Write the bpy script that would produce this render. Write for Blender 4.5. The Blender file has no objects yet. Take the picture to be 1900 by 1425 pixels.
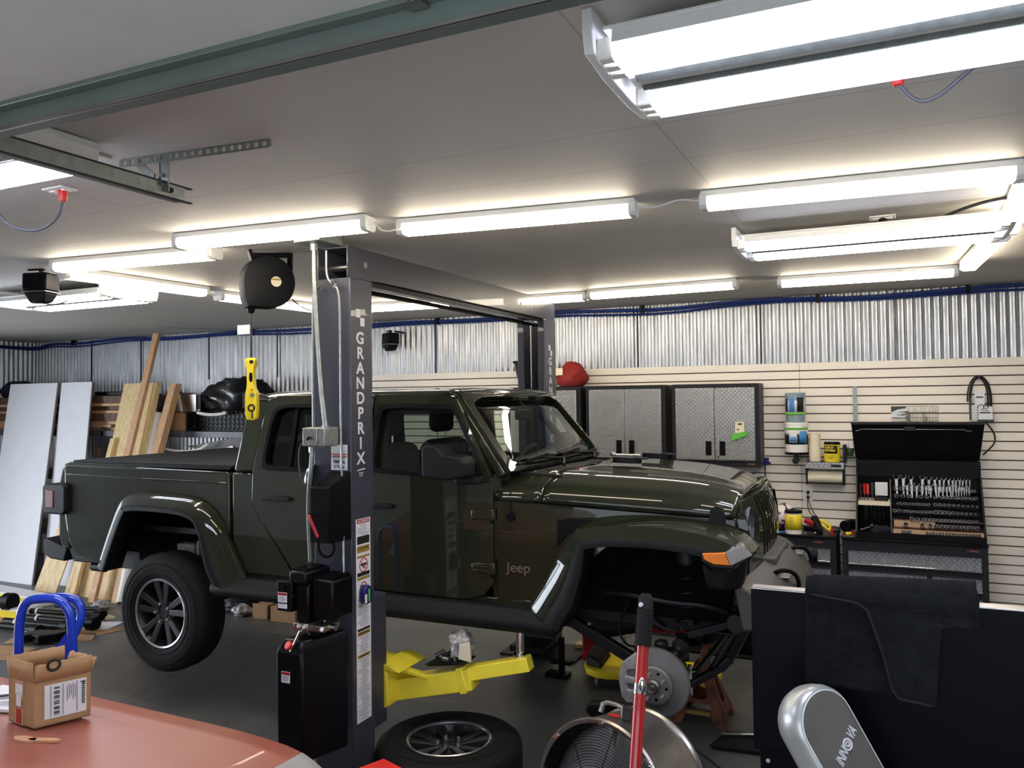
import bpy, bmesh, math, random
from mathutils import Vector, Matrix
random.seed(7)
C = bpy.context.scene.collection
scn = bpy.context.scene
# ---------------------------------------------------------------- camera, world, daylight, exposure
cam_d = bpy.data.cameras.new('camera'); cam = bpy.data.objects.new('camera', cam_d); C.objects.link(cam)
yaw, pitch, roll = math.radians(25.0), math.atan(39.7/1500), math.atan(0.0124)
fw = Vector((-math.sin(yaw)*math.cos(pitch), math.cos(yaw)*math.cos(pitch), math.sin(pitch)))
r0 = Vector((math.cos(yaw), math.sin(yaw), 0)); u0 = r0.cross(fw)
rr = r0*math.cos(roll) - u0*math.sin(roll); uu = u0*math.cos(roll) + r0*math.sin(roll)
cm = Matrix((rr, uu, -fw)).transposed().to_4x4(); cm.translation = (0, 0, 2.1)
cam.matrix_world = cm
cam_d.sensor_width = 36; cam_d.lens = 1500/1900*36; cam_d.shift_y = -12.5/1900; cam_d.clip_start = 0.02
scn.camera = cam
w = bpy.data.worlds.new('overcast_sky'); scn.world = w; w.use_nodes = True
wb = w.node_tree.nodes['Background']; wb.inputs[0].default_value = (0.72, 0.84, 1.0, 1); wb.inputs[1].default_value = .7
scn.view_settings.view_transform = 'Standard'; scn.view_settings.look = 'None'
scn.view_settings.exposure = 0.30; scn.view_settings.gamma = 1; scn.view_settings.use_curve_mapping = False
def daylight_lamp(at, wdt, e, turn):
    ld = bpy.data.lights.new('daylight_area_lamp', 'AREA'); ld.shape = 'RECTANGLE'; ld.size = wdt; ld.size_y = 2.4
    ld.energy = e; ld.color = (0.84, 0.91, 1.0)
    lo = bpy.data.objects.new('daylight_area_lamp', ld); C.objects.link(lo); lo.location = at; lo.rotation_euler = (math.radians(90), 0, math.radians(turn))
daylight_lamp((.3, -1.56, 1.35), 4.6, 65, 0); daylight_lamp((-10.98, 2.3, 1.35), 3.2, 235, -90)  # front lamp at the open door; left lamp added, unseen, to light the wallboard
LED_E, BAY_E = 21.0, 17.0

# ---------------------------------------------------------------- materials
def lin(c):
    return tuple(((v/255)/12.92 if v/255 <= .04045 else ((v/255+.055)/1.055)**2.4) for v in c)
def nd(t, k, **kw):
    n = t.nodes.new(k)
    for a, b in kw.items(): setattr(n, a, b)
    return n
def mth(t, op, a, b=None):
    n = nd(t, 'ShaderNodeMath', operation=op)
    for i, v in enumerate((a, b)):
        if v is None: continue
        if isinstance(v, (int, float)): n.inputs[i].default_value = v
        else: t.links.new(v, n.inputs[i])
    return n.outputs[0]
def mat(name, rgb, rough=.5, metal=0, coat=0, emit=0, vary=.08, scale=6, stretch=(1, 1, 1), bump=0, bscale=60, rgb2=None, spec=.5, rvary=.1, alpha=1, sharp=None):
    m = bpy.data.materials.new(name); m.use_nodes = True; t = m.node_tree; p = t.nodes['Principled BSDF']; L = t.links.new
    c = lin(rgb); c2 = lin(rgb2) if rgb2 else tuple(v*(1-vary*2) for v in c)
    tc = nd(t, 'ShaderNodeTexCoord'); mp = nd(t, 'ShaderNodeMapping'); mp.inputs['Scale'].default_value = stretch; L(tc.outputs['Object'], mp.inputs[0])
    nz = nd(t, 'ShaderNodeTexNoise'); nz.inputs['Scale'].default_value = scale; nz.inputs['Detail'].default_value = 5; L(mp.outputs[0], nz.inputs[0])
    rp = nd(t, 'ShaderNodeValToRGB'); a, b = sharp or (.3, .7); rp.color_ramp.elements[0].position = a; rp.color_ramp.elements[1].position = b
    rp.color_ramp.elements[0].color = (*c, 1); rp.color_ramp.elements[1].color = (*c2, 1); L(nz.outputs[0], rp.inputs[0]); L(rp.outputs[0], p.inputs['Base Color'])
    mr = nd(t, 'ShaderNodeMapRange'); mr.inputs[3].default_value = max(.02, rough-rvary*rough); mr.inputs[4].default_value = min(1, rough+rvary*rough); L(nz.outputs[0], mr.inputs[0]); L(mr.outputs[0], p.inputs['Roughness'])
    p.inputs['Metallic'].default_value = metal; p.inputs['Coat Weight'].default_value = coat; p.inputs['Coat Roughness'].default_value = .02; p.inputs['Specular IOR Level'].default_value = spec
    if emit: p.inputs['Emission Color'].default_value = (*c, 1); p.inputs['Emission Strength'].default_value = emit
    if bump:
        n2 = nd(t, 'ShaderNodeTexNoise'); n2.inputs['Scale'].default_value = bscale; L(mp.outputs[0], n2.inputs[0])
        bp = nd(t, 'ShaderNodeBump'); bp.inputs['Strength'].default_value = bump; bp.inputs['Distance'].default_value = .01; L(n2.outputs[0], bp.inputs['Height']); L(bp.outputs[0], p.inputs['Normal'])
    return m
def glassmat(name, tint, refl=1.0, rough=.01):
    m = bpy.data.materials.new(name); m.use_nodes = True; t = m.node_tree; t.nodes.clear(); L = t.links.new
    o = nd(t, 'ShaderNodeOutputMaterial'); tr = nd(t, 'ShaderNodeBsdfTransparent'); gl = nd(t, 'ShaderNodeBsdfGlossy'); mx = nd(t, 'ShaderNodeMixShader'); fr = nd(t, 'ShaderNodeFresnel')
    tr.inputs[0].default_value = (*tint, 1); gl.inputs['Roughness'].default_value = rough; fr.inputs[0].default_value = 1.5
    ge = nd(t, 'ShaderNodeNewGeometry'); v = mth(t, 'MULTIPLY', fr.outputs[0], mth(t, 'SUBTRACT', refl, ge.outputs['Backfacing'])); L(v, mx.inputs[0]); L(tr.outputs[0], mx.inputs[1]); L(gl.outputs[0], mx.inputs[2]); L(mx.outputs[0], o.inputs[0]); return m
def wood(name, c1, c2, sc=1.0):
    m = mat(name, c1, rough=.6, vary=.2, scale=3*sc, stretch=(14, 14, 1.1), rgb2=c2, bump=.05, bscale=20); return m
M = {}
M['paint'] = mat('olive_green_car_paint', (27, 31, 17), rough=.6, coat=1, vary=.03, spec=.08)
M['plastic'] = mat('black_textured_plastic', (22, 23, 25), rough=.55, spec=.18, bump=.15, bscale=300)
M['graypl'] = mat('charcoal_moulded_plastic', (66, 64, 62), rough=.5, bump=.1, bscale=300)
M['black'] = mat('satin_black', (11, 11, 14), rough=.4, spec=.12)
M['under'] = mat('chassis_black', (14, 14, 18), rough=.45, spec=.35, vary=.3, scale=20)
M['liner'] = mat('wheel_well_liner', (8, 8, 10), rough=.9, spec=.1, vary=.2)
M['rubber'] = mat('tyre_rubber', (27, 27, 28), rough=.8, spec=.25, vary=.15, bump=.2, bscale=120)
M['rimdark'] = mat('dark_alloy', (62, 61, 63), rough=.35, metal=.7)
M['rimcut'] = mat('machined_alloy', (205, 205, 208), rough=.28, metal=.9)
M['iron'] = mat('cast_iron', (170, 168, 166), rough=.55, metal=.4, vary=.2, scale=25)
M['rotor'] = mat('brake_rotor_steel', (132, 130, 130), rough=.5, metal=.55, vary=.15)
M['chrome'] = mat('chrome', (220, 220, 222), rough=.12, metal=1)
M['steel'] = mat('brushed_steel', (168, 164, 160), rough=.3, metal=.95, vary=.12, stretch=(1, 1, 6))
M['post'] = mat('slate_powder_coat', (60, 61, 72), rough=.35, vary=.06, coat=.2, spec=.3)
M['postbk'] = mat('tank_black_gloss', (10, 10, 13), rough=.35, coat=.08, spec=.15)
M['galv'] = mat('galvanised_conduit', (150, 156, 152), rough=.4, metal=.7, vary=.15, scale=30)
M['yellow'] = mat('safety_yellow_paint', (252, 236, 70), rough=.4, rgb2=(240, 220, 60), scale=8, coat=.2)
M['yplastic'] = mat('yellow_plastic', (240, 214, 30), rough=.4)
M['white'] = mat('white_enamel', (226, 226, 224), rough=.4, vary=.03)
M['label'] = mat('white_label_paper', (222, 222, 226), rough=.5, vary=.02)
M['red'] = mat('red_paint', (168, 24, 24), rough=.3, coat=.5)
M['brightred'] = mat('bright_red_plastic', (225, 50, 38), rough=.4)
M['orange'] = mat('amber_lens', (240, 130, 20), rough=.25, coat=.6)
M['taillens'] = mat('dark_red_lens', (120, 14, 16), rough=.2, coat=.8)
M['clear'] = mat('clear_marker_lens', (190, 190, 188), rough=.15, coat=1, metal=.3)
M['glass'] = glassmat('window_glass', (.90, .94, .91))
M['tint'] = glassmat('tinted_side_glass', (.50, .54, .52), refl=1.0)
M['inter'] = mat('black_seat_cloth', (26, 26, 28), rough=.85, bump=.2)
M['led'] = mat('warm_led_diffuser', (255, 240, 216), emit=LED_E, vary=0)
M['bay'] = mat('cool_tube', (232, 236, 255), emit=BAY_E, vary=0)
M['cord'] = mat('black_cable', (24, 24, 26), rough=.5)
M['gcord'] = mat('grey_cable', (82, 84, 92), rough=.5)
M['blue'] = mat('blue_air_line', (26, 48, 112), rough=.4)
M['hblue'] = mat('blue_gloss_enamel', (18, 66, 200), rough=.25, coat=.6)
M['lblue'] = mat('light_blue_print', (74, 140, 205), rough=.5)
M['green'] = mat('bright_green_print', (96, 190, 60), rough=.5)
M['dgreen'] = mat('dark_green_print', (40, 62, 46), rough=.5)
M['card'] = mat('corrugated_cardboard', (176, 138, 98), rough=.8, rgb2=(160, 122, 84), stretch=(1, 1, 4), scale=8)
M['cardin'] = mat('cardboard_inside', (150, 112, 76), rough=.85)
M['tape'] = mat('clear_parcel_tape', (190, 156, 118), rough=.25, coat=.6)
M['pine'] = wood('pine_board', (232, 208, 158), (206, 176, 124))
M['pine2'] = wood('reddish_fir_board', (212, 172, 132), (184, 140, 102), 1.3)
M['ply'] = wood('plywood_sheet', (236, 212, 168), (210, 176, 128), .6)
M['oldwood'] = wood('old_dark_lumber', (112, 84, 66), (78, 58, 46))
M['dry'] = mat('white_wallboard_paper', (236, 237, 242), rough=.6, vary=.02)
M['dryedge'] = mat('wallboard_edge', (120, 112, 104), rough=.9, vary=.2, scale=60)
M['shelfm'] = mat('shelf_grey_steel', (84, 86, 94), rough=.45, bump=.3, bscale=30)
M['bag'] = mat('black_bin_bag', (12, 12, 14), rough=.22, bump=.8, bscale=9)
M['clearbag'] = mat('clear_plastic_wrap', (176, 172, 170), rough=.2, coat=.8, bump=.9, bscale=25, rgb2=(100, 98, 96), scale=14)
M['cloth'] = mat('navy_cloth', (22, 24, 42), rough=.9, bump=.3)
M['redcloth'] = mat('red_cloth', (150, 36, 32), rough=.85, rgb2=(120, 24, 22), bump=.5, bscale=12)
M['mat'] = mat('black_carpet_pile', (32, 33, 35), rough=1, bump=.6, bscale=400, rgb2=(23, 24, 26), scale=30, spec=.05)
M['panelbk'] = mat('glossy_black_sheet_steel', (7, 7, 10), rough=.35, rgb2=(9, 10, 17), spec=.05, scale=2)
M['vinyl'] = mat('silver_vinyl', (186, 188, 186), rough=.32, metal=.45, bump=.1, bscale=20)
M['foam'] = mat('grey_backrest_foam', (92, 88, 82), rough=.95, bump=.3, bscale=500)
M['hoodred'] = mat('faded_red_primer', (150, 76, 61), rough=.42, rgb2=(156, 100, 82), scale=2.2, coat=.15, bump=.03, bscale=8)
M['primer'] = mat('grey_primer', (150, 148, 146), rough=.5)
M['bondo'] = mat('tan_body_filler', (205, 150, 112), rough=.7)
M['rust'] = mat('rusty_brown_stand_paint', (146, 84, 58), rough=.55, rgb2=(76, 38, 28), scale=12)
M['cream'] = mat('cream_paper', (226, 216, 190), rough=.8, vary=.04)
M['offw'] = mat('off_white_plastic', (232, 230, 222), rough=.4, vary=.03)
M['tool'] = mat('polished_wrench_steel', (128, 128, 128), rough=.3, metal=.95)
M['sock'] = mat('socket_steel', (96, 96, 98), rough=.32, metal=.95)
M['dkprint'] = mat('black_print', (20, 20, 22), rough=.6)
M['dkblue'] = mat('dark_blue_rubber', (22, 28, 96), rough=.4)
M['ltgrey'] = mat('light_grey_print', (206, 206, 212), rough=.5)
M['gold'] = mat('gold_strip', (160, 130, 50), rough=.5)
M['purple'] = mat('purple_ball_panel', (106, 24, 96), rough=.4)
M['bluegrey'] = mat('translucent_wipes', (130, 150, 160), rough=.3)
M['doorg'] = mat('garage_door_green_grey', (204, 206, 200), rough=.45, vary=.04)
M['strutg'] = mat('galvanised_strut', (112, 124, 118), rough=.42, metal=.3, vary=.06)
M['ceil'] = None
def ceilmat():
    m = mat('painted_ceiling_board', (184, 182, 177), rough=.62, vary=.015, scale=3, bump=.05, bscale=60, spec=.35)
    t = m.node_tree; p = t.nodes['Principled BSDF']; L = t.links.new
    g = nd(t, 'ShaderNodeNewGeometry'); s = nd(t, 'ShaderNodeSeparateXYZ'); L(g.outputs['Position'], s.inputs[0])
    acc = None
    def line(v, at, w=.0035):
        d = mth(t, 'ABSOLUTE', mth(t, 'SUBTRACT', v, at)); return mth(t, 'LESS_THAN', d, w)
    for y in (1.34, 2.56, 2.98, 4.15, 5.37, 6.59): v = line(s.outputs[1], y); acc = v if acc is None else mth(t, 'MAXIMUM', acc, v)
    for x in (-10.42, -7.98, -5.54, -3.10, -.665, 1.775): acc = mth(t, 'MAXIMUM', acc, line(s.outputs[0], x))
    mx = nd(t, 'ShaderNodeMix', data_type='RGBA'); src = p.inputs['Base Color'].links[0].from_socket
    L(mth(t, 'MULTIPLY', acc, .32), mx.inputs[0]); L(src, mx.inputs[6]); mx.inputs[7].default_value = (.06, .055, .05, 1); L(mx.outputs[2], p.inputs['Base Color']); return m
M['ceil'] = ceilmat()
def floormat():
    m = mat('dark_grey_painted_concrete', (98, 99, 98), rough=.42, rgb2=(84, 86, 88), scale=2.5, bump=.04, bscale=40)
    t = m.node_tree; p = t.nodes['Principled BSDF']; L = t.links.new
    g = nd(t, 'ShaderNodeNewGeometry'); s = nd(t, 'ShaderNodeSeparateXYZ'); L(g.outputs['Position'], s.inputs[0])
    src = p.inputs['Base Color'].links[0].from_socket
    mp = nd(t, 'ShaderNodeMapping'); mp.inputs['Scale'].default_value = (.8, 2.2, 1); mp.inputs['Rotation'].default_value = (0, 0, .35); L(g.outputs['Position'], mp.inputs[0])
    n = nd(t, 'ShaderNodeTexNoise'); n.inputs['Scale'].default_value = 2.1; n.inputs['Detail'].default_value = 6; n.inputs['Roughness'].default_value = .6; L(mp.outputs[0], n.inputs[0])
    r = nd(t, 'ShaderNodeValToRGB'); r.color_ramp.elements[0].position = .6; r.color_ramp.elements[1].position = .72; L(n.outputs[0], r.inputs[0])
    mx = nd(t, 'ShaderNodeMix', data_type='RGBA'); L(mth(t, 'MULTIPLY', r.outputs[0], .5), mx.inputs[0]); L(src, mx.inputs[6]); mx.inputs[7].default_value = (*lin((128, 124, 112)), 1)
    # control joints in the slab
    xx = mth(t, 'ADD', s.outputs[0], mth(t, 'MULTIPLY', s.outputs[1], .2))
    a = mth(t, 'LESS_THAN', mth(t, 'ABSOLUTE', mth(t, 'ADD', xx, 4.14)), .006)
    b = mth(t, 'LESS_THAN', mth(t, 'ABSOLUTE', mth(t, 'ADD', s.outputs[1], -1.2)), .006)
    m2 = nd(t, 'ShaderNodeMix', data_type='RGBA'); L(mth(t, 'MULTIPLY', mth(t, 'MAXIMUM', a, b), .8), m2.inputs[0]); L(mx.outputs[2], m2.inputs[6]); m2.inputs[7].default_value = (.008, .008, .009, 1)
    L(m2.outputs[2], p.inputs['Base Color']); return m
M['floor'] = floormat()
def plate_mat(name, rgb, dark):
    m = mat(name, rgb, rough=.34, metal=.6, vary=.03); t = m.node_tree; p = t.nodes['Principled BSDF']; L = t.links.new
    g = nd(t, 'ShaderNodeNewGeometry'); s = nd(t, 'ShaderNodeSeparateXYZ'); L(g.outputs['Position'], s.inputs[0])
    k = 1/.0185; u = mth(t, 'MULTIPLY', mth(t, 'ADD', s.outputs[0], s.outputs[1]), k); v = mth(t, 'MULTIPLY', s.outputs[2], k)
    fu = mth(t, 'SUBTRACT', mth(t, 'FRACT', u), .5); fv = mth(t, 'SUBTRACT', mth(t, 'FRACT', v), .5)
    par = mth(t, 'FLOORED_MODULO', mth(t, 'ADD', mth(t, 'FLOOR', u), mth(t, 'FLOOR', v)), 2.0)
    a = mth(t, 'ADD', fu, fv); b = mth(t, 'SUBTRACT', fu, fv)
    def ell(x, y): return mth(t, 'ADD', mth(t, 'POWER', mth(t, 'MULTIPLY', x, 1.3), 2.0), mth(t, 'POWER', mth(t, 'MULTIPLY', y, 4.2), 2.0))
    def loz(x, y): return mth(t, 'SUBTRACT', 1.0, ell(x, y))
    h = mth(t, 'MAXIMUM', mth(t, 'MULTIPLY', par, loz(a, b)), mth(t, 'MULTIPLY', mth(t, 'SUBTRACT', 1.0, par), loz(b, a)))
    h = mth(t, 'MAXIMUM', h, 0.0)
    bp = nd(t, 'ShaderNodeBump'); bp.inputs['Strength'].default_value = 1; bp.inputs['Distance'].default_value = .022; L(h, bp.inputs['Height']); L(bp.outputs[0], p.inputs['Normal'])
    # glints of the raised lozenges put into the colour, ground of the sheet dimmed
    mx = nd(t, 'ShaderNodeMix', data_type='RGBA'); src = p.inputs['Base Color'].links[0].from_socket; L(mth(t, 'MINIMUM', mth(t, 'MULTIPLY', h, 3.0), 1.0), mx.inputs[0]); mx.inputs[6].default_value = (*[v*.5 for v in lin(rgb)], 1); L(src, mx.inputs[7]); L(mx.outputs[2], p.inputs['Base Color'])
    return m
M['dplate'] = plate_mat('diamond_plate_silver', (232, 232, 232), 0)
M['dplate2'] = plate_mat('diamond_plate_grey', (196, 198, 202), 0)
M['cabframe'] = mat('graphite_cabinet_steel', (38, 38, 43), rough=.45, spec=.15)
def galvmat():
    m = mat('galvanised_corrugated_steel', (188, 190, 193), rough=.36, metal=.9, rgb2=(170, 173, 177), scale=14, stretch=(1, 1, .25), rvary=.3)
    t = m.node_tree; p = t.nodes['Principled BSDF']; L = t.links.new
    g = nd(t, 'ShaderNodeNewGeometry'); mp = nd(t, 'ShaderNodeMapping'); mp.inputs['Scale'].default_value = (5, 5, 1.6); L(g.outputs['Position'], mp.inputs[0])
    n = nd(t, 'ShaderNodeTexNoise'); n.inputs['Scale'].default_value = 1.3; n.inputs['Detail'].default_value = 2; L(mp.outputs[0], n.inputs[0])
    bp = nd(t, 'ShaderNodeBump'); bp.inputs['Strength'].default_value = .25; bp.inputs['Distance'].default_value = .05; L(n.outputs[0], bp.inputs['Height']); L(bp.outputs[0], p.inputs['Normal']); return m
M['corr'] = galvmat()
M['slat'] = mat('beige_slatwall_plastic', (238, 230, 216), rough=.5, vary=.02, scale=2)
M['wallp'] = mat('painted_wall', (186, 184, 180), rough=.7, vary=.03)

# ---------------------------------------------------------------- mesh helpers
class G:
    def __init__(s): s.v = []; s.f = []
    def add(s, v, f):
        n = len(s.v); s.v += [tuple(p) for p in v]; s.f += [tuple(i+n for i in q) for q in f]; return s
    def box(s, x0, x1, y0, y1, z0, z1):
        return s.add([(x0,y0,z0),(x1,y0,z0),(x1,y1,z0),(x0,y1,z0),(x0,y0,z1),(x1,y0,z1),(x1,y1,z1),(x0,y1,z1)], [(3,2,1,0),(4,5,6,7),(0,1,5,4),(1,2,6,5),(2,3,7,6),(3,0,4,7)])
    def hexa(s, b, t): return s.add(list(b)+list(t), [(3,2,1,0),(4,5,6,7),(0,1,5,4),(1,2,6,5),(2,3,7,6),(3,0,4,7)])
    def bar(s, p0, p1, wd, th, up=(0, 0, 1)):
        p0, p1 = Vector(p0), Vector(p1); d = (p1-p0).normalized(); u = Vector(up); a = d.cross(u)
        if a.length < 1e-4: a = d.cross(Vector((1, 0, 0)))
        a.normalize(); b = a.cross(d).normalized(); a *= wd/2; b *= th/2
        return s.hexa([p0-a-b, p0+a-b, p0+a+b, p0-a+b][::-1], [p1-a-b, p1+a-b, p1+a+b, p1-a+b][::-1])
    def loft(s, rings, caps=True, closed=True):
        n = len(rings[0]); v = [p for r in rings for p in r]; f = []
        for i in range(len(rings)-1):
            for j in range(n if closed else n-1):
                k = (j+1) % n; f.append((i*n+j, i*n+k, (i+1)*n+k, (i+1)*n+j))
        if caps and closed: f.append(tuple(range(n))[::-1]); f.append(tuple((len(rings)-1)*n+j for j in range(n)))
        return s.add(v, f)
    def ring(s, c, d, r, n, r2=None):
        d = Vector(d).normalized(); a = d.cross(Vector((0, 0, 1)))
        if a.length < .1: a = d.cross(Vector((0, 1, 0)))
        a.normalize(); b = d.cross(a); c = Vector(c)
        return [c + a*(r*math.cos(2*math.pi*k/n)) + b*((r2 or r)*math.sin(2*math.pi*k/n)) for k in range(n)]
    def cyl(s, p0, p1, r0, r1=None, n=20, caps=True):
        d = Vector(p1)-Vector(p0); return s.loft([s.ring(p0, d, r0, n), s.ring(p1, d, r0 if r1 is None else r1, n)], caps)
    def lathe(s, c, d, prof, n=32, caps=False, closed_prof=False):
        d = Vector(d).normalized(); c = Vector(c); rs = [s.ring(c+d*h, d, max(r, 1e-4), n) for r, h in prof]
        if closed_prof: rs.append(rs[0])
        return s.loft(rs, caps)
    def tube(s, pts, r, n=8, caps=True):
        pts = [Vector(p) for p in pts]; rings = []; a = None
        for i, p in enumerate(pts):
            d = (pts[min(i+1, len(pts)-1)]-pts[max(i-1, 0)]).normalized()
            if a is None:
                a = d.cross(Vector((0, 0, 1)));
                if a.length < .1: a = d.cross(Vector((1, 0, 0)))
            a = (a - d*a.dot(d)).normalized(); b = d.cross(a); rad = r[i] if isinstance(r, (list, tuple)) else r
            rings.append([p + a*(rad*math.cos(2*math.pi*k/n)) + b*(rad*math.sin(2*math.pi*k/n)) for k in range(n)])
        return s.loft(rings, caps)
    def prism(s, poly, ax, a0, a1):
        def mk(p, a): return {'y': (p[0], a, p[1]), 'x': (a, p[0], p[1]), 'z': (p[0], p[1], a)}[ax]
        return s.loft([[mk(p, a0) for p in poly], [mk(p, a1) for p in poly]])
    def ball(s, c, r, nu=20, nv=12, sq=(1, 1, 1)):
        rings = []
        for i in range(nv+1):
            th = math.pi*(.002+.996*i/nv); rings.append([(c[0]+r*sq[0]*math.sin(th)*math.cos(2*math.pi*j/nu), c[1]+r*sq[1]*math.sin(th)*math.sin(2*math.pi*j/nu), c[2]+r*sq[2]*math.cos(th)) for j in range(nu)])
        return s.loft(rings)
    def torus(s, c, d, R, r, n=36, m=10, a0=0, a1=2*math.pi):
        ring = s.ring(c, d, R, n); c = Vector(c); dd = Vector(d).normalized(); rings = []
        for p in ring:
            e = (p-c).normalized(); rings.append([p + e*(r*math.cos(2*math.pi*k/m)) + dd*(r*math.sin(2*math.pi*k/m)) for k in range(m)])
        rings.append(rings[0]); return s.loft(rings, caps=False)
    def grid(s, fn, nu, nv):
        v = [fn(i/nu, j/nv) for j in range(nv+1) for i in range(nu+1)]; f = [(j*(nu+1)+i, j*(nu+1)+i+1, (j+1)*(nu+1)+i+1, (j+1)*(nu+1)+i) for j in range(nv) for i in range(nu)]
        return s.add(v, f)
def bez(pts, n=2):
    """round an open polyline by corner cutting"""
    for _ in range(n):
        q = [pts[0]]
        for a, b in zip(pts[:-1], pts[1:]):
            q.append(tuple(a[i]*.75+b[i]*.25 for i in range(len(a)))); q.append(tuple(a[i]*.25+b[i]*.75 for i in range(len(a))))
        q.append(pts[-1]); pts = q
    return pts
def rpoly(pts, n=2, k=.25):
    """round a closed polygon"""
    for _ in range(n):
        q = []
        for i in range(len(pts)):
            a, b = pts[i], pts[(i+1) % len(pts)]
            q.append(tuple(a[j]*(1-k)+b[j]*k for j in range(len(a)))); q.append(tuple(a[j]*k+b[j]*(1-k) for j in range(len(a))))
        pts = q
    return pts
def tag(o, label=None, cat=None, group=None, kind=None):
    if label: o['label'] = label
    if cat: o['category'] = cat
    if group: o['group'] = group
    if kind: o['kind'] = kind
    return o
def fit(o, parent):
    if parent is not None:
        o.parent = parent; o.matrix_parent_inverse = Matrix.Translation(-Vector(parent.location)) if parent.type == 'EMPTY' else Matrix.Translation(-Vector(parent['_at'])); 
def mk(name, g, m, parent=None, *al, **kw):
    if getattr(g, 'pair', None):     # a part that exists once on each side of the vehicle
        nv, nf = g.pair; a, b = G(), G(); a.v, a.f = g.v[:nv], g.f[:nf]; b.v = g.v[nv:]; b.f = [tuple(i-nv for i in q) for q in g.f[nf:]]
        o = mk1(name, a, m, parent, *al, **kw); mk1(name, b, m, parent, *al, **kw); return o
    return mk1(name, g, m, parent, *al, **kw)
def mk1(name, g, m, parent=None, label=None, cat=None, group=None, kind=None, smooth=40, bevel=0, seg=2, solid=0, sub=0):
    me = bpy.data.meshes.new(name); v = g.v
    xs = [p[0] for p in v]; ys = [p[1] for p in v]; zs = [p[2] for p in v]
    c = Vector(((min(xs)+max(xs))/2, (min(ys)+max(ys))/2, min(zs)))
    me.from_pydata([(p[0]-c.x, p[1]-c.y, p[2]-c.z) for p in v], [], g.f); me.validate()
    b = bmesh.new(); b.from_mesh(me); bmesh.ops.remove_doubles(b, verts=b.verts, dist=1e-5); bmesh.ops.recalc_face_normals(b, faces=b.faces); b.to_mesh(me); b.free()
    me.materials.append(M[m] if isinstance(m, str) else m)
    o = bpy.data.objects.new(name, me); C.objects.link(o)
    o.location = c; o['_at'] = list(c); fit(o, parent)
    if solid: md = o.modifiers.new('s', 'SOLIDIFY'); md.thickness = solid; md.offset = 0
    if bevel: md = o.modifiers.new('b', 'BEVEL'); md.width = bevel; md.segments = seg; md.limit_method = 'ANGLE'; md.angle_limit = math.radians(32)
    if sub: md = o.modifiers.new('u', 'SUBSURF'); md.levels = sub; md.render_levels = sub
    if smooth: me.shade_smooth(); me.set_sharp_from_angle(angle=math.radians(smooth))
    return tag(o, label, cat, group, kind)
def thing(name, loc, label, cat, group=None):
    o = bpy.data.objects.new(name, None); C.objects.link(o); o.location = loc; o['_at'] = list(loc); return tag(o, label, cat, group)
def dup(root, loc=None, rz=None, label=None, group=None, scale=None):
    c = root.copy(); C.objects.link(c)
    def kids(a, b):
        for ch in [x for x in a.children]:
            d = ch.copy(); C.objects.link(d); d.parent = b; d.matrix_parent_inverse = ch.matrix_parent_inverse.copy(); kids(ch, d)
    ch0 = list(root.children); kids(root, c)
    if loc is not None: c.location = loc
    if rz is not None: c.rotation_euler = (0, 0, rz)
    if scale: c.scale = scale
    if label: c['label'] = label
    if group: c['group'] = group
    return c
def curve_mesh(cu):
    o = bpy.data.objects.new('t', cu); C.objects.link(o); bpy.context.view_layer.update()
    dg = bpy.context.evaluated_depsgraph_get(); me = bpy.data.meshes.new_from_object(o.evaluated_get(dg)); bpy.data.objects.remove(o); return me
def text(name, s, size, org, xd, ud, m, parent, ext=.0012, sx=1, align='CENTER', shear=0, label=None, bold=0):
    """lettering: org = middle of the line, xd = reading direction, ud = up"""
    cu = bpy.data.curves.new(name, 'FONT'); cu.body = s; cu.size = size; cu.extrude = ext; cu.align_x = align; cu.align_y = 'CENTER'; cu.shear = shear; cu.offset = bold
    me = curve_mesh(cu); x = Vector(xd).normalized(); u = Vector(ud).normalized(); nrm = x.cross(u)
    g = G(); g.v = [tuple(Vector(org) + x*(v.co.x*sx) + u*v.co.y + nrm*v.co.z) for v in me.vertices]; g.f = [tuple(p.vertices) for p in me.polygons]
    if not g.v: return None
    return mk(name, g, m, parent, label=label, smooth=0)
def plate(name, polys, th, fn, m, parent, bevel=0, **kw):
    """a sheet with holes: polys[0] outline, the rest holes; fn maps (u, v, w) to world"""
    cu = bpy.data.curves.new(name, 'CURVE'); cu.dimensions = '2D'; cu.fill_mode = 'BOTH'; cu.extrude = th/2
    for p in polys:
        sp = cu.splines.new('POLY'); sp.points.add(len(p)-1); sp.use_cyclic_u = True
        for i, q in enumerate(p): sp.points[i].co = (q[0], q[1], 0, 1)
    me = curve_mesh(cu); g = G(); g.v = [tuple(fn(v.co.x, v.co.y, v.co.z)) for v in me.vertices]; g.f = [tuple(p.vertices) for p in me.polygons]
    return mk(name, g, m, parent, bevel=bevel, **kw)
def quadp(name, a, b, c, d, m, parent, th=.001, **kw):
    """thin sticker with corners a b c d"""
    a, b, c, d = map(Vector, (a, b, c, d)); n = (b-a).cross(d-a).normalized()*th
    return mk(name, G().hexa([a-n, b-n, c-n, d-n], [a+n, b+n, c+n, d+n]), m, parent, smooth=0, **kw)
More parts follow.
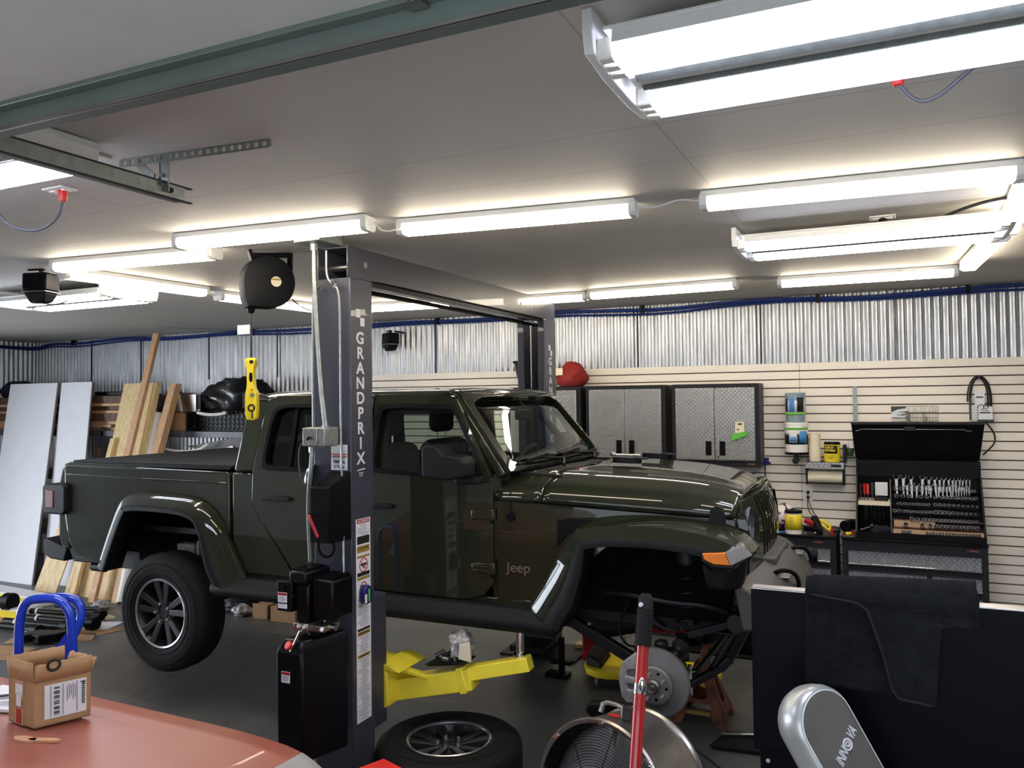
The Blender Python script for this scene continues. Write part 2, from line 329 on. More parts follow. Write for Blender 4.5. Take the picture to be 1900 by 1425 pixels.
# ---------------------------------------------------------------- room
XL, XR, YB, YF, ZC = -11.07, 2.8, 7.6, -1.6, 2.985
def struct(name, g, m, parent=None, **kw): return mk(name, g, m, parent, kind=None if parent else 'structure', **kw)
struct('floor', G().box(XL-.1, XR+.1, YF-.1, YB+.1, -.1, 0), 'floor', smooth=0)
struct('ceiling', G().box(XL-.1, XR+.1, YF-.1, YB+.1, ZC, ZC+.1), 'ceil', smooth=0)
wall_back = struct('wall_back', G().box(XL-.1, XR+.1, YB+.03, YB+.13, 0, ZC), 'wallp', smooth=0)
def corr(u0, u1, z0, z1, fn, pitch=.0678, amp=.010):
    n = int((u1-u0)/pitch*10); g = G()
    def f(a, b):
        u = u0+(u1-u0)*a; s = math.sin(2*math.pi*u/pitch); s = max(-.82, min(.82, s))
        return fn(u, amp*s*1.2, z0+(z1-z0)*b)
    return g.grid(f, n, 1)
cs = struct('corrugated_sheet', corr(-6.05, XR, 2.385, ZC-.002, lambda u, d, z: (u, YB+.015+d, z)), 'corr', wall_back, smooth=60)
struct('corrugated_sheet', corr(XL, -6.05, 0, ZC-.002, lambda u, d, z: (u, YB+.015+d, z)), 'corr', wall_back, smooth=60)
for x in (-9.9, -8.95, -7.75, -6.65, -5.55, -4.45, -3.3, -2.2, -1.05, .05, 1.15):   # lap joints and screws of the sheets
    struct('lap_joint', G().box(x-.003, x+.003, YB-.006, YB+.01, 2.39, ZC-.01), 'under', wall_back, smooth=0)
prof = [(YB+.03, 0)]; z = .03
prof.append((YB-.012, 0))
while z < 2.36:
    prof += [(YB-.012, z-.0055), (YB+.006, z-.0045), (YB+.006, z+.0045), (YB-.012, z+.0055)]; z += .0762
prof += [(YB-.012, 2.385), (YB+.03, 2.385)]
struct('slatwall_panel', G().prism(prof, 'x', -6.05, XR), 'slat', wall_back, smooth=0)
gg = G()
z = .03
while z < 2.36: gg.box(-6.04, XR, YB+.0, YB+.0062, z-.0045, z+.0048); z += .0762
M['groove'] = mat('dark_brown_groove', (74, 56, 48), rough=.9)
struct('groove_lining', gg, 'groove', wall_back, smooth=0)
for x in (-.72, 1.3): struct('panel_seam', G().box(x-.0015, x+.0015, YB-.014, YB-.0115, 0, 2.384), 'groove', wall_back, smooth=0)
wl = struct('wall_left', G().box(XL-.13, XL-.03, YF-.1, .6, 0, ZC).box(XL-.13, XL-.03, 4.0, YB+.1, 0, ZC).box(XL-.13, XL-.03, .6, 4.0, 2.62, ZC), 'wallp', smooth=0)  # gap in this wall is unseen, added for the left daylight lamp
struct('corrugated_sheet', corr(YF, YB, 0, ZC-.002, lambda u, d, z: (XL-.012+d, u, z)), 'corr', wl, smooth=60) if 0 else None
for (ya, yb, za) in ((YF, .6, 0), (4.0, YB, 0), (.6, 4.0, 2.62)): struct('corrugated_sheet', corr(ya, yb, za, ZC-.002, lambda u, d, z: (XL-.012+d, u, z)), 'corr', wl, smooth=60)
struct('wall_right', G().box(XR, XR+.1, YF-.1, YB+.1, 0, ZC), 'wallp', smooth=0)
wf = struct('wall_front', G().box(XL, -2.4, YF-.12, YF, 0, ZC), 'wallp', smooth=0)
struct('door_jamb', G().box(-2.4, XR, YF-.12, YF, 2.62, ZC), 'wallp', wf, smooth=0)
M['ground'] = mat('outdoor_ground', (96, 112, 78), rough=.9)
struct('ground_1', G().box(-20, 6, -9, YF-.13, -.12, -.02).box(-20, XL-.14, YF-.13, 9, -.12, -.02), 'ground', smooth=0)

# ---------------------------------------------------------------- blue air line along the wall tops
pts = [(XL+.04, 5.4, 2.93), (XL+.04, 6.4, 2.925), (XL+.05, 7.2, 2.90), (XL+.1, YB-.05, 2.895)]
x = XL+.4; k = 0
while x < XR-.1:
    pts.append((x, YB-.05, ZC-.035-.014*math.sin(k*1.7)-.01*(k % 3 == 1))); x += .55; k += 1
al = thing('air_line', (-4, YB-.05, 2.9), 'blue plastic air line clipped along the top of the corrugated wall', 'air line')
mk('pipe', G().tube(bez(pts, 1), .017, 8), 'blue', al)
pts2 = [(p[0], p[1]+.004, p[2]-.03+.012*math.sin(i*.9)) for i, p in enumerate(pts)]
mk('pipe', G().tube(bez(pts2, 1), .011, 6), 'blue', al)
for x in (-10.2, -8.6, -7.0, -4.4, -2.13, -.55, .6, 1.6): mk('clip', G().box(x-.015, x+.015, YB-.075, YB-.012, ZC-.075, ZC-.005), 'black', al)

# ---------------------------------------------------------------- warm LED battens, laid out as a ring
def led_proto():
    r = thing('led_batten_light', (0, 0, 0), 'x', 'ceiling light', 'warm LED battens in a ring on the ceiling')
    mk('housing', G().box(-.6, .6, -.052, .052, .045, .075), 'white', r, bevel=.006)
    pr = [(-.046, .046), (-.046, .016), (-.034, 0), (.034, 0), (.046, .016), (.046, .046)]
    mk('diffuser', G().prism([(a, b) for a, b in pr], 'x', -.572, .572), 'led', r, smooth=50)
    for s in (-1, 1): mk('end_cap', G().prism([(-.052, .06), (-.052, .012), (-.036, -.003), (.036, -.003), (.052, .012), (.052, .06)], 'x', s*.572, s*.604), 'white', r, bevel=.003)
    return r
led = led_proto(); first = True
LEDS = [((-3.377, 3.103), (-2.226, 3.198), 'lit warm batten light above the reel and left end of the lift beam'),
 ((-2.164, 3.362), (-1.003, 3.492), 'lit warm batten light in the middle of the front row, right of the lift beam'),
 ((-.726, 3.522), (.482, 3.610), 'lit warm batten light at the right end of the front row'),
 ((-4.62, 3.30), (-3.419, 3.417), 'lit warm batten light between the ceiling speaker and the reel'),
 ((-4.79, 3.461), (-4.723, 4.60), 'lit warm batten light running back from beside the ceiling speaker'),
 ((-4.80, 4.80), (-4.717, 5.93), 'lit warm batten light partly behind the black cord reel'),
 ((-4.55, 6.088), (-3.44, 6.193), 'lit warm batten light seen just right of the near lift post, in the back row'),
 ((-3.37, 6.30), (-2.262, 6.355), 'lit warm batten light mostly behind the far end of the lift beam'),
 ((-2.219, 6.276), (-1.017, 6.227), 'lit warm batten light in the back row next to the lift beam'),
 ((-.740, 6.320), (.450, 6.357), 'lit warm batten light at the right end of the back row'),
 ((.495, 6.138), (.553, 5.000), 'lit warm batten light in the right column, nearest the back wall'),
 ((.571, 4.832), (.53, 3.66), 'lit warm batten light in the right column, cut by the right picture edge')]
ZL = ZC-.076
for (a, b, lab) in LEDS:
    c = ((a[0]+b[0])/2, (a[1]+b[1])/2, ZL); rz = math.atan2(b[1]-a[1], b[0]-a[0]); L_ = math.hypot(b[0]-a[0], b[1]-a[1])/1.208
    if first: led.location = c; led.rotation_euler = (0, 0, rz); led.scale = (L_, 1, 1); led['label'] = lab; first = False
    else: dup(led, c, rz, lab, scale=(L_, 1, 1))
# thin link cords between the battens
for p in ([(-2.21, 3.2, 2.95), (-2.19, 3.25, 2.905), (-2.12, 3.3, 2.93), (-2.1, 3.35, 2.95)], [(-1.0, 3.5, 2.95), (-.92, 3.51, 2.94), (-.82, 3.5, 2.965), (-.73, 3.52, 2.95)], [(-4.72, 4.61, 2.95), (-4.75, 4.68, 2.93), (-4.79, 4.79, 2.95)]):
    tag(mk('link_cord', G().tube(bez(p), .004, 6), 'white'), {0: 'thin white link cord between the batten above the lift and the middle one', 1: 'thin white link cord between the two right battens of the front row', 2: 'thin white link cord between the two left column battens'}[0 if p[0][0] == -2.21 else 1 if p[0][0] == -1.0 else 2], 'cord', 'link cords between battens')

# ---------------------------------------------------------------- six-tube high bays
def bay_proto(ln):
    r = thing('high_bay_light', (0, 0, 0), 'x', 'high bay light', 'cool white tube high bays')
    h = ln/2
    mk('housing', G().box(-h+.03, h-.03, -.235, .235, .06, .07).box(-h+.03, h-.03, -.04, .04, .02, .10), 'white', r, bevel=.003)
    for s in (-1, 1):
        for y0 in ((.06, .085, .150, .215) if s > 0 else (-.06, -.085, -.150, -.215)): pass
    ys = [-.205, -.158, -.111, .111, .158, .205]
    rf = G()
    for y in ys:
        rf.prism([(y-.027, .03), (y-.018, .055), (y+.018, .055), (y+.027, .03), (y+.022, .06), (y-.022, .06)], 'x', -h+.05, h-.05)
    mk('reflector', rf, 'white', r)
    mk('ballast_cover', G().prism([(-.085, .06), (-.07, .03), (-.03, .012), (-.012, .02), (.012, .02), (.03, .012), (.07, .03), (.085, .06)], 'x', -h+.05, h-.05), 'galv', r)
    for y in ys: mk('lamp_tube', G().cyl((-h+.055, y, .018), (h-.055, y, .018), .019, n=12), 'bay', r)
    for s in (-1, 1):
        x = s*h; mk('end_plate', G().prism([(-.25, .11), (-.25, .06), (-.235, .012), (-.10, .0), (.10, .0), (.235, .012), (.25, .06), (.25, .11)], 'x', x-.012, x+.012), 'white', r, bevel=.003)
        for y in ys: mk('lamp_socket', G().box(min(x-s*.012, x-s*.05), max(x-s*.012, x-s*.05), y-.016, y+.016, .0, .05), 'offw', r, bevel=.004)
    return r
bay = bay_proto(1.24)
bay.location = (.03, 1.93, 2.855); bay['label'] = 'large lit high bay light at upper right, nearest the camera'
dup(bay, (-.09, 4.5, 2.86), 0, 'lit high bay light inside the right half of the batten ring')
dup(bay, (-3.03, 1.62, 2.87), 0, 'lit high bay light behind the door track, cut by the left picture edge')
dup(bay, (-5.66, 4.18, 2.86), 0, 'lit high bay light farthest left, below the ceiling speaker')

# ---------------------------------------------------------------- ceiling fittings
def outlet(name, loc, label, plugc, pts, r=.006, cordm='gcord'):
    t = thing(name, loc, label, 'outlet'); x, y, z = loc
    mk('cover_plate', G().box(x-.06, x+.06, y-.04, y+.04, z-.008, z), 'white', t, bevel=.003)
    mk('receptacle', G().box(x-.045, x-.01, y-.017, y+.017, z-.014, z-.006), 'offw', t, bevel=.002)
    mk('receptacle', G().box(x+.01, x+.045, y-.017, y+.017, z-.014, z-.006), 'offw', t, bevel=.002)
    c = thing('power_cord', pts[0], None, 'power cord'); c['label'] = label.split(' outlet')[0] + ' cord with its plug'
    mk('plug', G().cyl((pts[0][0], pts[0][1], z-.01), (pts[0][0], pts[0][1], z-.055), .022, .014, n=10), plugc, c, bevel=.003)
    mk('cable', G().tube(bez(pts, 3), r, 8), cordm, c)
    return t, c
ox, oy = -3.05, 2.21
t_, c_ = outlet('ceiling_outlet', (ox-.02, oy, ZC), 'white ceiling outlet beside the left picture edge', 'brightred', [(ox, oy, ZC-.05), (ox-.01, oy-.01, ZC-.12), (ox-.09, oy-.04, ZC-.18), (ox-.19, oy-.1, ZC-.16), (ox-.22, oy-.15, ZC-.08), (ox-.2, oy-.2, ZC-.05)])
c_['label'] = 'dark cord hanging in a loop from its orange plug at the ceiling, upper left'
t_, c_ = outlet('ceiling_outlet', (-.012, 4.42, ZC), 'white ceiling outlet above the right high bay light', 'black', [(-.01, 4.42, ZC-.05), (-.005, 4.41, ZC-.09), (.06, 4.4, ZC-.11), (.12, 4.38, ZC-.12), (.2, 4.34, ZC-.075), (.28, 4.3, ZC-.04), (.41, 4.25, ZC-.01), (.53, 4.2, ZC-.01)], .008, 'cord')
c_['label'] = 'black cord looping from the ceiling outlet toward the right batten column'
t_, c_ = outlet('ceiling_outlet', (.06, 2.40, ZC), 'white ceiling outlet just behind the large high bay light', 'brightred', [(.04, 2.40, ZC-.05), (.08, 2.42, ZC-.10), (.13, 2.42, ZC-.10), (.20, 2.40, ZC-.05), (.24, 2.36, ZC-.03)])
c_['label'] = 'short grey cord with orange plug behind the large high bay light'
# left far outlet with yellow fitting
t = thing('lamp_holder_outlet', (-5.75, 3.9, ZC), 'small ceiling plate with a yellow plug above the left high bay light', 'outlet')
mk('cover_plate', G().box(-5.85, -5.66, 3.86, 3.95, ZC-.008, ZC), 'galv', t); mk('plug', G().cyl((-5.76, 3.9, ZC-.008), (-5.76, 3.9, ZC-.07), .025, .02, n=10), 'yplastic', t)
mk('cable', G().tube(bez([(-5.76, 3.9, ZC-.07), (-5.7, 3.95, ZC-.14), (-5.5, 3.98, ZC-.15), (-5.35, 4.0, ZC-.08), (-5.1, 4.1, ZC-.02), (-4.85, 4.2, ZC-.01)], 2), .005, 6), 'cord', t)
# speakers
def speaker(loc, rz, label):
    t = thing('speaker', (0, 0, 0), label, 'speaker')
    mk('bracket', G().box(-.09, .02, -.012, .012, .17, .182).bar((0, 0, .176), (0, .0, .14), .03, .01), 'black', t)
    pr = [(-.08, .14), (.08, .14), (.075, -.01), (.03, -.055), (-.03, -.055), (-.075, -.01)]
    mk('cabinet', G().loft([[(-.085, -.07, .15), (.085, -.07, .15), (.085, .07, .15), (-.085, .07, .15)], [(-.085, -.075, .03), (.085, -.075, .03), (.08, .07, .03), (-.08, .07, .03)]]), 'black', t, bevel=.012)
    mk('grille', G().loft([[(-.083, -.074, .024), (.083, -.074, .024), (.078, .07, .024), (-.078, .07, .024)], [(-.05, -.045, -.05), (.05, -.045, -.05), (.045, .05, -.04), (-.045, .05, -.04)]]), 'plastic', t, bevel=.015)
    mk('trim_ring', G().box(-.087, .087, -.077, .072, .022, .031), 'steel', t, bevel=.003)
    t.location = loc; t.rotation_euler = (0, 0, rz); return t
speaker((-5.0, 3.47, ZC-.182), .3, 'black ceiling speaker left of the batten lights')
s2 = speaker((-4.95, YB-.13, ZC-.30), -.6, 'black speaker on the corrugated wall just right of the near lift post')
mk('wall_arm', G().bar((-4.95+.05, YB-.1, ZC-.13), (-4.86, YB, ZC-.15), .02, .02), 'black', s2)

# ---------------------------------------------------------------- open garage door over the camera, its track and hanger
gd = thing('sectional_garage_door', (0, 0, 2.8), 'grey green sectional garage door open overhead at the top of the picture', 'garage door')
for i in range(4):
    y1 = 1.33-.62*i; mk('door_section', G().box(-2.18, 2.6, y1-.6, y1, 2.85, 2.89), 'doorg', gd, bevel=.006)
mk('strut', G().box(-2.18, 2.6, 1.29, 1.33, 2.79, 2.85).box(-2.18, 2.6, 1.262, 1.29, 2.838, 2.85), 'strutg', gd, bevel=.002)
mk('strut_lip', G().box(-2.18, 2.6, 1.284, 1.29, 2.79, 2.797), 'steel', gd)
mk('hinge_bolt', G().box(-.80, -.76, 1.25, 1.285, 2.83, 2.848).cyl((-.78, 1.25, 2.838), (-.78, 1.24, 2.838), .008, n=8), 'steel', gd)
tk = thing('door_track', (-2.3, 0, 2.83), 'steel garage door track ending under the ceiling at upper left', 'door track')
tp = [(-.02, .028), (.018, .028), (.018, .034), (-.026, .034), (-.026, -.034), (.018, -.034), (.018, -.028), (-.02, -.028)]
mk('rail', G().loft([[(-2.345-a, y, 2.86+b*.75) for a, b in tp] for y in (-1.2, 2.16)]), 'galv', tk, smooth=0)
mk('rail_web', G().box(-2.323, -2.3205, -1.2, 2.14, 2.840, 2.881), 'white', tk, smooth=0)
mk('rail_lip', G().box(-2.328, -2.312, -1.2, 2.19, 2.884, 2.888).box(-2.328, -2.312, -1.2, 2.19, 2.832, 2.836), 'dkprint', tk, smooth=0)
mk('bolt', G().cyl((-2.320, 2.09, 2.86), (-2.307, 2.09, 2.86), .010, n=6), 'black', tk)
hg = G()
def strip(g, a, b, wd, th, n):   # slotted angle: alternating solid pieces leave real holes
    a, b = Vector(a), Vector(b); d = (b-a)/n
    g.bar(a+Vector((0, 0, wd/2)), b+Vector((0, 0, wd/2)), th, wd*.3)
    g.bar(a-Vector((0, 0, wd/2)), b-Vector((0, 0, wd/2)), th, wd*.3)
    for i in range(n+1): g.bar(a+d*(i-.28), a+d*(i+.28), th, wd)
strip(hg, (-2.50, 2.04, ZC-.016), (-1.87, 2.10, ZC-.016), .024, .003, 19)
mk('slotted_angle', hg, 'galv', tk, smooth=0)
mk('slotted_angle', G().box(-2.345, -2.30, 2.07, 2.075, 2.85, 2.98).box(-2.345, -2.34, 2.07, 2.1, 2.85, 2.98), 'galv', tk, smooth=0)
mk('brace', G().bar((-2.46, 2.065, 2.98), (-2.35, 2.065, 2.89), .004, .03), 'galv', tk, smooth=0)
mk('brace', G().box(-2.40, -2.36, 2.06, 2.066, 2.86, 2.92), 'galv', tk, smooth=0)
mk('bolt', G().cyl((-2.31, 2.06, 2.905), (-2.31, 2.045, 2.905), .008, n=6).cyl((-2.315, 2.06, 2.875), (-2.315, 2.045, 2.875), .006, n=6), 'steel', tk)
# ceiling access panel edge beside the high bay
tag(mk('ceiling_access_panel', G().box(-2.9, -2.5, 1.62, 2.0, ZC-.012, ZC-.001), 'wallp', smooth=0), 'flat pale panel on the ceiling behind the door track', 'access panel')
# ---------------------------------------------------------------- two post lift
YP0, YP1, XA, XB = 3.5, 3.70, -2.815, -2.57
lift = thing('two_post_lift', (-2.7, 4.96, 0), 'dark grey two post car lift with an overhead beam, around the olive truck', 'car lift')
def post(y0, y1, inner):   # channel open toward the vehicle
    s = 1 if inner > 0 else -1; t = .012; o = y0 if s > 0 else y1; i = y1 if s > 0 else y0
    pts = [(XA, i), (XA, o), (XB, o), (XB, i), (XB-.06, i), (XB-.06, i-s*t), (XB-t, i-s*t), (XB-t, o+s*t), (XA+t, o+s*t), (XA+t, i-s*t), (XA+.06, i-s*t), (XA+.06, i)]
    return G().prism(pts, 'z', .02, 2.755)
np_ = mk('post', post(YP0, YP1, 1), 'post', lift, bevel=.006, label='near post, with the vertical lettering')
fp_ = mk('post', post(6.15, 6.40, -1), 'post', lift, bevel=.006, label='far post, behind the truck')
mk('base_plate', G().box(-3.0, -2.4, 3.42, 3.78, 0, .02), 'post', lift, bevel=.003)
mk('base_plate', G().box(-2.95, -2.3, 6.02, 6.45, 0, .02), 'under', lift, bevel=.003)
bm_ = mk('overhead_beam', G().box(-2.785, -2.777, 3.5, 6.42, 2.757, 2.925).box(-2.592, -2.584, 3.5, 6.42, 2.757, 2.925).box(-2.785, -2.584, 3.52, 6.42, 2.917, 2.925).box(-2.785, -2.584, 3.75, 6.2, 2.757, 2.765), 'post', lift, bevel=.002)
mk('sheave_shaft', G().cyl((-2.78, 3.62, 2.83), (-2.585, 3.62, 2.83), .02), 'steel', bm_)
for y, r in ((3.66, .017), (5.72, .012), (5.98, .012)):
    mk('beam_hole', G().cyl((-2.5845, y, 2.84), (-2.583, y, 2.84), r, n=16), 'galv' if y < 4 else 'black', bm_)
mk('safety_bar', G().tube([(-2.70, 3.6, 2.72), (-2.70, 6.3, 2.72)], .014, 8), 'black', lift)
mk('safety_bar', G().box(-2.62, -2.60, 3.7, 6.15, 2.735, 2.755), 'black', lift)
# hydraulic lines on the outer face
mk('hydraulic_line', G().tube(bez([(-2.70, 3.47, 2.90), (-2.70, 3.47, 2.76), (-2.66, 3.465, 2.72), (-2.615, 3.465, 2.69), (-2.61, 3.465, 2.5), (-2.61, 3.465, 1.9), (-2.575, 3.44, 1.3), (-2.565, 3.42, 1.17), (-2.62, 3.33, .98)], 2), .006, 8), 'galv', lift)
mk('hydraulic_line', G().tube(bez([(-2.73, 3.465, 2.72), (-2.78, 3.465, 2.69), (-2.79, 3.465, 2.6), (-2.79, 3.465, 1.9)], 2), .006, 8), 'galv', lift)
for x, s in ((-2.755, -1), (-2.645, 1)):
    mk('line_fitting', G().cyl((x, 3.465, 2.70), (x+s*.012, 3.465, 2.72), .013, n=6).cyl((x, 3.465, 2.705), (x+s*.004, 3.44, 2.735), .010, n=6), 'galv', lift)
# conduit from the ceiling box to the switch
mk('conduit', G().tube(bez([(-2.757, 3.44, 2.93), (-2.755, 3.44, 2.70), (-2.69, 3.40, 2.2), (-2.63, 3.36, 1.98), (-2.625, 3.36, 1.955)], 2), .0125, 10), 'galv', lift)
mk('conduit_fitting', G().cyl((-2.757, 3.44, 2.90), (-2.757, 3.44, 2.945), .02, n=8), 'galv', lift); mk('conduit_fitting', G().cyl((-2.625, 3.36, 1.95), (-2.626, 3.36, 1.975), .019, n=8), 'galv', lift)
mk('conduit', G().tube(bez([(-2.72, 3.37, 1.865), (-2.72, 3.37, 1.83), (-2.735, 3.37, 1.7), (-2.79, 3.42, 1.55), (-2.80, 3.45, 1.25)], 2), .0125, 10), 'galv', lift)
mk('conduit_fitting', G().cyl((-2.72, 3.37, 1.835), (-2.72, 3.37, 1.862), .019, n=8), 'galv', lift)
jb = mk('junction_box', G().box(-2.83, -2.66, 3.36, 3.56, ZC-.05, ZC-.001), 'galv', None, 'galvanised junction box on the ceiling where the lift conduit starts', 'junction box', bevel=.004)
mk('power_cable', G().tube(bez([(-2.75, 3.36, 1.90), (-2.80, 3.36, 1.86), (-2.81, 3.38, 1.7), (-2.76, 3.4, 1.62)], 2), .006, 6), 'cord', lift)
sw = mk('switch_box', G().box(-2.735, -2.61, 3.33, 3.45, 1.865, 1.965), 'galv', lift, bevel=.008)
mk('switch_plate', G().box(-2.745, -2.652, 3.322, 3.331, 1.868, 1.962), 'steel', sw, bevel=.004)
mk('toggle', G().bar((-2.70, 3.323, 1.915), (-2.695, 3.30, 1.905), .014, .012), 'black', sw, bevel=.003)
mk('screw', G().cyl((-2.70, 3.323, 1.95), (-2.70, 3.318, 1.95), .004, n=8).cyl((-2.70, 3.323, 1.88), (-2.70, 3.318, 1.88), .004, n=8), 'chrome', sw)
# rating label
def sticker(par, x0, x1, y, z0, z1, hdr=.22, hm='red', name='warning_label', lines=5, m='label'):
    s = mk(name, G().box(x0, x1, y, y+.0015, z0, z1), m, par, smooth=0); h = z1-z0
    if hdr: mk('header_band', G().box(x0+.002, x1-.002, y-.0008, y, z1-h*hdr, z1-.002), hm, s, smooth=0)
    for i in range(lines):
        z = z1-h*(hdr+.12+(.8-hdr)*i/max(lines, 1)); mk('print_line', G().box(x0+.006, x0+(x1-x0)*random.uniform(.7, .93), y-.0006, y, z-.0014, z+.0006), 'gcord', s, smooth=0)
    return s
rl = sticker(lift, -2.69, -2.585, 3.487, 1.735, 1.868, hdr=0, lines=0)
mk('header_band', G().box(-2.688, -2.587, 3.4862, 3.487, 1.803, 1.822), 'red', rl, smooth=0)
mk('label_top', G().box(-2.688, -2.587, 3.4862, 3.487, 1.826, 1.866), 'ltgrey', rl, smooth=0)
text('label_text', '\u25b2ATTENTION\u25b2', .0135, (-2.6375, 3.4858, 1.8125), (1, 0, 0), (0, 0, 1), 'label', rl, .0004, 1.0)
text('label_text', 'MAXIMUM LIFTING CAPACITY', .0062, (-2.6375, 3.4858, 1.798), (1, 0, 0), (0, 0, 1), 'dkprint', rl, .0004)
text('label_text', '7000 Lbs.', .024, (-2.6375, 3.4858, 1.778), (1, 0, 0), (0, 0, 1), 'dkprint', rl, .0004, .85, bold=.0008)
text('label_text', '3175 Kg.', .024, (-2.6375, 3.4858, 1.752), (1, 0, 0), (0, 0, 1), 'dkprint', rl, .0004, .85, bold=.0008)
# lock cover with red lever
cv = mk('lock_cover', G().loft([[(-2.712, 3.34, 1.375), (-2.597, 3.34, 1.375), (-2.565, 3.49, 1.375), (-2.735, 3.49, 1.375)], [(-2.712, 3.34, 1.655), (-2.597, 3.34, 1.655), (-2.565, 3.49, 1.655), (-2.735, 3.49, 1.655)], [(-2.69, 3.488, 1.725), (-2.575, 3.488, 1.725), (-2.565, 3.49, 1.725), (-2.70, 3.49, 1.725)]]), 'black', lift, bevel=.003, smooth=20)
mk('release_lever', G().bar((-2.712, 3.325, 1.52), (-2.65, 3.325, 1.405), .016, .012, (0, 1, 0)), 'red', lift, bevel=.004)
mk('lever_pivot', G().cyl((-2.712, 3.34, 1.52), (-2.712, 3.315, 1.52), .006, n=8), 'chrome', lift)
mk('cable_hook', G().torus((-2.66, 3.40, 1.345), (0, 1, 0), .05, .008), 'black', lift)
# lettering on the right face
lt = ['G', 'R', 'A', 'N', 'D', 'P', 'R', 'I', 'X']; z = 2.425
XF = XB+.0008
def vletters(par, y, ztop, step, size, sxx=.82):
    for i, ch in enumerate(lt): text('letter', ch, size, (XF, y, ztop-i*step), (0, 1, 0), (0, 0, 1), 'ltgrey', par, .0006, sxx, bold=.002)
vletters(np_, 3.585, 2.432, .0805, .088, 1.12)
lg = G()
for (a, b) in ((0, 1), (1, 0), ): lg.box(XF-.0003, XF+.0006, 3.55+.038*a, 3.588+.038*a, 2.500+.045*b, 2.545+.045*b)
mk('checker_logo', lg, 'ltgrey', np_, smooth=0)
mk('maker_mark', G().bar((XF, 3.55, 1.728), (XF, 3.62, 1.734), .001, .006).box(XF, XF+.0005, 3.565, 3.605, 1.712, 1.716).box(XF, XF+.0005, 3.565, 3.605, 1.704, 1.707).box(XF, XF+.0005, 3.57, 3.60, 1.696, 1.699), 'ltgrey', np_, smooth=0)
# tall strip of warnings
def stripy(z0, z1, m, name='label_field', y0=3.545, y1=3.655, k=0): return mk(name, G().box(XF-.0004, XF+.0006+k, y0, y1, z0, z1), m, wlab, smooth=0)
wlab = mk('warning_strip', G().box(XF-.0008, XF, 3.535, 3.665, .40, 1.47), 'label', np_, smooth=0, label='tall white strip of warnings')
stripy(1.445, 1.466, 'red'); text('label_text', '\u25b2 DANGER', .018, (XF+.0012, 3.6, 1.4555), (0, 1, 0), (0, 0, 1), 'label', wlab, .0003)
stripy(1.335, 1.375, 'dkprint'); stripy(1.29, 1.325, 'gold'); text('label_text', 'CAUTION', .02, (XF+.0012, 3.6, 1.312), (0, 1, 0), (0, 0, 1), 'dkprint', wlab, .0003)
stripy(1.262, 1.274, 'gold'); stripy(1.165, 1.185, 'dkprint'); stripy(1.145, 1.161, 'gold')
stripy(.876, .89, 'dkprint'); stripy(.852, .872, 'gold'); text('label_text', 'WARNING', .018, (XF+.0012, 3.6, .862), (0, 1, 0), (0, 0, 1), 'dkprint', wlab, .0003)
stripy(.735, .752, 'gold'); text('label_text', 'WARNING', .016, (XF+.0012, 3.6, .743), (0, 1, 0), (0, 0, 1), 'dkprint', wlab, .0003)
for zc, hh in ((1.222, .036), (1.10, .03)):
    mk('prohibition_sign', G().torus((XF+.0008, 3.6, zc), (1, 0, 0), hh, .003, 24, 4).bar((XF+.001, 3.6-hh*.7, zc+hh*.7), (XF+.001, 3.6+hh*.7, zc-hh*.7), .001, .005), 'red', wlab)
    mk('pictogram', G().box(XF, XF+.0008, 3.575, 3.63, zc-.004, zc+.009).box(XF, XF+.0008, 3.595, 3.605, zc-.02, zc+.002), 'dkprint', wlab, smooth=0)
for (a, b) in ((1.375, 1.44), (.90, 1.06), (.76, .85), (.41, .73)):
    z = b-.004; pl = G()
    while z > a: pl.box(XF, XF+.0006, 3.548+random.choice((0, 0, .02, .03)), 3.652-random.uniform(0, .03), z-.0012, z+.0012); z -= .0085
    mk('printed_text', pl, 'gcord', wlab, smooth=0)
# power unit
pu = mk('motor', G().box(-2.77, -2.66, 3.24, 3.44, 1.18, 1.245).box(-2.745, -2.66, 3.26, 3.40, .985, 1.18).box(-2.655, -2.525, 3.28, 3.45, 1.005, 1.205), 'postbk', lift, bevel=.012)
pf = G()
for i in range(9): pf.box(-2.65, -2.53, 3.295+i*.016, 3.30+i*.016, 1.205, 1.219)
for i in range(7): pf.box(-2.76, -2.67, 3.26+i*.022, 3.268+i*.022, 1.245, 1.256)
mk('cooling_fins', pf, 'postbk', pu)
ctl = mk('control_panel', G().box(-2.84, -2.745, 3.235, 3.28, 1.04, 1.19), 'postbk', lift, bevel=.004)
s_ = sticker(ctl, -2.832, -2.775, 3.233, 1.085, 1.135, hdr=.3); sticker(ctl, -2.832, -2.775, 3.233, 1.055, 1.078, hdr=0, lines=2)
mk('knob', G().cyl((-2.80, 3.235, 1.16), (-2.80, 3.225, 1.16), .012, n=12).ball((-2.735, 3.235, 1.12), .006, 8, 6), 'black', ctl)
vb = mk('valve_block', G().box(-2.75, -2.66, 3.25, 3.42, .94, .985).box(-2.665, -2.575, 3.27, 3.40, .945, .975), 'steel', lift, bevel=.004)
mk('valve_fitting', G().cyl((-2.725, 3.25, .962), (-2.725, 3.235, .962), .014, n=8).cyl((-2.69, 3.25, .962), (-2.69, 3.235, .962), .012, n=8).cyl((-2.575, 3.33, .96), (-2.545, 3.33, .96), .016, n=8).cyl((-2.60, 3.29, .96), (-2.58, 3.26, .965), .01, n=8), 'chrome', vb)
mk('valve_lever', G().tube([(-2.69, 3.23, .955), (-2.705, 3.215, .91), (-2.73, 3.205, .855)], .006, 8), 'steel', vb)
tkp = [(-2.815, .885), (-2.79, .925), (-2.645, .935), (-2.62, .90), (-2.62, .34), (-2.79, .325), (-2.815, .345)]
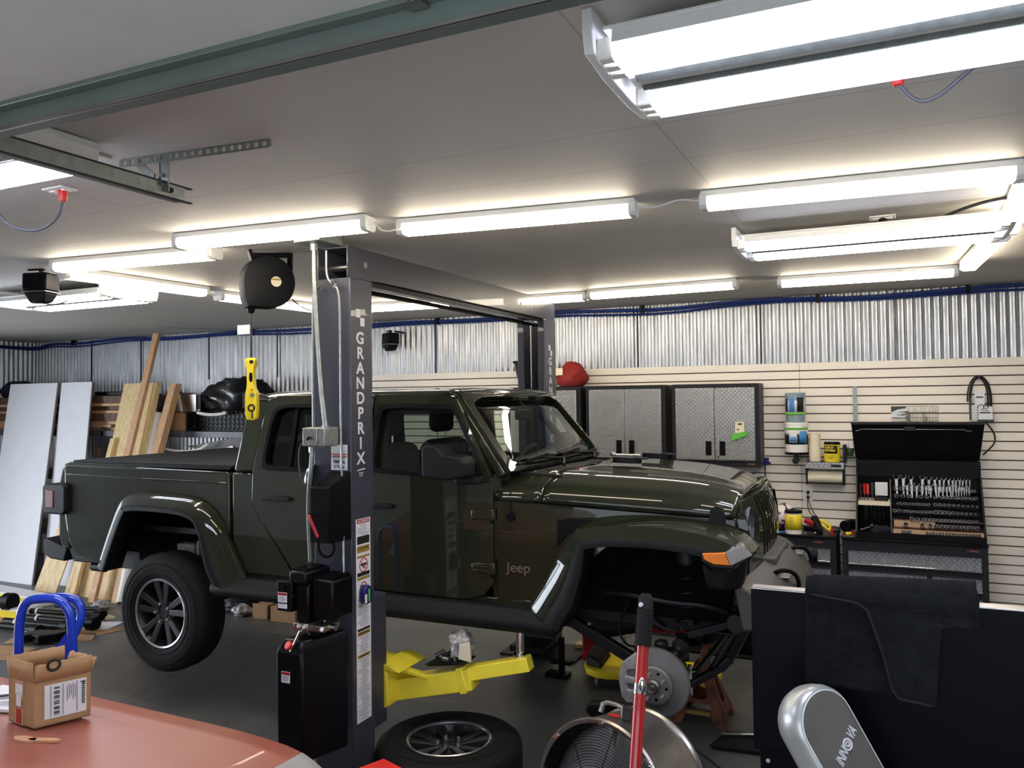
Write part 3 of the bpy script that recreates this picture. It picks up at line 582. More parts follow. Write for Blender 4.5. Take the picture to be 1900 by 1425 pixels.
tank = mk('oil_tank', G().loft([[(-2.815, 3.2, .325), (-2.655, 3.2, .31), (-2.54, 3.42, .34), (-2.70, 3.42, .34)], [(-2.822, 3.2, .845), (-2.66, 3.2, .845), (-2.53, 3.42, .875), (-2.70, 3.42, .875)], [(-2.80, 3.235, .905), (-2.675, 3.235, .905), (-2.55, 3.42, .93), (-2.70, 3.42, .93)]]), 'postbk', lift, bevel=.012, smooth=25)
mk('tank_neck', G().cyl((-2.66, 3.33, .92), (-2.66, 3.33, .95), .05), 'black', tank)
mk('filler_cap', G().cyl((-2.745, 3.222, .875), (-2.75, 3.205, .885), .021, n=20), 'brightred', tank, bevel=.003)
sticker(tank, -2.782, -2.728, 3.1975, .70, .755, hdr=.28)
mk('mounting_foot', G().box(-2.84, -2.78, 3.35, 3.44, .18, .27), 'black', lift, bevel=.01)
# tape measure clipped to the post
tm = thing('tape_measure', (-2.555, 3.59, 1.06), 'blue tape measure stuck to the warning strip on the lift post', 'tape measure')
mk('case', G().prism(rpoly([(3.555, 1.02), (3.555, 1.105), (3.585, 1.125), (3.625, 1.105), (3.625, 1.02)], 2), 'x', -2.567, -2.53), 'dkblue', tm, bevel=.006)
mk('clip', G().box(-2.53, -2.526, 3.588, 3.598, 1.035, 1.10), 'green', tm); mk('sticker', G().box(-2.53, -2.5285, 3.556, 3.575, 1.03, 1.075), 'label', tm)
# carriage and yellow swing arms
mk('carriage', G().box(-2.78, -2.60, 3.70, 3.86, .30, 1.02), 'post', lift, bevel=.006)
ar = mk('arm_root', G().prism([(-2.80, .40), (-2.62, .37), (-2.58, .385), (-2.58, .575), (-2.62, .60), (-2.80, .60), (-2.80, .585), (-2.64, .57), (-2.625, .555), (-2.625, .42), (-2.80, .42)], 'y', 3.83, 4.10), 'yellow', lift, bevel=.006)
mk('pivot_pin', G().cyl((-2.74, 3.96, .38), (-2.74, 3.96, .62), .035), 'black', ar)
mk('gusset', G().box(-2.73, -2.635, 3.86, 3.87, .42, .575), 'yellow', ar)
def beam(p0, p1, wd, th): return G().bar(p0, p1, wd, th)
mk('arm_tube', beam((-2.62, 3.98, .44), (-2.13, 4.02, .555), .12, .115), 'yellow', lift, bevel=.004, label='thick outer arm tube')
mk('arm_stop', beam((-2.20, 4.02, .54), (-2.16, 4.02, .549), .135, .14), 'yellow', lift, bevel=.003)
mk('arm_extension', beam((-2.16, 4.02, .575), (-1.80, 4.05, .665), .085, .075), 'yellow', lift, bevel=.004)
mk('arm_brace', G().bar((-2.64, 3.92, .59), (-2.38, 3.95, .545), .02, .05, (0, 1, 0)).prism([(-2.66, .59), (-2.5, .585), (-2.58, .62), (-2.65, .615)], 'y', 3.83, 4.12), 'yellow', lift, bevel=.003)
pd = mk('lift_pad_stem', G().cyl((-1.87, 4.07, .68), (-1.87, 4.07, .83), .022, n=14).cyl((-1.87, 4.07, .68), (-1.87, 4.07, .70), .04, n=14), 'chrome', lift)
mk('lift_pad', G().cyl((-1.87, 4.07, .83), (-1.87, 4.07, .85), .05), 'rubber', pd)
# far side: carriage and arm
mk('carriage', G().box(-2.73, -2.45, 5.98, 6.16, .12, .95), 'post', lift, bevel=.006)
mk('arm_root', G().box(-2.72, -2.42, 5.72, 6.02, .30, .36).box(-2.72, -2.42, 5.72, 6.02, .14, .19), 'under', lift, bevel=.006)
mk('floor_foot', G().box(-2.36, -2.2, 5.68, 5.74, .10, .13).box(-2.30, -2.26, 5.69, 5.73, .03, .3).box(-2.4, -2.22, 5.66, 5.76, .0, .035), 'black', lift, bevel=.004)
lt = ['G', 'R', 'A', 'N', 'D', 'P', 'R', 'I', 'X']; XF = XB+.0008
vletters(fp_, 6.275, 2.405, .0805, .088, 1.12)
mk('checker_logo', G().box(XF-.0003, XF+.0006, 6.24, 6.278, 2.50, 2.545).box(XF-.0003, XF+.0006, 6.278, 6.315, 2.455, 2.50), 'ltgrey', fp_, smooth=0)
mk('lock_rail', G().box(-2.70, -2.69, 6.16, 6.17, .9, 2.72), 'steel', fp_)
mk('round_cap', G().lathe((-2.80, 3.46, 1.69), (-1, -.35, .1), [(.075, -.015), (.074, 0), (.06, .018), (.03, .028), (.001, .03)], 28), 'chrome', lift)
# cord reel and drop light
rl = thing('cord_reel', (-3.31, 3.68, 2.8), 'black retractable cord reel hanging under the ceiling left of the near post', 'cord reel')
u = Vector((.906, .4226, 0)); n_ = Vector((.4226, -.906, 0))  # disc faces half toward the camera
c0 = Vector((-3.295, 3.69, 2.80)); dn = (Vector((.84, -.54, 0))).normalized(); dx = Vector((.54, .84, 0))
body = []
for k in range(40):
    a = 2*math.pi*k/40; rr_ = .155; px, pz = rr_*math.cos(a), rr_*math.sin(a)
    if px < -.02 and pz < .0: px = max(px, -.15) ; pz = pz if px > -.02 else -.155*min(1, abs(math.sin(a))*1.25+.25)
    body.append((px-.004, pz))
mk('drum_housing', G().loft([[c0+dx*(p[0]*s)+Vector((0, 0, p[1]*s))+dn*d for p in body] for s, d in ((.93, -.06), (1, -.045), (1, .035), (.95, .052), (.80, .06))]), 'plastic', rl, smooth=35)
mk('round_badge', G().cyl(c0+dn*.059+dx*.03, c0+dn*.063+dx*.03, .030, n=24), 'cream', rl)
mk('badge_stripe', G().bar(c0+dn*.064+dx*.006+Vector((0, 0, .012)), c0+dn*.064+dx*.054+Vector((0, 0, .012)), .001, .010), 'gold', rl)
mk('mount_bracket', G().bar(c0+dx*-.10+Vector((0, 0, .15)), c0+dx*.13+Vector((0, 0, .17)), .05, .03).bar(c0+dx*.13+Vector((0, 0, .185)), c0+dx*.13+Vector((0, 0, .07)), .012, .04).bar(c0+dx*-.11+Vector((0, 0, .185)), c0+dx*-.09+Vector((0, 0, .12)), .05, .02), 'black', rl, bevel=.006)
mk('guide_roller', G().cyl(c0+dx*-.10+Vector((0, 0, -.155)), c0+dx*-.10+Vector((0, 0, -.185)), .026, .018, n=12), 'black', rl, bevel=.004)
b0 = c0+dx*-.10+Vector((0, 0, -.18)); lampt = b0+Vector((0, 0, -.265))
mk('cable', G().tube([b0, b0+Vector((.002, 0, -.1)), lampt+Vector((0, 0, .0))], [.005, .005, .007], 8), 'cord', rl)
mk('power_cable', G().tube(bez([c0+dx*.14+Vector((0, 0, -.09)), c0+dx*.22+Vector((0, 0, -.15)), c0+dx*.36+Vector((0, 0, -.165)), c0+dx*.5+Vector((0, 0, -.16))], 2), .004, 6), 'cord', rl)
dl = thing('drop_light', tuple(lampt), 'yellow hand held drop light hanging from the cord reel in front of the cab corner', 'work light')
T = lampt; dn = (Vector((.35, -.94, 0))).normalized(); dx = Vector((.94, .35, 0))
def dlp(x, z): return T+dx*x+Vector((0, 0, z))
ol = [(-.028, 0), (.032, 0), (.032, -.03), (.022, -.05), (.022, -.17), (.04, -.2), (.042, -.27), (.04, -.35), (.015, -.362), (-.03, -.355), (-.03, -.21), (-.018, -.17), (-.018, -.05), (-.03, -.035)]
ol = rpoly([(a, b) for a, b in ol], 1, .2)
mk('case', G().loft([[dlp(a*s, -.18+(b+.18)*s)+dn*d for a, b in ol] for s, d in ((.92, -.024), (1, -.016), (1, .016), (.92, .024))]), 'yplastic', dl, smooth=30)
mk('plug_socket', G().bar(dlp(.012, -.015)+dn*.026, dlp(.012, -.032)+dn*.026, .02, .004, dn), 'black', dl)
mk('grip_window', G().loft([[dlp(p[0], -.085-p[1])+dn*d for p in rpoly([(-.002, 0), (.018, 0), (.018, .055), (-.002, .055)], 2)] for d in (.020, .027)]), 'black', dl)
mk('button', G().cyl(dlp(.016, -.185)+dn*.02, dlp(.016, -.185)+dn*.03, .007, n=12), 'orange', dl); mk('lock_screw', G().cyl(dlp(.016, -.215)+dn*.02, dlp(.016, -.215)+dn*.03, .012, n=16), 'steel', dl)
mk('hook_slot', G().torus(dlp(.01, -.29)+dn*.025, dn, .018, .0055, 24, 6).bar(dlp(.015, -.30)+dn*.025, dlp(.016, -.35)+dn*.025, .008, .004, dn), 'dkprint', dl)
tag(mk('ceiling_card', G().box(-3.50, -3.405, 3.655, 3.657, 2.50, 2.555), 'label', rl, smooth=0), 'small printed tag on the cord')
# ---------------------------------------------------------------- the pickup truck (nose to +X, centre line y = 4.93)
YC = 4.93
truck = thing('pickup_truck', (-3.0, YC, .24), 'olive green four door pickup truck raised on the lift, front wheel removed', 'truck')
def my(y): return 2*YC-y
YS = 4.10     # near body side
def mirx(g, whole=False, dx=0, dy=0):  # the same piece on the far side
    n = len(g.v); g.pair = None if whole else (n, len(g.f)); g.v += [(p[0]+dx, my(p[1])+dy, p[2]) for p in g.v[:n]]; g.f += [tuple(i+n for i in reversed(q)) for q in g.f[:]]; return g
# --- load bed
bed = [(-5.63, 1.63), (-5.61, 1.655), (-4.005, 1.635), (-3.995, 1.60), (-3.995, .95), (-3.90, .95), (-3.90, .97), (-3.98, .97), (-4.06, 1.22), (-4.27, 1.40), (-4.76, 1.41), (-4.90, 1.36), (-5.12, 1.0), (-5.16, .94), (-5.50, .96), (-5.58, 1.08), (-5.62, 1.25)]
bed[5:8] = []
bd = mk('load_bed', mirx(G().prism([(p[0], p[1]) for p in bed], 'y', YS-.01, YS+.10)), 'paint', truck, bevel=.018, seg=3)
mk('bed_crease', mirx(G().bar((-5.60, YS-.008, 1.575), (-4.01, YS-.008, 1.558), .012, .012)), 'paint', bd, bevel=.004)
mk('bed_floor', G().box(-5.58, -4.02, YS+.1, my(YS+.1), 1.18, 1.22).box(-4.05, -4.0, YS+.1, my(YS+.1), 1.0, 1.63), 'under', bd)
mk('bed_cover', G().box(-5.59, -4.0, YS+.035, my(YS+.035), 1.655, 1.678), 'plastic', truck, bevel=.006, label='flat black bed cover')
mk('cover_rail', mirx(G().box(-5.60, -4.0, YS+.01, YS+.035, 1.645, 1.664)), 'black', truck, bevel=.003)
tg = mk('tailgate', G().box(-5.68, -5.60, YS+.02, my(YS+.02), 1.10, 1.655), 'paint', truck, bevel=.025, seg=3)
mk('rear_corner', mirx(G().prism([(-5.60, 1.63), (-5.665, 1.62), (-5.70, 1.50), (-5.70, 1.12), (-5.66, 1.02), (-5.56, 1.02)], 'y', YS-.005, YS+.14)), 'paint', truck, bevel=.02, seg=3)
for s in (0, 1):
    y0, y1 = (YS-.045, YS+.12) if not s else (my(YS+.12), my(YS-.045))
    tl = mk('tail_lamp', G().prism([(-5.80, 1.275), (-5.83, 1.30), (-5.83, 1.475), (-5.81, 1.50), (-5.60, 1.51), (-5.57, 1.49), (-5.57, 1.30), (-5.60, 1.275)], 'y', y0, y1), 'plastic', truck, bevel=.015, seg=3)
    yy = y0-.004 if not s else y1
    mk('tail_lens', G().box(-5.785, -5.70, yy, yy+.006, 1.325, 1.455), 'taillens', tl, bevel=.003)
    mk('tail_lens', G().box(-5.837, -5.829, y0+.02, y1-.02, 1.30, 1.475), 'taillens', tl, bevel=.003)
mk('rear_bumper', mirx(G().loft([[(x, y, z) for x, z in ((-5.97+o, 1.06), (-5.97+o, .96), (-5.90+o, .93), (-5.64, .92), (-5.60, 1.03), (-5.86, 1.085))] for y, o in ((YS+.0, .10), (YS+.12, .02), (YS+.4, 0), (YC, 0))]), True), 'plastic', truck, bevel=.012)
mk('bed_valance', mirx(G().prism([(-5.62, 1.045), (-5.18, 1.02), (-5.16, .93), (-5.55, .925)], 'y', YS+.01, YS+.05)), 'plastic', truck, bevel=.01)
mk('tow_hitch', G().box(-5.9, -5.6, YC-.04, YC+.04, .82, .90).cyl((-5.5, YS+.14, .87), (-5.36, YS+.14, .87), .035), 'under', truck, bevel=.005)
# --- cab lower shell
def YT(z): return YS + max(0, z-1.66)*.22          # the glasshouse leans inward
sill = 0.955
def side(poly, y_in=.045):
    g = G(); g.prism(poly, 'y', YS, YS+y_in); return mirx(g)
mk('cab_corner', mirx(G().loft([[(x, YT(z)-.002, z) for x, z in ((-3.975, .97), (-3.452, .97), (-3.775, 1.405), (-3.80, 1.46), (-3.795, 1.63), (-3.975, 1.63))], [(x, YT(z)+.05, z) for x, z in ((-3.975, .97), (-3.452, .97), (-3.775, 1.405), (-3.80, 1.46), (-3.795, 1.63), (-3.975, 1.63))]])), 'paint', truck, bevel=.012, seg=3)
# upper corner (behind the rear door), curved
ring = lambda off: [(x+0, YT(z)+off, z) for x, z in ((-3.97, 1.637), (-3.79, 1.637), (-3.745, 2.12), (-3.89, 2.165), (-3.925, 2.12))]
mk('cab_corner', mirx(G().loft([ring(-.002), ring(.07)])), 'paint', truck, bevel=.022, seg=3)
mk('cab_back', G().box(-3.97, -3.93, YS+.05, my(YS+.05), 1.0, 1.72).box(-3.95, -3.90, YS+.07, my(YS+.07), 2.06, 2.16).box(-3.95, -3.91, YC-.05, YC+.05, 1.7, 2.1).box(-3.96, -3.90, YS+.1, YS+.25, 1.7, 2.1).box(-3.96, -3.90, my(YS+.25), my(YS+.1), 1.7, 2.1), 'paint', truck)
mk('rear_window', G().box(-3.94, -3.932, YS+.2, my(YS+.2), 1.7, 2.08), 'tint', truck)
mk('cab_floor', G().box(-3.95, -1.75, YS+.04, my(YS+.04), .93, 1.0), 'under', truck)
mk('sill', mirx(G().box(-3.97, -1.72, YS+.006, YS+.06, .90, .985)), 'paint', truck, bevel=.01)
# --- doors
def door(name, outer, win, glass, lean_split=1.66, near=True, m='paint'):
    def fn(u, v, w):
        y = YT(v)+.022+w-.022
        return (u, y if near else my(y), v)
    # polygon gets extra points on the belt line so it can fold there
    win = rpoly(win, 2, .2)
    d = plate(name, [outer, win], .044, lambda u, v, w: fn(u, v, w+.0), m, truck, bevel=.006)
    rim_o = rpoly([(a, b) for a, b in win], 0)
    cx_ = sum(p[0] for p in win)/len(win); cz_ = sum(p[1] for p in win)/len(win)
    inn = [(cx_+(p[0]-cx_)*.955, cz_+(p[1]-cz_)*.93) for p in win]; out = [(cx_+(p[0]-cx_)*1.035, cz_+(p[1]-cz_)*1.055) for p in win]
    plate('window_seal', [out, inn], .05, lambda u, v, w: fn(u, v, w-.003), 'black', d, bevel=.003)
    plate(glass[0], [rim_o], .006, lambda u, v, w: fn(u, v, w+.012), glass[1], d)
    return d
def folded(poly):   # insert belt-line points
    out = []
    for a, b in zip(poly, poly[1:]+poly[:1]):
        out.append(a)
        if (a[1]-1.66)*(b[1]-1.66) < -1e-6: t = (1.66-a[1])/(b[1]-a[1]); out.append((a[0]+(b[0]-a[0])*t, 1.66))
    return out
fd_o = [(-2.875, 1.0), (-2.84, .965), (-2.22, .965), (-2.09, 1.0), (-2.03, 1.07), (-2.03, 1.60), (-2.05, 1.67), (-2.12, 1.80), (-2.30, 2.085), (-2.33, 2.115), (-2.36, 2.125), (-2.86, 2.135), (-2.88, 2.10)]
fd_w = [(-2.85, 1.70), (-2.82, 1.67), (-2.13, 1.655), (-2.11, 1.68), (-2.12, 1.72), (-2.30, 2.03), (-2.34, 2.06), (-2.80, 2.07), (-2.845, 2.04)]
rd_o = [(-3.43, 1.0), (-3.39, .965), (-2.92, .965), (-2.895, 1.0), (-2.895, 2.11), (-2.92, 2.135), (-3.66, 2.14), (-3.74, 2.11), (-3.785, 1.60), (-3.79, 1.46), (-3.76, 1.40)]
rd_w = [(-3.70, 1.70), (-3.66, 1.665), (-2.99, 1.665), (-2.96, 1.70), (-2.955, 2.04), (-2.99, 2.07), (-3.60, 2.075), (-3.66, 2.04), (-3.685, 1.95)]
doors = []
for near in (True, False):
    f = door('front_door', folded(fd_o), fd_w, ('window_glass', 'glass'), near=near)
    r = door('rear_door', folded(rd_o), rd_w, ('window_glass', 'tint'), near=near)
    doors.append((f, r))
f, r = doors[0]
mk('window_divider', G().hexa([(-3.515, YT(1.67)-.004, 1.67), (-3.485, YT(1.67)-.004, 1.67), (-3.485, YT(1.67)+.03, 1.67), (-3.515, YT(1.67)+.03, 1.67)], [(-3.515, YT(2.07)-.004, 2.07), (-3.485, YT(2.07)-.004, 2.07), (-3.485, YT(2.07)+.03, 2.07), (-3.515, YT(2.07)+.03, 2.07)]), 'black', r)
mk('door_gap', G().box(-2.893, -2.877, YS+.02, YS+.04, .97, 2.12), 'black', r)
for d_, x0, x1, z in ((r, -3.70, -3.45, 1.475), (f, -2.93, -2.68, 1.465)):
    h = mk('door_handle', G().prism(rpoly([(x0, z+.012), (x0+.02, z-.012), (x1-.02, z-.014), (x1, z+.004), (x1-.03, z+.02)], 1), 'y', YS-.048, YS-.026), 'plastic', d_, bevel=.006)
    mk('handle_foot', G().cyl((x0+.03, YS-.03, z), (x0+.03, YS, z), .012, n=10).cyl((x1-.03, YS-.03, z), (x1-.03, YS, z), .012, n=10), 'plastic', h)
    mk('key_lock', G().cyl((x1-.07 if d_ is r else x0+.12, YS-.0, z-.045), (x1-.07 if d_ is r else x0+.12, YS-.008, z-.045), .010, n=14), 'chrome', d_)
for z in (1.448, 1.148):
    hh = mk('door_hinge', G().prism([(-2.165, z-.03), (-2.165, z+.025), (-2.05, z+.03), (-2.02, z+.035), (-2.02, z-.035), (-2.05, z-.03)], 'y', YS-.034, YS+.005), 'paint', f, bevel=.007, seg=3)
    mk('hinge_rib', G().box(-2.15, -2.06, YS-.040, YS-.034, z+.006, z+.013), 'paint', hh, bevel=.002); mk('hinge_rib', G().box(-2.15, -2.06, YS-.040, YS-.034, z-.016, z-.009), 'paint', hh, bevel=.002)
    mk('hinge_slot', G().box(-2.045, -2.03, YS-.026, YS-.02, z-.05, z-.03), 'black', hh)
# faint fold lines of the door skins
mk('door_crease', G().bar((-3.78, YS-.001, 1.562), (-2.90, YS-.001, 1.552), .008, .01), 'paint', r, bevel=.003)
mk('door_jamb_panel', mirx(G().box(-2.10, -2.0, YS+.014, YS+.04, .96, 1.66)), 'paint', truck)
mk('door_jamb_panel', mirx(G().box(-3.55, -2.05, YS+.014, YS+.04, .95, 1.03)), 'paint', truck)
# mirrors
mr = mk('side_mirror', G().loft([[(-2.36+a*.27, y, 1.655+b*.20) for a, b in ((.02, .08), (.0, .30), (.0, .88), (.08, .98), (.36, .95), (.52, .72), (.92, .66), (1.0, .5), (.98, .1), (.6, 0))] for y in (YS-.25, YS-.10)]), 'plastic', f, bevel=.02, seg=3)
mk('mirror_arm', G().box(-2.22, -2.08, YS-.12, YS+.0, 1.625, 1.665), 'plastic', mr, bevel=.01)
mk('side_mirror', G().loft([[(-2.36+a*.25, my(YS-y), 1.655+b*.2) for a, b in ((.02, .08), (.0, .88), (.5, .92), (1.0, .6), (.98, .1), (.6, 0))] for y in (.22, .06)]), 'plastic', doors[1][0], bevel=.02)
# fuel cap reflection disc seen by the post: round chrome convex mirror on the post side
# --- roof
def roofpt(u, v):
    x = -3.93 + 1.62*u; hw = .70-.015*abs(u-.5); s = 2*v-1; y = YC + s*hw
    z = 2.150 + .030*(1-abs(s)**3) - .03*max(0, (abs(s)-.9)/.1)**2*.7
    e = max(0, (u-.90)/.10); z -= .035*e*e; e2 = max(0, (.06-u)/.06); z -= .03*e2*e2
    return (x, y, z)
def roof_shell():
    g = G(); g.grid(roofpt, 30, 28); n = len(g.v)
    g.grid(lambda u, v: (roofpt(u, v)[0], roofpt(u, v)[1], 2.105), 30, 28)
    W_ = 31
    for i in range(30): g.f.append((i, i+1, n+i+1, n+i)); q = 28*W_; g.f.append((q+i, q+i+1, n+q+i+1, n+q+i))
    for j in range(28): g.f.append((j*W_, (j+1)*W_, n+(j+1)*W_, n+j*W_)); g.f.append((j*W_+30, (j+1)*W_+30, n+(j+1)*W_+30, n+j*W_+30))
    return g
rf = mk('roof', roof_shell(), 'paint', truck, smooth=35)
mk('drip_rail', mirx(G().box(-3.87, -2.33, YS+.095, YS+.125, 2.098, 2.118)), 'black', rf, bevel=.004)
# --- windscreen frame and glass
wt, wbz = (-2.325, 2.125), (-1.965, 1.675)
def ws(u, v, w):   # u across 0..1, v up 0..1
    hw = (.80-.07*v)-.0; y = YC-hw+2*hw*u; bow = .05*(1-(2*u-1)**2)
    return (wbz[0]+(wt[0]-wbz[0])*v+bow+w, y, wbz[1]+(wt[1]-wbz[1])*v + w*.6)
def strip_poly(pts, n=10):
    out = []
    for a, b in zip(pts, pts[1:]+pts[:1]):
        for k in range(n): out.append((a[0]+(b[0]-a[0])*k/n, a[1]+(b[1]-a[1])*k/n))
    return out
wso = strip_poly([(0, 0), (1, 0), (1, 1), (0, 1)]); wsi = strip_poly(rpoly([(.04, .04), (.97, .04), (.965, .95), (.045, .95)], 2, .1), 2)
wf_ = plate('windscreen_frame', [wso, wsi], .05, ws, 'paint', truck, bevel=.006)
mk('windscreen', G().grid(lambda u, v: ws(.035+.94*u, .035+.92*v, .004), 12, 4), 'glass', truck, solid=.004)
mk('header_panel', G().grid(lambda u, v: (wt[0]+.045*(1-(2*u-1)**2)+.022-.06*v, YC-.74+1.48*u, 2.118+.045*v**.5-.02*abs(2*u-1)**4), 14, 4), 'paint', truck, solid=.01)
mk('windscreen_seal', G().tube([ws(.065, .07, .03), ws(.5, .06, .03), ws(.935, .07, .03)], .008, 6), 'black', wf_)
ap = mk('a_pillar_trim', mirx(G().bar((-1.985, YS+.012, 1.66), (-2.335, YS+.105, 2.12), .055, .03, (0, 1, 0))), 'paint', truck, bevel=.012)
mk('cowl', G().loft([[(-2.0, y, 1.675), (-1.70, y, 1.660+b), (-1.70, y, 1.60), (-2.0, y, 1.60)] for y, b in ((YS+.20, 0), (YC, .02), (my(YS+.20), 0))]), 'plastic', truck)
# wipers
for y0, y1, x1 in ((4.42, 4.72, -1.72), (4.98, 5.28, -1.72)):
    wp = mk('wiper', G().tube([(-1.78, y0+.12, 1.70), (-1.84, y0+.28, 1.725), (-1.955, y1-.12, 1.735)], [.012, .008, .006], 6), 'black', truck)
    mk('wiper_blade', G().bar((-1.93, y0-.08, 1.735), (-1.965, y1+.02, 1.745), .012, .022), 'black', wp)
mk('mirror_interior', G().box(-2.23, -2.20, YC-.12, YC+.12, 1.96, 2.03).bar((-2.2, YC, 2.03), (-2.25, YC, 2.09), .02, .02), 'black', truck, bevel=.01)
# --- nose: fender sides and hood, tapering to the grille
def hwx(x): t = (x+1.97)/1.25; t = max(0, min(1, t)); return .828-.19*t**1.15           # half width of hood / fender side
XN = -.735
def nose_ring(x, zt, zb): return x, hwx(x), zt, zb
def noseside():
    g = G()
    xs = [-2.02, -1.9, -1.72, -1.5, -1.3, -1.1, -.9, XN]
    arch = lambda x: .97 if x < -1.66 else (.97+(x+1.66)/.24*.36 if x < -1.42 else (1.37 if x < -.9 else 1.33))
    rings = []
    for x in xs:
        hw = hwx(x); zt = 1.535-.075*(x+2.02)/1.3
        rings.append([(x, YC-hw, arch(x)), (x, YC-hw, zt), (x, YC-hw+.04, zt+.006), (x, YC-hw+.04, arch(x))])
    g.loft(rings); return mirx(g)
fs = mk('front_fender', noseside(), 'paint', truck, bevel=.006)
def hood_pt(u, v):
    x = -1.745+(XN+1.745)*u; hw = hwx(x)+.006; s = 2*v-1
    zc = 1.695-.045*u-.055*u**6; zs = 1.525-.060*u     # centre height and side height
    a = abs(s)
    prof = 1-max(0, (a-.55)/.45)**2.6 if a > .55 else 1
    bul = .028*(1/(1+math.exp((a-.50)*28)))*(1-u**5)*min(1, u*6)
    z = zs+(zc-.02-zs)*prof+bul
    yy = YC+hw*(s if a < .8 else math.copysign(.8+.2*math.sin(min(1, (a-.8)/.2)*math.pi/2)**.8, s))
    return (x+.03*(1-s*s)*u, yy, z)
hd = mk('hood', G().grid(hood_pt, 26, 60), 'paint', truck, solid=.012, smooth=60)
def cowl_pt(u, v):
    p = hood_pt(0, v); x = -2.02+.268*u; q = YC+(p[1]-YC)*hwx(x)/hwx(-1.745); return (x, q, p[2]+.0-.0*u)
for v_ in (0, .8): mk('cowl_side', G().grid(lambda u, v: cowl_pt(u, v_+v*.20), 6, 14), 'paint', truck, solid=.012, smooth=60)
mk('hood_seam', mirx(G().tube([(hood_pt(0, v)[0]-.004, hood_pt(0, v)[1]-.002, hood_pt(0, v)[2]+.001) for v in [i/30 for i in range(0, 12)]], .0035, 5)), 'black', hd)
mk('hood_latch', mirx(G().prism(rpoly([(-.855, 1.40), (-.79, 1.40), (-.78, 1.45), (-.79, 1.52), (-.81, 1.54), (-.85, 1.52), (-.865, 1.45)], 1, .12), 'y', YC-hwx(-.82)-.055, YC-hwx(-.82)+.0)), 'plastic', hd, bevel=.008)
mk('latch_slot', G().box(-.835, -.808, YC-hwx(-.82)-.054, YC-hwx(-.82)-.045, 1.42, 1.51), 'black', hd, bevel=.004)
for v0 in (.34, .66):
    mk('washer_nozzle', G().box(-1.66, -1.62, YC+(2*v0-1)*.8-.02, YC+(2*v0-1)*.8+.02, 1.685, 1.70), 'black', hd, bevel=.004)
# fender vent, antenna, badge
vt = mk('fender_vent', G().prism([(-1.67, 1.285), (-1.665, 1.425), (-1.60, 1.445), (-1.44, 1.445), (-1.48, 1.415), (-1.60, 1.36)], 'y', YC-hwx(-1.6)-.02, YC-hwx(-1.6)+.01), 'black', fs, bevel=.004)
vg = G()
for i in range(9):
    for j in range(5):
        x = -1.655+.024*i; z = 1.43-.022*j-(.011 if i % 2 else 0)
        if z > 1.33+(x+1.66)*.42+.0 and x < -1.47: vg.torus((x, YC-hwx(-1.6)-.021, z), (0, 1, 0), .010, .002, 6, 4)
mk('vent_mesh', vg, 'plastic', vt)
an = mk('antenna', G().tube([(-1.925, YS-.02, 1.45), (-1.93, YS-.0, 1.50), (-1.95, YS+.0, 1.86)], [.006, .003, .0018], 6).cyl((-1.925, YS-.03, 1.44), (-1.925, YS, 1.44), .022, n=14), 'black', truck)
for x, z in ((-1.975, 1.545), (-1.785, 1.535)): mk('fender_bolt', G().cyl((x, YC-hwx(x)-.006, z), (x, YC-hwx(x)+.01, z), .009, n=8), 'black', fs)
text('badge', 'Jeep', .078, (-1.89, YC-hwx(-1.89)-.003, 1.158), (1, 0.09, 0), (0, 0, 1), 'steel', fs, .003, 1.05, label='grey metal lettering')
# --- flares
def offs(path, d, leg=0):   # offset an open x,z path to its inner side; leg widens the steep half that faces the cab
    out = []; n_ = len(path)
    for i, p in enumerate(path):
        a = path[max(0, i-1)]; b = path[min(len(path)-1, i+1)]; dx_, dz = b[0]-a[0], b[1]-a[1]; l = math.hypot(dx_, dz); t_ = i/(n_-1); wgt = max(0, (.35-t_)/.35) if leg < 0 else max(0, (t_-.65)/.35) if leg > 0 else 0; dd = d*(1+.9*min(1, wgt*1.8)*abs(dz)/l); out.append((p[0]+dz/l*dd, p[1]-dx_/l*dd))
    return out
def flare(path, y_body, y_out, name, d1=.075, lip=.04, leg=0):
    P_ = bez(path, 3); n = len(P_); yb = [y_body(i/(n-1)) for i in range(n)]
    A = P_; B = offs(P_, .03, leg); Cc = offs(P_, d1, leg); D = offs(P_, d1+lip, leg)
    R1 = [[(A[i][0], yb[i]+.01, A[i][1]) for i in range(n)], [(A[i][0], yb[i]-.012, A[i][1]) for i in range(n)], [(B[i][0], y_out+.03, B[i][1]) for i in range(n)], [(Cc[i][0], y_out, Cc[i][1]) for i in range(n)], [(Cc[i][0], y_out+.012, Cc[i][1]-.0) for i in range(n)]]
    fx, fy = (-.05, -.11) if name == 'front_flare' else (0, 0)
    fl = mk(name, mirx(G().loft(R1, caps=False, closed=False), False, fx, fy), 'paint', truck, smooth=50, solid=.006)
    R2 = [[(Cc[i][0], y_out-.001, Cc[i][1]) for i in range(n)], [(D[i][0], y_out+.004, D[i][1]) for i in range(n)], [(D[i][0], y_out+.02, D[i][1]) for i in range(n)], [(D[i][0], yb[i]+.06, D[i][1]) for i in range(n)]]
    mk('flare_lip', mirx(G().loft(R2, caps=False, closed=False), False, fx, fy), 'plastic', fl, smooth=50, solid=.006)
    return fl
RF = [(-5.19, .955), (-5.10, 1.16), (-4.98, 1.40), (-4.90, 1.47), (-4.55, 1.475), (-4.22, 1.455), (-4.05, 1.32), (-3.93, 1.10), (-3.84, .955)]
flare(RF, lambda t: YS-.01, 3.99, 'rear_flare', leg=1)
FF = [(-1.82, .985), (-1.70, 1.18), (-1.58, 1.39), (-1.47, 1.455), (-1.15, 1.475), (-.86, 1.455), (-.68, 1.40), (-.62, 1.33)]
ffl = flare(FF, lambda t: YC-hwx(-1.82+1.2*t)+.0, 3.99, 'front_flare', .085, .045, leg=-1)
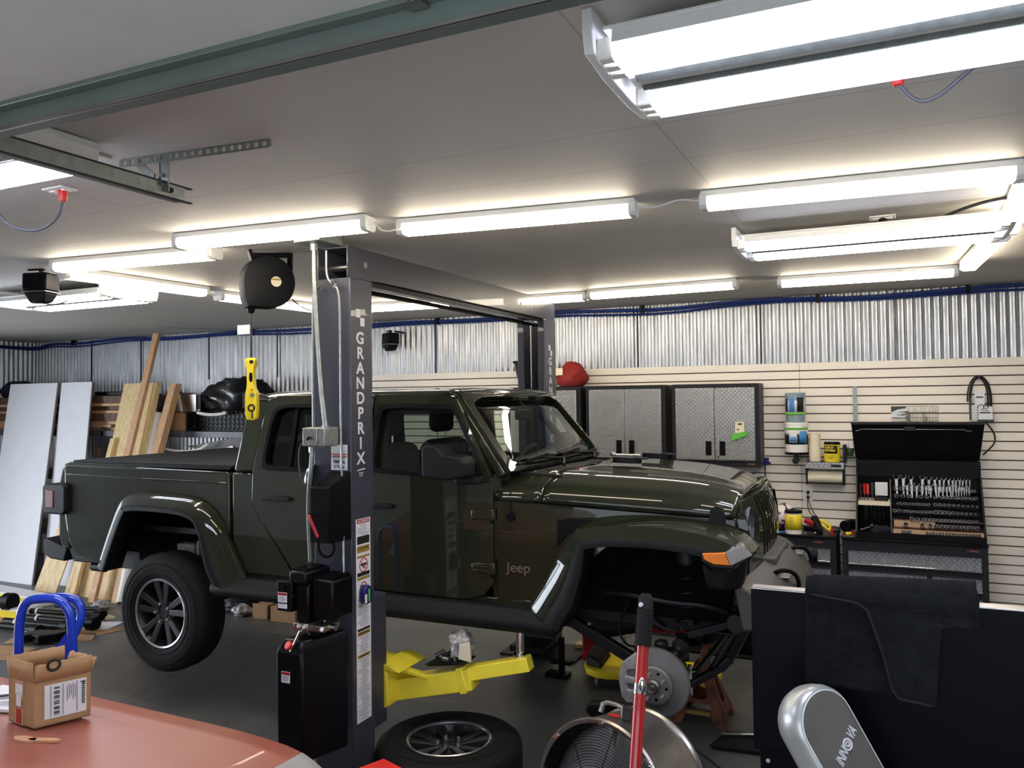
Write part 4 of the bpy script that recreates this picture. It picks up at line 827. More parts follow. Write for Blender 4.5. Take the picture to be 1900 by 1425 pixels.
# front corner: lamps and black tip
mk('turn_lamp', G().loft([[(-.845, 3.974, 1.335), (-.735, 3.972, 1.345), (-.71, 3.974, 1.285), (-.79, 3.974, 1.285), (-.835, 3.974, 1.305)], [(-.845, 4.02, 1.335), (-.735, 4.02, 1.345), (-.71, 4.02, 1.285), (-.79, 4.02, 1.285), (-.835, 4.02, 1.305)]]), 'orange', ffl, bevel=.004)
mk('running_lamp', G().loft([[(-.733, 3.972, 1.347), (-.655, 3.995, 1.385), (-.612, 4.02, 1.335), (-.708, 3.974, 1.285)], [(-.733, 4.03, 1.347), (-.675, 4.10, 1.385), (-.64, 4.12, 1.335), (-.708, 4.05, 1.285)]]), 'clear', ffl, bevel=.0015)
mk('lamp_surround', G().tube([(-.85, 3.985, 1.34), (-.84, 3.98, 1.30), (-.79, 3.98, 1.276), (-.705, 3.985, 1.276), (-.615, 4.05, 1.335)], .009, 6), 'plastic', ffl)
mk('inner_fender', mirx(G().grid(lambda u, v: ((-1.55+.75*u), 3.995+.34*v, 1.345-.10*abs(2*u-1)**4), 14, 6)), 'liner', truck, solid=.006)
ff_g = G().loft([[(-.86, 4.0, 1.285), (-.70, 4.0, 1.275), (-.635, 4.06, 1.325), (-.69, 4.34, 1.34)], [(-.84, 4.02, 1.15), (-.74, 4.04, 1.14), (-.68, 4.12, 1.15), (-.70, 4.40, 1.12)]])
mk('flare_front', ff_g, 'plastic', ffl, bevel=.02)
ff_f = G(); ff_f.v = [(p[0]-.06, my(p[1])-.12, p[2]) for p in ff_g.v]; ff_f.f = list(ff_g.f)
mk('flare_front', ff_f, 'plastic', ffl, bevel=.02)
# --- grille
def gx(z, y): return XN+.045+.03*math.sin(max(0, min(1, (z-.98)/.62))*math.pi)-.035*((y-YC)/.6)**2 - (.05*(z-1.42)/.2 if z > 1.42 else 0)
def grf(u, v, w): return (gx(v, u)+w, u, v)
def dens(poly, n=6): return strip_poly(poly, n)
go = dens(rpoly([(YC-.61, 1.16), (YC-.61, 1.46), (YC-.55, 1.565), (YC-.30, 1.60), (YC+.30, 1.60), (YC+.55, 1.565), (YC+.61, 1.46), (YC+.61, 1.16), (YC+.52, 1.02), (YC+.35, .985), (YC-.35, .985), (YC-.52, 1.02)], 1, .2), 3)
holes = []
for i in range(7):
    y = YC+(i-3)*.088; holes.append(dens(rpoly([(y-.024, 1.13), (y+.024, 1.13), (y+.024, 1.545), (y-.024, 1.545)], 2, .2), 2))
for s in (-1, 1): holes.append([(YC+s*.475+.105*math.cos(a*math.pi/16), 1.40+.105*math.sin(a*math.pi/16)) for a in range(32)])
gr = plate('grille', [go]+holes, .045, grf, 'paint', truck, bevel=.006)
mk('grille_insert', G().box(XN-.03, XN-.02, YC-.55, YC+.55, 1.02, 1.56), 'black', gr)
for s in (-1, 1):
    c = (gx(1.40, YC+s*.475), YC+s*.475, 1.40)
    mk('headlamp_bucket', G().lathe(c, (1, 0, 0), [(.104, .004), (.104, -.10), (.09, -.14), (.02, -.145)], 32), 'black' if s > 0 else 'shelfm', gr)
    mk('headlamp_ring', G().torus((c[0]-.02, c[1], c[2]), (1, 0, 0), .104, .005), 'chrome', gr)
    if s > 0: mk('headlamp', G().lathe((c[0]-.05, c[1], c[2]), (1, 0, 0), [(.095, 0), (.08, .02), (.04, .035), (.001, .04)], 28), 'clear', gr)
# --- front bumper
def bprof(y):
    k = abs(y-YC)/.85; x0 = -.44-.10*k*k; return [(x0-.20, y, 1.215-.05*k), (x0-.12, y, 1.185-.05*k), (x0-.02, y, 1.10-.05*k), (x0+.01, y, 1.02-.02*k), (x0-.03, y, .95), (x0-.16, y, .93)]
fb = mk('front_bumper', G().loft([bprof(YC+(k-8)*.10) for k in range(17)]), 'graypl', truck, bevel=.012, smooth=30)
mk('bumper_top', G().box(-.70, -.58, YC-.3, YC+.3, 1.16, 1.215), 'graypl', fb, bevel=.015)
for s, x in ((-1, -.55), (1, -.55)):
    mk('tow_hook', G().tube(bez([(x-.03, YC+s*.36-.05, 1.15), (x+.02, YC+s*.36-.05, 1.175), (x+.075, YC+s*.36, 1.15), (x+.09, YC+s*.36+.03, 1.09), (x+.085, YC+s*.36+.03, 1.07)], 2), .012, 8), 'black', fb)
    mk('hook_recess', G().box(x-.06, x+.05, YC+s*.36-.05, YC+s*.36+.05, 1.128, 1.136), 'galv', fb, bevel=.005)
for s in (-1, 1): mk('fog_lamp_recess', G().cyl((-.425-.05, YC+s*.6, 1.07), (-.40-.04, YC+s*.6, 1.07), .045, n=20), 'black', fb)
mk('radiator_support', G().box(-.80, -.72, YC-.5, YC+.5, .90, 1.02), 'under', truck)
# --- rocker step and frame
mk('side_step', mirx(G().loft([[(x0, y, z) for (y, z) in ((3.985, .86), (3.985, .89), (4.03, .955), (4.14, .955), (4.14, .835), (4.02, .825))] for x0 in (-4.07, -3.95, -1.80, -1.64)])), 'plastic', truck, bevel=.01)
fr = mk('chassis_rail', mirx(G().box(-5.55, -.75, 4.40, 4.49, .83, .98)), 'under', truck, bevel=.006)
mk('underbody', G().box(-5.5, -4.9, 4.35, 5.5, .98, 1.2).box(-3.9, -1.9, 4.2, 5.66, .90, .95).box(-1.9, -1.65, 4.2, 5.66, .90, 1.50).box(-1.65, -.80, 4.49, 5.37, 1.02, 1.45), 'liner', truck)
mk('wheel_well', mirx(G().box(-5.15, -3.98, 4.36, 4.40, .92, 1.40)), 'liner', truck)
mk('wheel_well', mirx(G().box(-1.70, -.78, 4.36, 4.41, .90, 1.50)), 'liner', truck)
mk('wheel_well_roof', mirx(G().box(-5.12, -3.98, 4.10, 4.40, 1.385, 1.40)), 'liner', truck)
for q in ((-.86, -.78, .84, .98), (-2.2, -2.1, .80, .9), (-3.9, -3.8, .82, .95)): mk('crossmember', G().box(q[0], q[1], 4.4, 5.46, q[2], q[3]), 'under', fr)
mk('fuel_tank', G().box(-3.6, -2.5, 4.52, 5.1, .68, .9), 'under', truck, bevel=.04)
mk('gearbox', G().prism([(-2.3, .72), (-1.6, .62), (-1.3, .70), (-1.3, 1.0), (-2.3, .95)], 'y', 4.75, 5.1), 'under', truck, bevel=.05)
# wheels
def tyre(r=.402, wd=.245, hub=.232):
    g = G(); h = wd/2
    g.lathe((0, 0, 0), (0, 1, 0), [(hub, -h+.02), (hub+.03, -h+.004), (r-.08, -h), (r-.03, -h+.012), (r-.008, -h+.03), (r, -h+.05), (r, h-.05), (r-.008, h-.03), (r-.03, h-.012), (r-.08, h), (hub+.03, h-.004), (hub, h-.02)], 72); return g
def wheel_parts(par):
    t = mk('tyre', tyre(), 'rubber', par, smooth=45)
    tr = G()
    for k in range(72):   # tread blocks
        a = 2*math.pi*k/72
        for j, (y0, y1) in enumerate(((-.090, -.070), (-.060, -.022), (-.014, .020), (.028, .062), (.074, .090))):
            b = a+(.02 if j % 2 else 0); sk = .012
            for_ = []
            ro = .4045 if 0 < j < 4 else .3975
            q = [((ro)*math.cos(b+d), y, (ro)*math.sin(b+d)) for d, y in ((-.034, y0), (.034, y0), (.034+sk, y1), (-.034+sk, y1))]
            p = [(.392*math.cos(b+d), y, .392*math.sin(b+d)) for d, y in ((-.034, y0), (.034, y0), (.034+sk, y1), (-.034+sk, y1))]
            tr.hexa(p, q)
    mk('tread', tr, 'rubber', t, smooth=0)
    ri = G()
    for k in range(3): ri.torus((0, -.121, 0), (0, 1, 0), .27+.035*k, .0022, 60, 5)
    mk('sidewall_ribs', ri, 'rubber', t)
    rim = mk('rim', G().lathe((0, 0, 0), (0, 1, 0), [(.232, -.108), (.236, -.100), (.226, -.085), (.212, -.06), (.205, .02), (.21, .10), (.232, .108)], 64), 'rimdark', par, smooth=40)
    mk('rim_edge', G().lathe((0, 0, 0), (0, 1, 0), [(.236, -.100), (.238, -.108), (.232, -.113), (.222, -.108), (.221, -.100)], 64), 'rimcut', rim, smooth=40)
    mk('rim_back', G().cyl((0, .03, 0), (0, .05, 0), .206, n=40), 'black', rim)
    sp = G(); cut = G()
    for k in range(5):
        for o in (-.235, .235):
            a = math.pi/2+2*math.pi*k/5+o; 
            def pt(r, t, y): return (r*math.cos(a)-t*math.sin(a), y, r*math.sin(a)+t*math.cos(a))
            sp.hexa([pt(.05, -.022, -.03), pt(.05, .022, -.03), pt(.222, .030, -.05), pt(.222, -.030, -.05)], [pt(.05, -.018, -.078), pt(.05, .018, -.078), pt(.222, .024, -.100), pt(.222, -.024, -.100)])
    mk('spokes', sp, 'rimdark', rim, bevel=.004)
    mk('hub_face', G().lathe((0, 0, 0), (0, 1, 0), [(.001, -.075), (.035, -.076), (.04, -.07), (.085, -.070), (.095, -.05), (.095, -.02)], 36), 'rimdark', rim)
    for k in range(5):
        a = math.pi/2+2*math.pi*k/5+.3; mk('lug_nut', G().cyl((.0635*math.cos(a), -.068, .0635*math.sin(a)), (.0635*math.cos(a), -.096, .0635*math.sin(a)), .0125, .010, n=6).cyl((.0635*math.cos(a), -.0700, .0635*math.sin(a)), (.0635*math.cos(a), -.0705, .0635*math.sin(a)), .017, n=12), 'rimcut', rim)
    return t
wh = thing('wheel', (0, 0, 0), 'tmp', 'tmp'); wheel_parts(wh)
tw = dup(wh, (-4.555, 4.13, .66)); tw.name = 'rear_wheel'; tw.parent = None
def adopt(w_, name, par=truck):
    # a wheel on the truck is a part: its meshes hang one level down
    for k_ in list(w_.keys()):
        if k_ in ('label', 'category', 'group'): del w_[k_]
    w_.parent = par; w_.matrix_parent_inverse = Matrix.Translation(-Vector(par.location)); w_.name = name
adopt(tw, 'rear_wheel')
tw2 = dup(wh, (-4.555, my(4.13), .66)); tw2.scale = (1, -1, 1); adopt(tw2, 'rear_wheel')
# rear axle
mk('rear_axle', G().cyl((-4.555, 4.2, .66), (-4.555, my(4.2), .66), .04).ball((-4.555, YC, .66), .14, 16, 10, (1, .8, 1)), 'under', truck)
mk('shock_absorber', mirx(G().cyl((-4.42, 4.36, .70), (-4.30, 4.36, 1.15), .028).cyl((-4.42, 4.36, .70), (-4.36, 4.36, .92), .036)), 'steel', truck)
mk('rear_bracket', mirx(G().box(-4.66, -4.50, 4.27, 4.34, .98, 1.09).cyl((-4.55, 4.25, 1.05), (-4.55, 4.28, 1.05), .018).cyl((-4.46, 4.27, 1.02), (-4.46, 4.27, 1.12), .008)), 'iron', truck)
# --- bare front hub: rotor, caliper bracket, knuckle, links
ro = mk('brake_rotor', G().lathe((-1.105, 4.075, .652), (0, 1, 0), [(.095, -.038), (.168, -.036), (.172, -.030), (.172, -.022), (.15, -.02), (.15, -.014), (.172, -.012), (.172, -.004), (.166, 0), (.05, 0)], 56), 'rotor', truck, smooth=35)
mk('rotor_hat', G().lathe((-1.105, 4.075, .652), (0, 1, 0), [(.001, -.080), (.088, -.080), (.096, -.074), (.098, -.036)], 48), 'rotor', ro, smooth=35)
mk('hub_nose', G().lathe((-1.105, 4.075, .652), (0, 1, 0), [(.001, -.118), (.012, -.118), (.014, -.11), (.026, -.112), (.028, -.10), (.036, -.098), (.038, -.08)], 32), 'steel', ro, smooth=35)
for k in range(5):
    a = math.pi/2+.25+2*math.pi*k/5; x, z = -1.105+.0635*math.cos(a), .652+.0635*math.sin(a)
    mk('wheel_stud', G().cyl((x, 3.995, z), (x, 3.962, z), .0072, n=10), 'iron', ro)
    a += .6; x, z = -1.105+.068*math.cos(a), .652+.068*math.sin(a); mk('hat_hole', G().cyl((x, 3.9955, z), (x, 3.9945, z), .008, n=12), 'black', ro)
mk('caliper_bracket', G().prism([(-1.20, .80), (-1.275, .74), (-1.295, .66), (-1.28, .57), (-1.22, .50), (-1.19, .53), (-1.215, .58), (-1.20, .605), (-1.245, .61), (-1.25, .635), (-1.205, .64), (-1.205, .67), (-1.25, .675), (-1.245, .705), (-1.195, .715), (-1.175, .76)], 'y', 4.02, 4.07), 'iron', truck, bevel=.006)
mk('knuckle', G().prism(rpoly([(-1.18, .78), (-1.02, .80), (-.97, .68), (-1.0, .52), (-1.12, .50), (-1.2, .6)], 1), 'y', 4.10, 4.22).cyl((-1.10, 4.15, .52), (-1.10, 4.15, .84), .035), 'under', truck, bevel=.015)
mk('front_axle', G().cyl((-1.10, 4.15, .66), (-1.10, my(4.15), .66), .042).ball((-1.10, 5.22, .66), .14, 16, 10, (1, .8, 1)), 'under', truck)
mk('lower_control_arm', G().bar((-1.66, 4.28, .86), (-1.24, 4.28, .655), .05, .06).cyl((-1.66, 4.24, .86), (-1.66, 4.33, .86), .035), 'under', truck, bevel=.006)
mk('lower_control_arm', G().bar((-1.66, my(4.28), .86), (-1.2, my(4.28), .65), .05, .06), 'under', truck, bevel=.006)
mk('arm_bolt', G().cyl((-1.68, 4.20, .862), (-1.68, 4.24, .862), .018, n=6).cyl((-1.52, 4.22, .86), (-1.52, 4.25, .86), .01, n=6), 'steel', truck)
mk('upper_control_arm', mirx(G().tube([(-1.58, 4.44, 1.0), (-1.4, 4.42, .95), (-1.14, 4.36, .84)], .022, 8)), 'under', truck)
cs_ = G(); 
for s in (4.42, my(4.42)): cs_.tube([(-1.02+.065*math.cos(a*.5), s+.065*math.sin(a*.5), .76+.006*a) for a in range(0, 76)], .009, 6)
mk('coil_spring', cs_, 'under', truck)
mk('spring_seat', mirx(G().cyl((-1.02, 4.42, .74), (-1.02, 4.42, .765), .08)), 'under', truck); mk('spring_tower', mirx(G().cyl((-1.02, 4.42, 1.20), (-1.02, 4.42, 1.27), .085).cyl((-1.02, 4.42, 1.0), (-1.02, 4.42, 1.2), .03)), 'under', truck)
mk('bump_stop', G().cyl((-1.05, 4.42, .995), (-1.05, 4.42, 1.03), .02, n=10), 'cream', truck)
mk('brake_hose', G().tube(bez([(-1.30, 4.25, 1.0), (-1.36, 4.22, .85), (-1.30, 4.18, .78), (-1.22, 4.12, .80), (-1.22, 4.06, .76)], 2), .006, 6), 'black', truck)
mk('track_bar', G().tube(bez([(-.98, 4.3, .90), (-.92, 4.7, .88), (-.94, 5.4, .80)], 2), .018, 8).tube([(-.98, 4.25, .62), (-.90, 5.6, .66)], .015, 8), 'under', truck)
mk('front_skid_brace', G().bar((-.70, 4.42, .90), (-.80, 4.44, .70), .05, .045).bar((-.80, 4.44, .70), (-.86, 4.42, .64), .05, .045).bar((-.86, 4.42, .64), (-1.0, 4.30, .57), .04, .04).bar((-.74, 4.46, .90), (-.92, 4.42, .60), .03, .03), 'under', truck, bevel=.008)
mk('drop_bracket', G().bar((-.98, 4.22, .86), (-.74, 4.30, .93), .03, .035).cyl((-.74, 4.26, .93), (-.74, 4.36, .93), .05, n=16).cyl((-1.02, 4.20, .80), (-1.02, 4.25, .80), .04, n=16), 'under', truck, bevel=.004)
mk('link_bolt', G().cyl((-1.02, 4.19, .80), (-1.02, 4.21, .80), .014, n=6), 'chrome', truck); mk('link_bolt', G().cyl((-.955, 4.15, .66), (-.955, 4.15, .73), .012, n=8).cyl((-.955, 4.15, .70), (-.955, 4.15, .706), .03, n=14), 'chrome', truck); mk('link_bolt', G().cyl((-.95, 4.15, .58), (-.95, 4.15, .62), .010, n=8), 'chrome', truck)
mk('skid_plate', G().bar((-1.5, 4.45, .94), (-1.0, 4.5, .96), .12, .02), 'shelfm', truck)
mk('wiring_bundle', G().tube(bez([(-1.5, 4.38, 1.0), (-1.3, 4.30, 1.02), (-1.1, 4.36, .98), (-.9, 4.30, 1.0), (-.8, 4.36, .96)], 2), .014, 6).tube(bez([(-1.2, 4.3, .98), (-1.15, 4.2, .9), (-1.05, 4.25, .86), (-1.0, 4.18, .9)], 2), .008, 6), 'cord', truck)
# --- cabin
for yy, nm in ((4.55, 0), (5.28, 0)):
    for xx in (-2.72, -3.55):
        st = mk('seat', G().box(xx-.25, xx+.27, yy-.25, yy+.25, 1.12, 1.30).prism([(xx-.30, 1.28), (xx-.13, 1.28), (xx-.22, 1.80), (xx-.33, 1.82), (xx-.40, 1.76)], 'y', yy-.24, yy+.24), 'inter', truck, bevel=.05, seg=3)
        mk('headrest', G().box(xx-.38, xx-.28, yy-.13, yy+.13, 1.86, 2.04), 'inter', st, bevel=.045, seg=3)
        mk('headrest_post', G().cyl((xx-.33, yy-.06, 1.8), (xx-.33, yy-.06, 1.88), .006, n=6).cyl((xx-.33, yy+.06, 1.8), (xx-.33, yy+.06, 1.88), .006, n=6), 'chrome', st)
mk('dashboard', G().prism([(-2.0, 1.2), (-2.28, 1.25), (-2.32, 1.5), (-2.25, 1.63), (-2.0, 1.66)], 'y', 4.2, 5.66), 'inter', truck, bevel=.03)
mk('steering_wheel', G().torus((-2.38, 5.28, 1.60), (-1, 0, .45), .185, .016).bar((-2.38, 5.10, 1.60), (-2.38, 5.46, 1.60), .03, .02), 'inter', truck)
mk('roof_lining', G().box(-3.88, -2.35, 4.26, 5.60, 2.09, 2.103), 'inter', truck)
mk('roll_bar', mirx(G().tube([(-3.80, 4.32, 2.04), (-2.40, 4.32, 2.04), (-2.12, 4.28, 1.70)], .03, 8).tube([(-2.90, 4.25, 1.0), (-2.90, 4.26, 1.7), (-2.90, 4.32, 2.05)], .035, 8)), 'inter', truck)
# tools left on the hood
def hoodz(x, y): return 1.70
def sheath(x, y, rz, label):
    t = thing('pry_tool', (0, 0, 0), label, 'tool', 'black handled tools on the hood')
    mk('handle', G().prism(rpoly([(-.09, -.018), (.06, -.024), (.09, 0), (.06, .024), (-.09, .018)], 2), 'z', 0, .034), 'black', t, bevel=.006)
    mk('head_plate', G().prism(rpoly([(.03, -.016), (.11, -.02), (.12, .0), (.11, .02), (.03, .016)], 1), 'z', .026, .038), 'cabframe', t, bevel=.002)
    t.location = (x, y, hoodz(x, y)+.008); t.rotation_euler = (0, .04, rz); return t
sheath(-1.42, 4.66, .25, 'black flat tool lying on the hood, the nearer of the two'); sheath(-1.35, 5.05, .25, 'black flat tool lying on the hood, the farther of the two')
t = thing('ratchet', (-1.62, 5.15, 1.71), 'small chrome ratchet lying at the rear of the hood', 'ratchet')
mk('handle', G().cyl((-1.66, 5.12, 1.722), (-1.50, 5.2, 1.715), .008), 'chrome', t); mk('head', G().ball((-1.66, 5.12, 1.725), .02, 10, 8, (1, 1, .7)), 'chrome', t)
# ---------------------------------------------------------------- wall cabinets
def logo(par, x0, z0, y, w=.075):
    b = mk('maker_badge', G().box(x0, x0+w, y-.002, y, z0, z0+.022), 'cabframe', par, smooth=0)
    mk('badge_field', G().box(x0+.024, x0+w-.003, y-.003, y-.0018, z0+.004, z0+.018), 'rust', b, smooth=0)
    mk('badge_mark', G().torus((x0+.012, y-.002, z0+.011), (0, 1, 0), .006, .0015, 12, 4), 'galv', b)
def wallcab():
    t = thing('wall_cabinet', (0, 0, 0), 'x', 'cabinet')
    W2 = .384
    mk('cabinet_body', G().box(-W2, W2, -.28, 0, 0, .735), 'cabframe', t, bevel=.004)
    for s in (-1, 1):
        x0, x1 = (-W2+.035, -.002) if s < 0 else (.002, W2-.035)
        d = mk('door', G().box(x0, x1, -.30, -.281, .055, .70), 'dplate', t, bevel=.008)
        hx = -.075 if s < 0 else .047
        mk('handle', G().box(hx-.005, hx+.045, -.306, -.2995, .10, .225).box(hx, hx+.040, -.309, -.3055, .105, .12), 'black', d, bevel=.004)
        if s > 0: mk('key_lock', G().cyl((.03, -.30, .085), (.03, -.306, .085), .008, n=12), 'black', d)
    logo(t, W2-.115, .015, -.2805); return t
wc = wallcab(); wc.location = (-1.415, 7.58, 1.475); wc['label'] = 'grey diamond plate wall cabinet with a card and green scraper on its right door'
dup(wc, (-2.245, 7.58, 1.475), 0, 'grey diamond plate wall cabinet, middle one, just right of the windscreen')
dup(wc, (-3.07, 7.58, 1.475), 0, 'grey diamond plate wall cabinet partly behind the far lift post, a red bag on top')
mk('corner_clip', G().cyl((-1.0, 7.45, 1.50), (-1.0, 7.45, 1.55), .022, n=12).box(-1.03, -.97, 7.44, 7.52, 1.49, 1.51), 'dkblue', None, 'small dark blue clamp at the lower corner of the right wall cabinet', 'clamp')
mk('hanging_cable', G().tube(bez([(-1.015, 7.47, 1.49), (-1.02, 7.50, 1.3), (-1.01, 7.55, 1.1)], 2), .006, 6), 'cord', None, 'thin dark cable hanging below the right wall cabinet', 'cable')
t = thing('scraper_card', (-1.2, 7.27, 1.8), 'white printed card with a bright green plastic scraper fixed to a cabinet door', 'scraper')
mk('backing_card', G().box(-1.235, -1.155, 7.271, 7.274, 1.775, 1.875), 'cream', t, smooth=0)
mk('print', G().box(-1.21, -1.175, 7.2695, 7.271, 1.845, 1.86).box(-1.22, -1.20, 7.2695, 7.271, 1.80, 1.81), 'dkprint', t, smooth=0)
mk('blade', G().hexa([(-1.275, 7.26, 1.70), (-1.125, 7.26, 1.755), (-1.125, 7.272, 1.755), (-1.275, 7.272, 1.70)], [(-1.26, 7.26, 1.765), (-1.13, 7.26, 1.79), (-1.13, 7.272, 1.79), (-1.26, 7.272, 1.765)]), 'green', t, bevel=.003)
# bag and bucket on the cabinets
def lump(name, c, r, sq, m, par, amp=.12, seed=1, freq=3.0, **kw):
    from mathutils import noise
    g = G(); g.ball((0, 0, 0), 1, 36, 24); 
    o = []
    for p in g.v:
        v = Vector(p); n = noise.noise(v*freq*.6+Vector((seed, seed, 0)))*amp*1.5+noise.noise(v*freq*2+Vector((seed, 0, 3)))*amp*.6
        q = v*(1+n); z = max(q.z, -.62); o.append((c[0]+q.x*r*sq[0], c[1]+q.y*r*sq[1], c[2]+(z+.62)*r*sq[2]))
    g.v = o; return mk(name, g, m, par, smooth=60, **kw)
t = thing('red_bag', (-2.8, 7.4, 2.21), 'red cloth bag with a small tag on top of a wall cabinet', 'bag')
lump('cloth', (-2.80, 7.40, 2.211), .15, (1.0, .9, .96), 'redcloth', t, .16, 4, 2.2)
mk('tag', G().box(-2.93, -2.845, 7.255, 7.258, 2.32, 2.39), 'cream', t, smooth=0); mk('opening', G().cyl((-2.72, 7.30, 2.31), (-2.70, 7.26, 2.29), .05, .045, n=16), 'redcloth', t)
t = thing('black_bucket', (-3.27, 7.4, 2.21), 'black bucket on a wall cabinet beside the far lift post', 'bucket')
mk('bowl', G().lathe((-3.25, 7.40, 2.211), (0, 0, 1), [(.001, 0), (.10, 0), (.135, .12), (.155, .235), (.175, .245), (.175, .262), (.145, .262), (.13, .12), (.001, .03)], 32), 'plastic', t)
# ---------------------------------------------------------------- base cabinets with drawers
def basecab(x0, x1, z1, rows, logox, label, split=None):
    t = thing('tool_cabinet', ((x0+x1)/2, 7.3, 0), label, 'cabinet')
    b = mk('cabinet_body', G().box(x0, x1, 7.02, 7.58, .08, z1), 'cabframe', t, bevel=.006)
    mk('worktop', G().box(x0-.005, x1+.005, 7.0, 7.58, z1-.005, z1+.012), 'black', t, bevel=.004)
    logo(b, logox, z1-.05, 7.0195, .09)
    for i, (za, zb) in enumerate(rows):
        cols = [(x0+.045, x1-.045)] if not (split and i == 1) else [(x0+.045, split-.02), (split+.02, x1-.045)]
        for a, c in cols:
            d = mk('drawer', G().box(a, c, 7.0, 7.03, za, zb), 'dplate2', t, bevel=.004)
            mk('pull_edge', G().box(a, c, 6.985, 7.0, zb-.004, zb+.008), 'cabframe', d, bevel=.002); mk('bottom_trim', G().box(a, c, 6.992, 7.0, za-.004, za+.008), 'chrome', d, bevel=.002)
    for a in (x0+.05, x1-.05): mk('caster', G().cyl((a-.012, 7.1, .04), (a+.012, 7.1, .04), .04, n=18), 'rubber', t)
    return t
basecab(-.37, .645, .945, [(.755, .865), (.60, .705), (.45, .55), (.12, .42)], .50, 'wide dark tool cabinet with diamond plate drawers under the open tool chest', split=.25)
basecab(-1.20, -.415, .945, [(.755, .865), (.56, .705), (.12, .52)], -.60, 'dark tool cabinet with drawers behind the truck bumper, yellow tub on top')
basecab(-2.1, -1.22, .93, [(.12, .85)], -1.5, 'low dark cabinet hidden behind the front of the truck')
# ---------------------------------------------------------------- open tool chest
tc = thing('tool_chest', (.19, 7.3, .957), 'black steel tool chest with its lid raised, full of wrenches and sockets', 'tool chest')
x0, x1, zb = -.265, .64, .958
shp = [(7.56, zb), (7.06, zb), (7.06, zb+.03), (7.36, 1.43), (7.36, 1.555), (7.56, 1.555)]
for a, b in ((x0, x0+.012), (x1-.012, x1)): mk('side_panel', G().prism(shp, 'x', a, b), 'black', tc, bevel=.002)
for a in (x0-.003, x1-.001): mk('edge_trim', G().bar((a+.002, 7.055, zb+.03), (a+.002, 7.355, 1.43), .006, .012), 'rimdark', tc)
mk('divider', G().prism([(7.5, zb), (7.06, zb), (7.06, zb+.03), (7.34, 1.40), (7.5, 1.40)], 'x', -.014, -.004), 'rimdark', tc, bevel=.001)
mk('back_panel', G().box(x0, x1, 7.53, 7.56, zb, 1.555), 'black', tc); mk('base_tray', G().box(x0, x1, 7.04, 7.55, zb, zb+.012).box(x0, x1, 7.035, 7.05, zb, zb+.05), 'black', tc)
mk('top_valance', G().box(x0, x1, 7.35, 7.362, 1.425, 1.555), 'black', tc)
mk('front_strip', G().box(0.0, .628, 7.045, 7.07, zb+.012, zb+.038), 'offw', tc, bevel=.003)
mk('shelf', G().box(x0+.012, -.014, 7.22, 7.52, 1.195, 1.225), 'cream', tc, bevel=.002)
lidg = G().hexa([(-.27, 7.42, 1.56), (.64, 7.42, 1.56), (.64, 7.435, 1.56), (-.27, 7.435, 1.56)], [(-.295, 7.30, 1.865), (.672, 7.30, 1.865), (.672, 7.315, 1.865), (-.295, 7.315, 1.865)])
lid = mk('lid', lidg, 'black', tc, bevel=.002)
mk('lid_rim', G().hexa([(-.295, 7.28, 1.85), (.672, 7.28, 1.85), (.672, 7.32, 1.85), (-.295, 7.32, 1.85)], [(-.297, 7.28, 1.868), (.674, 7.28, 1.868), (.674, 7.32, 1.868), (-.297, 7.32, 1.868)]), 'cabframe', lid, bevel=.002)
mk('lock_rod', G().tube([(-.26, 7.285, 1.80), (-.235, 7.285, 1.80), (-.225, 7.285, 1.812), (.10, 7.285, 1.812)], .003, 6), 'galv', lid); mk('lock_rod', G().tube([(.19, 7.285, 1.812), (.53, 7.285, 1.812), (.545, 7.285, 1.80), (.58, 7.285, 1.80)], .003, 6), 'galv', lid)
mk('latch', G().box(.105, .185, 7.282, 7.30, 1.80, 1.835), 'cabframe', lid, bevel=.003)
mk('tool_board', G().hexa([(0, 7.06, .99), (.628, 7.06, .99), (.628, 7.09, .975), (0, 7.09, .975)], [(0, 7.35, 1.42), (.628, 7.35, 1.42), (.628, 7.37, 1.41), (0, 7.37, 1.41)]) if 0 else G().prism([(7.40, 1.42), (7.40, 1.30), (7.34, 1.285), (7.34, 1.235), (7.29, 1.23), (7.29, 1.18), (7.24, 1.175), (7.24, 1.13), (7.19, 1.125), (7.19, 1.07), (7.14, 1.065), (7.14, .99), (7.5, .975), (7.5, 1.42)], 'x', .002, .626), 'black', tc)
mk('board_edge', G().box(.002, .626, 7.13, 7.142, 1.04, 1.047).box(.002, .626, 7.13, 7.142, 1.10, 1.106), 'rust', tc)
mk('drawer_liner', G().box(.002, .626, 7.08, 7.12, .985, 1.035).box(.01, .30, 7.13, 7.139, 1.048, 1.098), 'tape', tc)
# wrenches
def wrench():
    g = G(); g.torus((0, 0, 0), (0, 1, 0), .0165, .0042, 22, 8)
    # open jaw: drop the faces of the top third
    keep = [f for f in g.f if sum(g.v[i][2] for i in f)/len(f) < .0105]; g.f = keep
    g.hexa([(-.0045, -.002, -.12), (.0045, -.002, -.12), (.0045, .002, -.12), (-.0045, .002, -.12)], [(-.009, -.004, -.018), (.009, -.004, -.018), (.009, .004, -.018), (-.009, .004, -.018)])
    return mk('wrench', g, 'tool', None, 'polished open ended wrench hanging in the open tool chest', 'wrench', 'wrenches hanging in the tool chest', smooth=40)
w0 = wrench(); rnd = random.Random(3); first = True
def cp(o, loc, rot=(0, 0, 0), sc=(1, 1, 1), label=None, group=None):
    c = o.copy(); C.objects.link(c); c.location = loc; c.rotation_euler = rot; c.scale = sc
    if label: c['label'] = label
    if group: c['group'] = group
    return c
wat = Vector(w0.location)
def put(o, base, loc, rot=(0, 0, 0), s=1.0):
    m_ = Matrix.Translation(Vector(loc)) @ Matrix.Rotation(rot[1], 4, 'Y') @ Matrix.Rotation(rot[0], 4, 'X') @ Matrix.Scale(s, 4) @ Matrix.Translation(base); o.matrix_world = m_
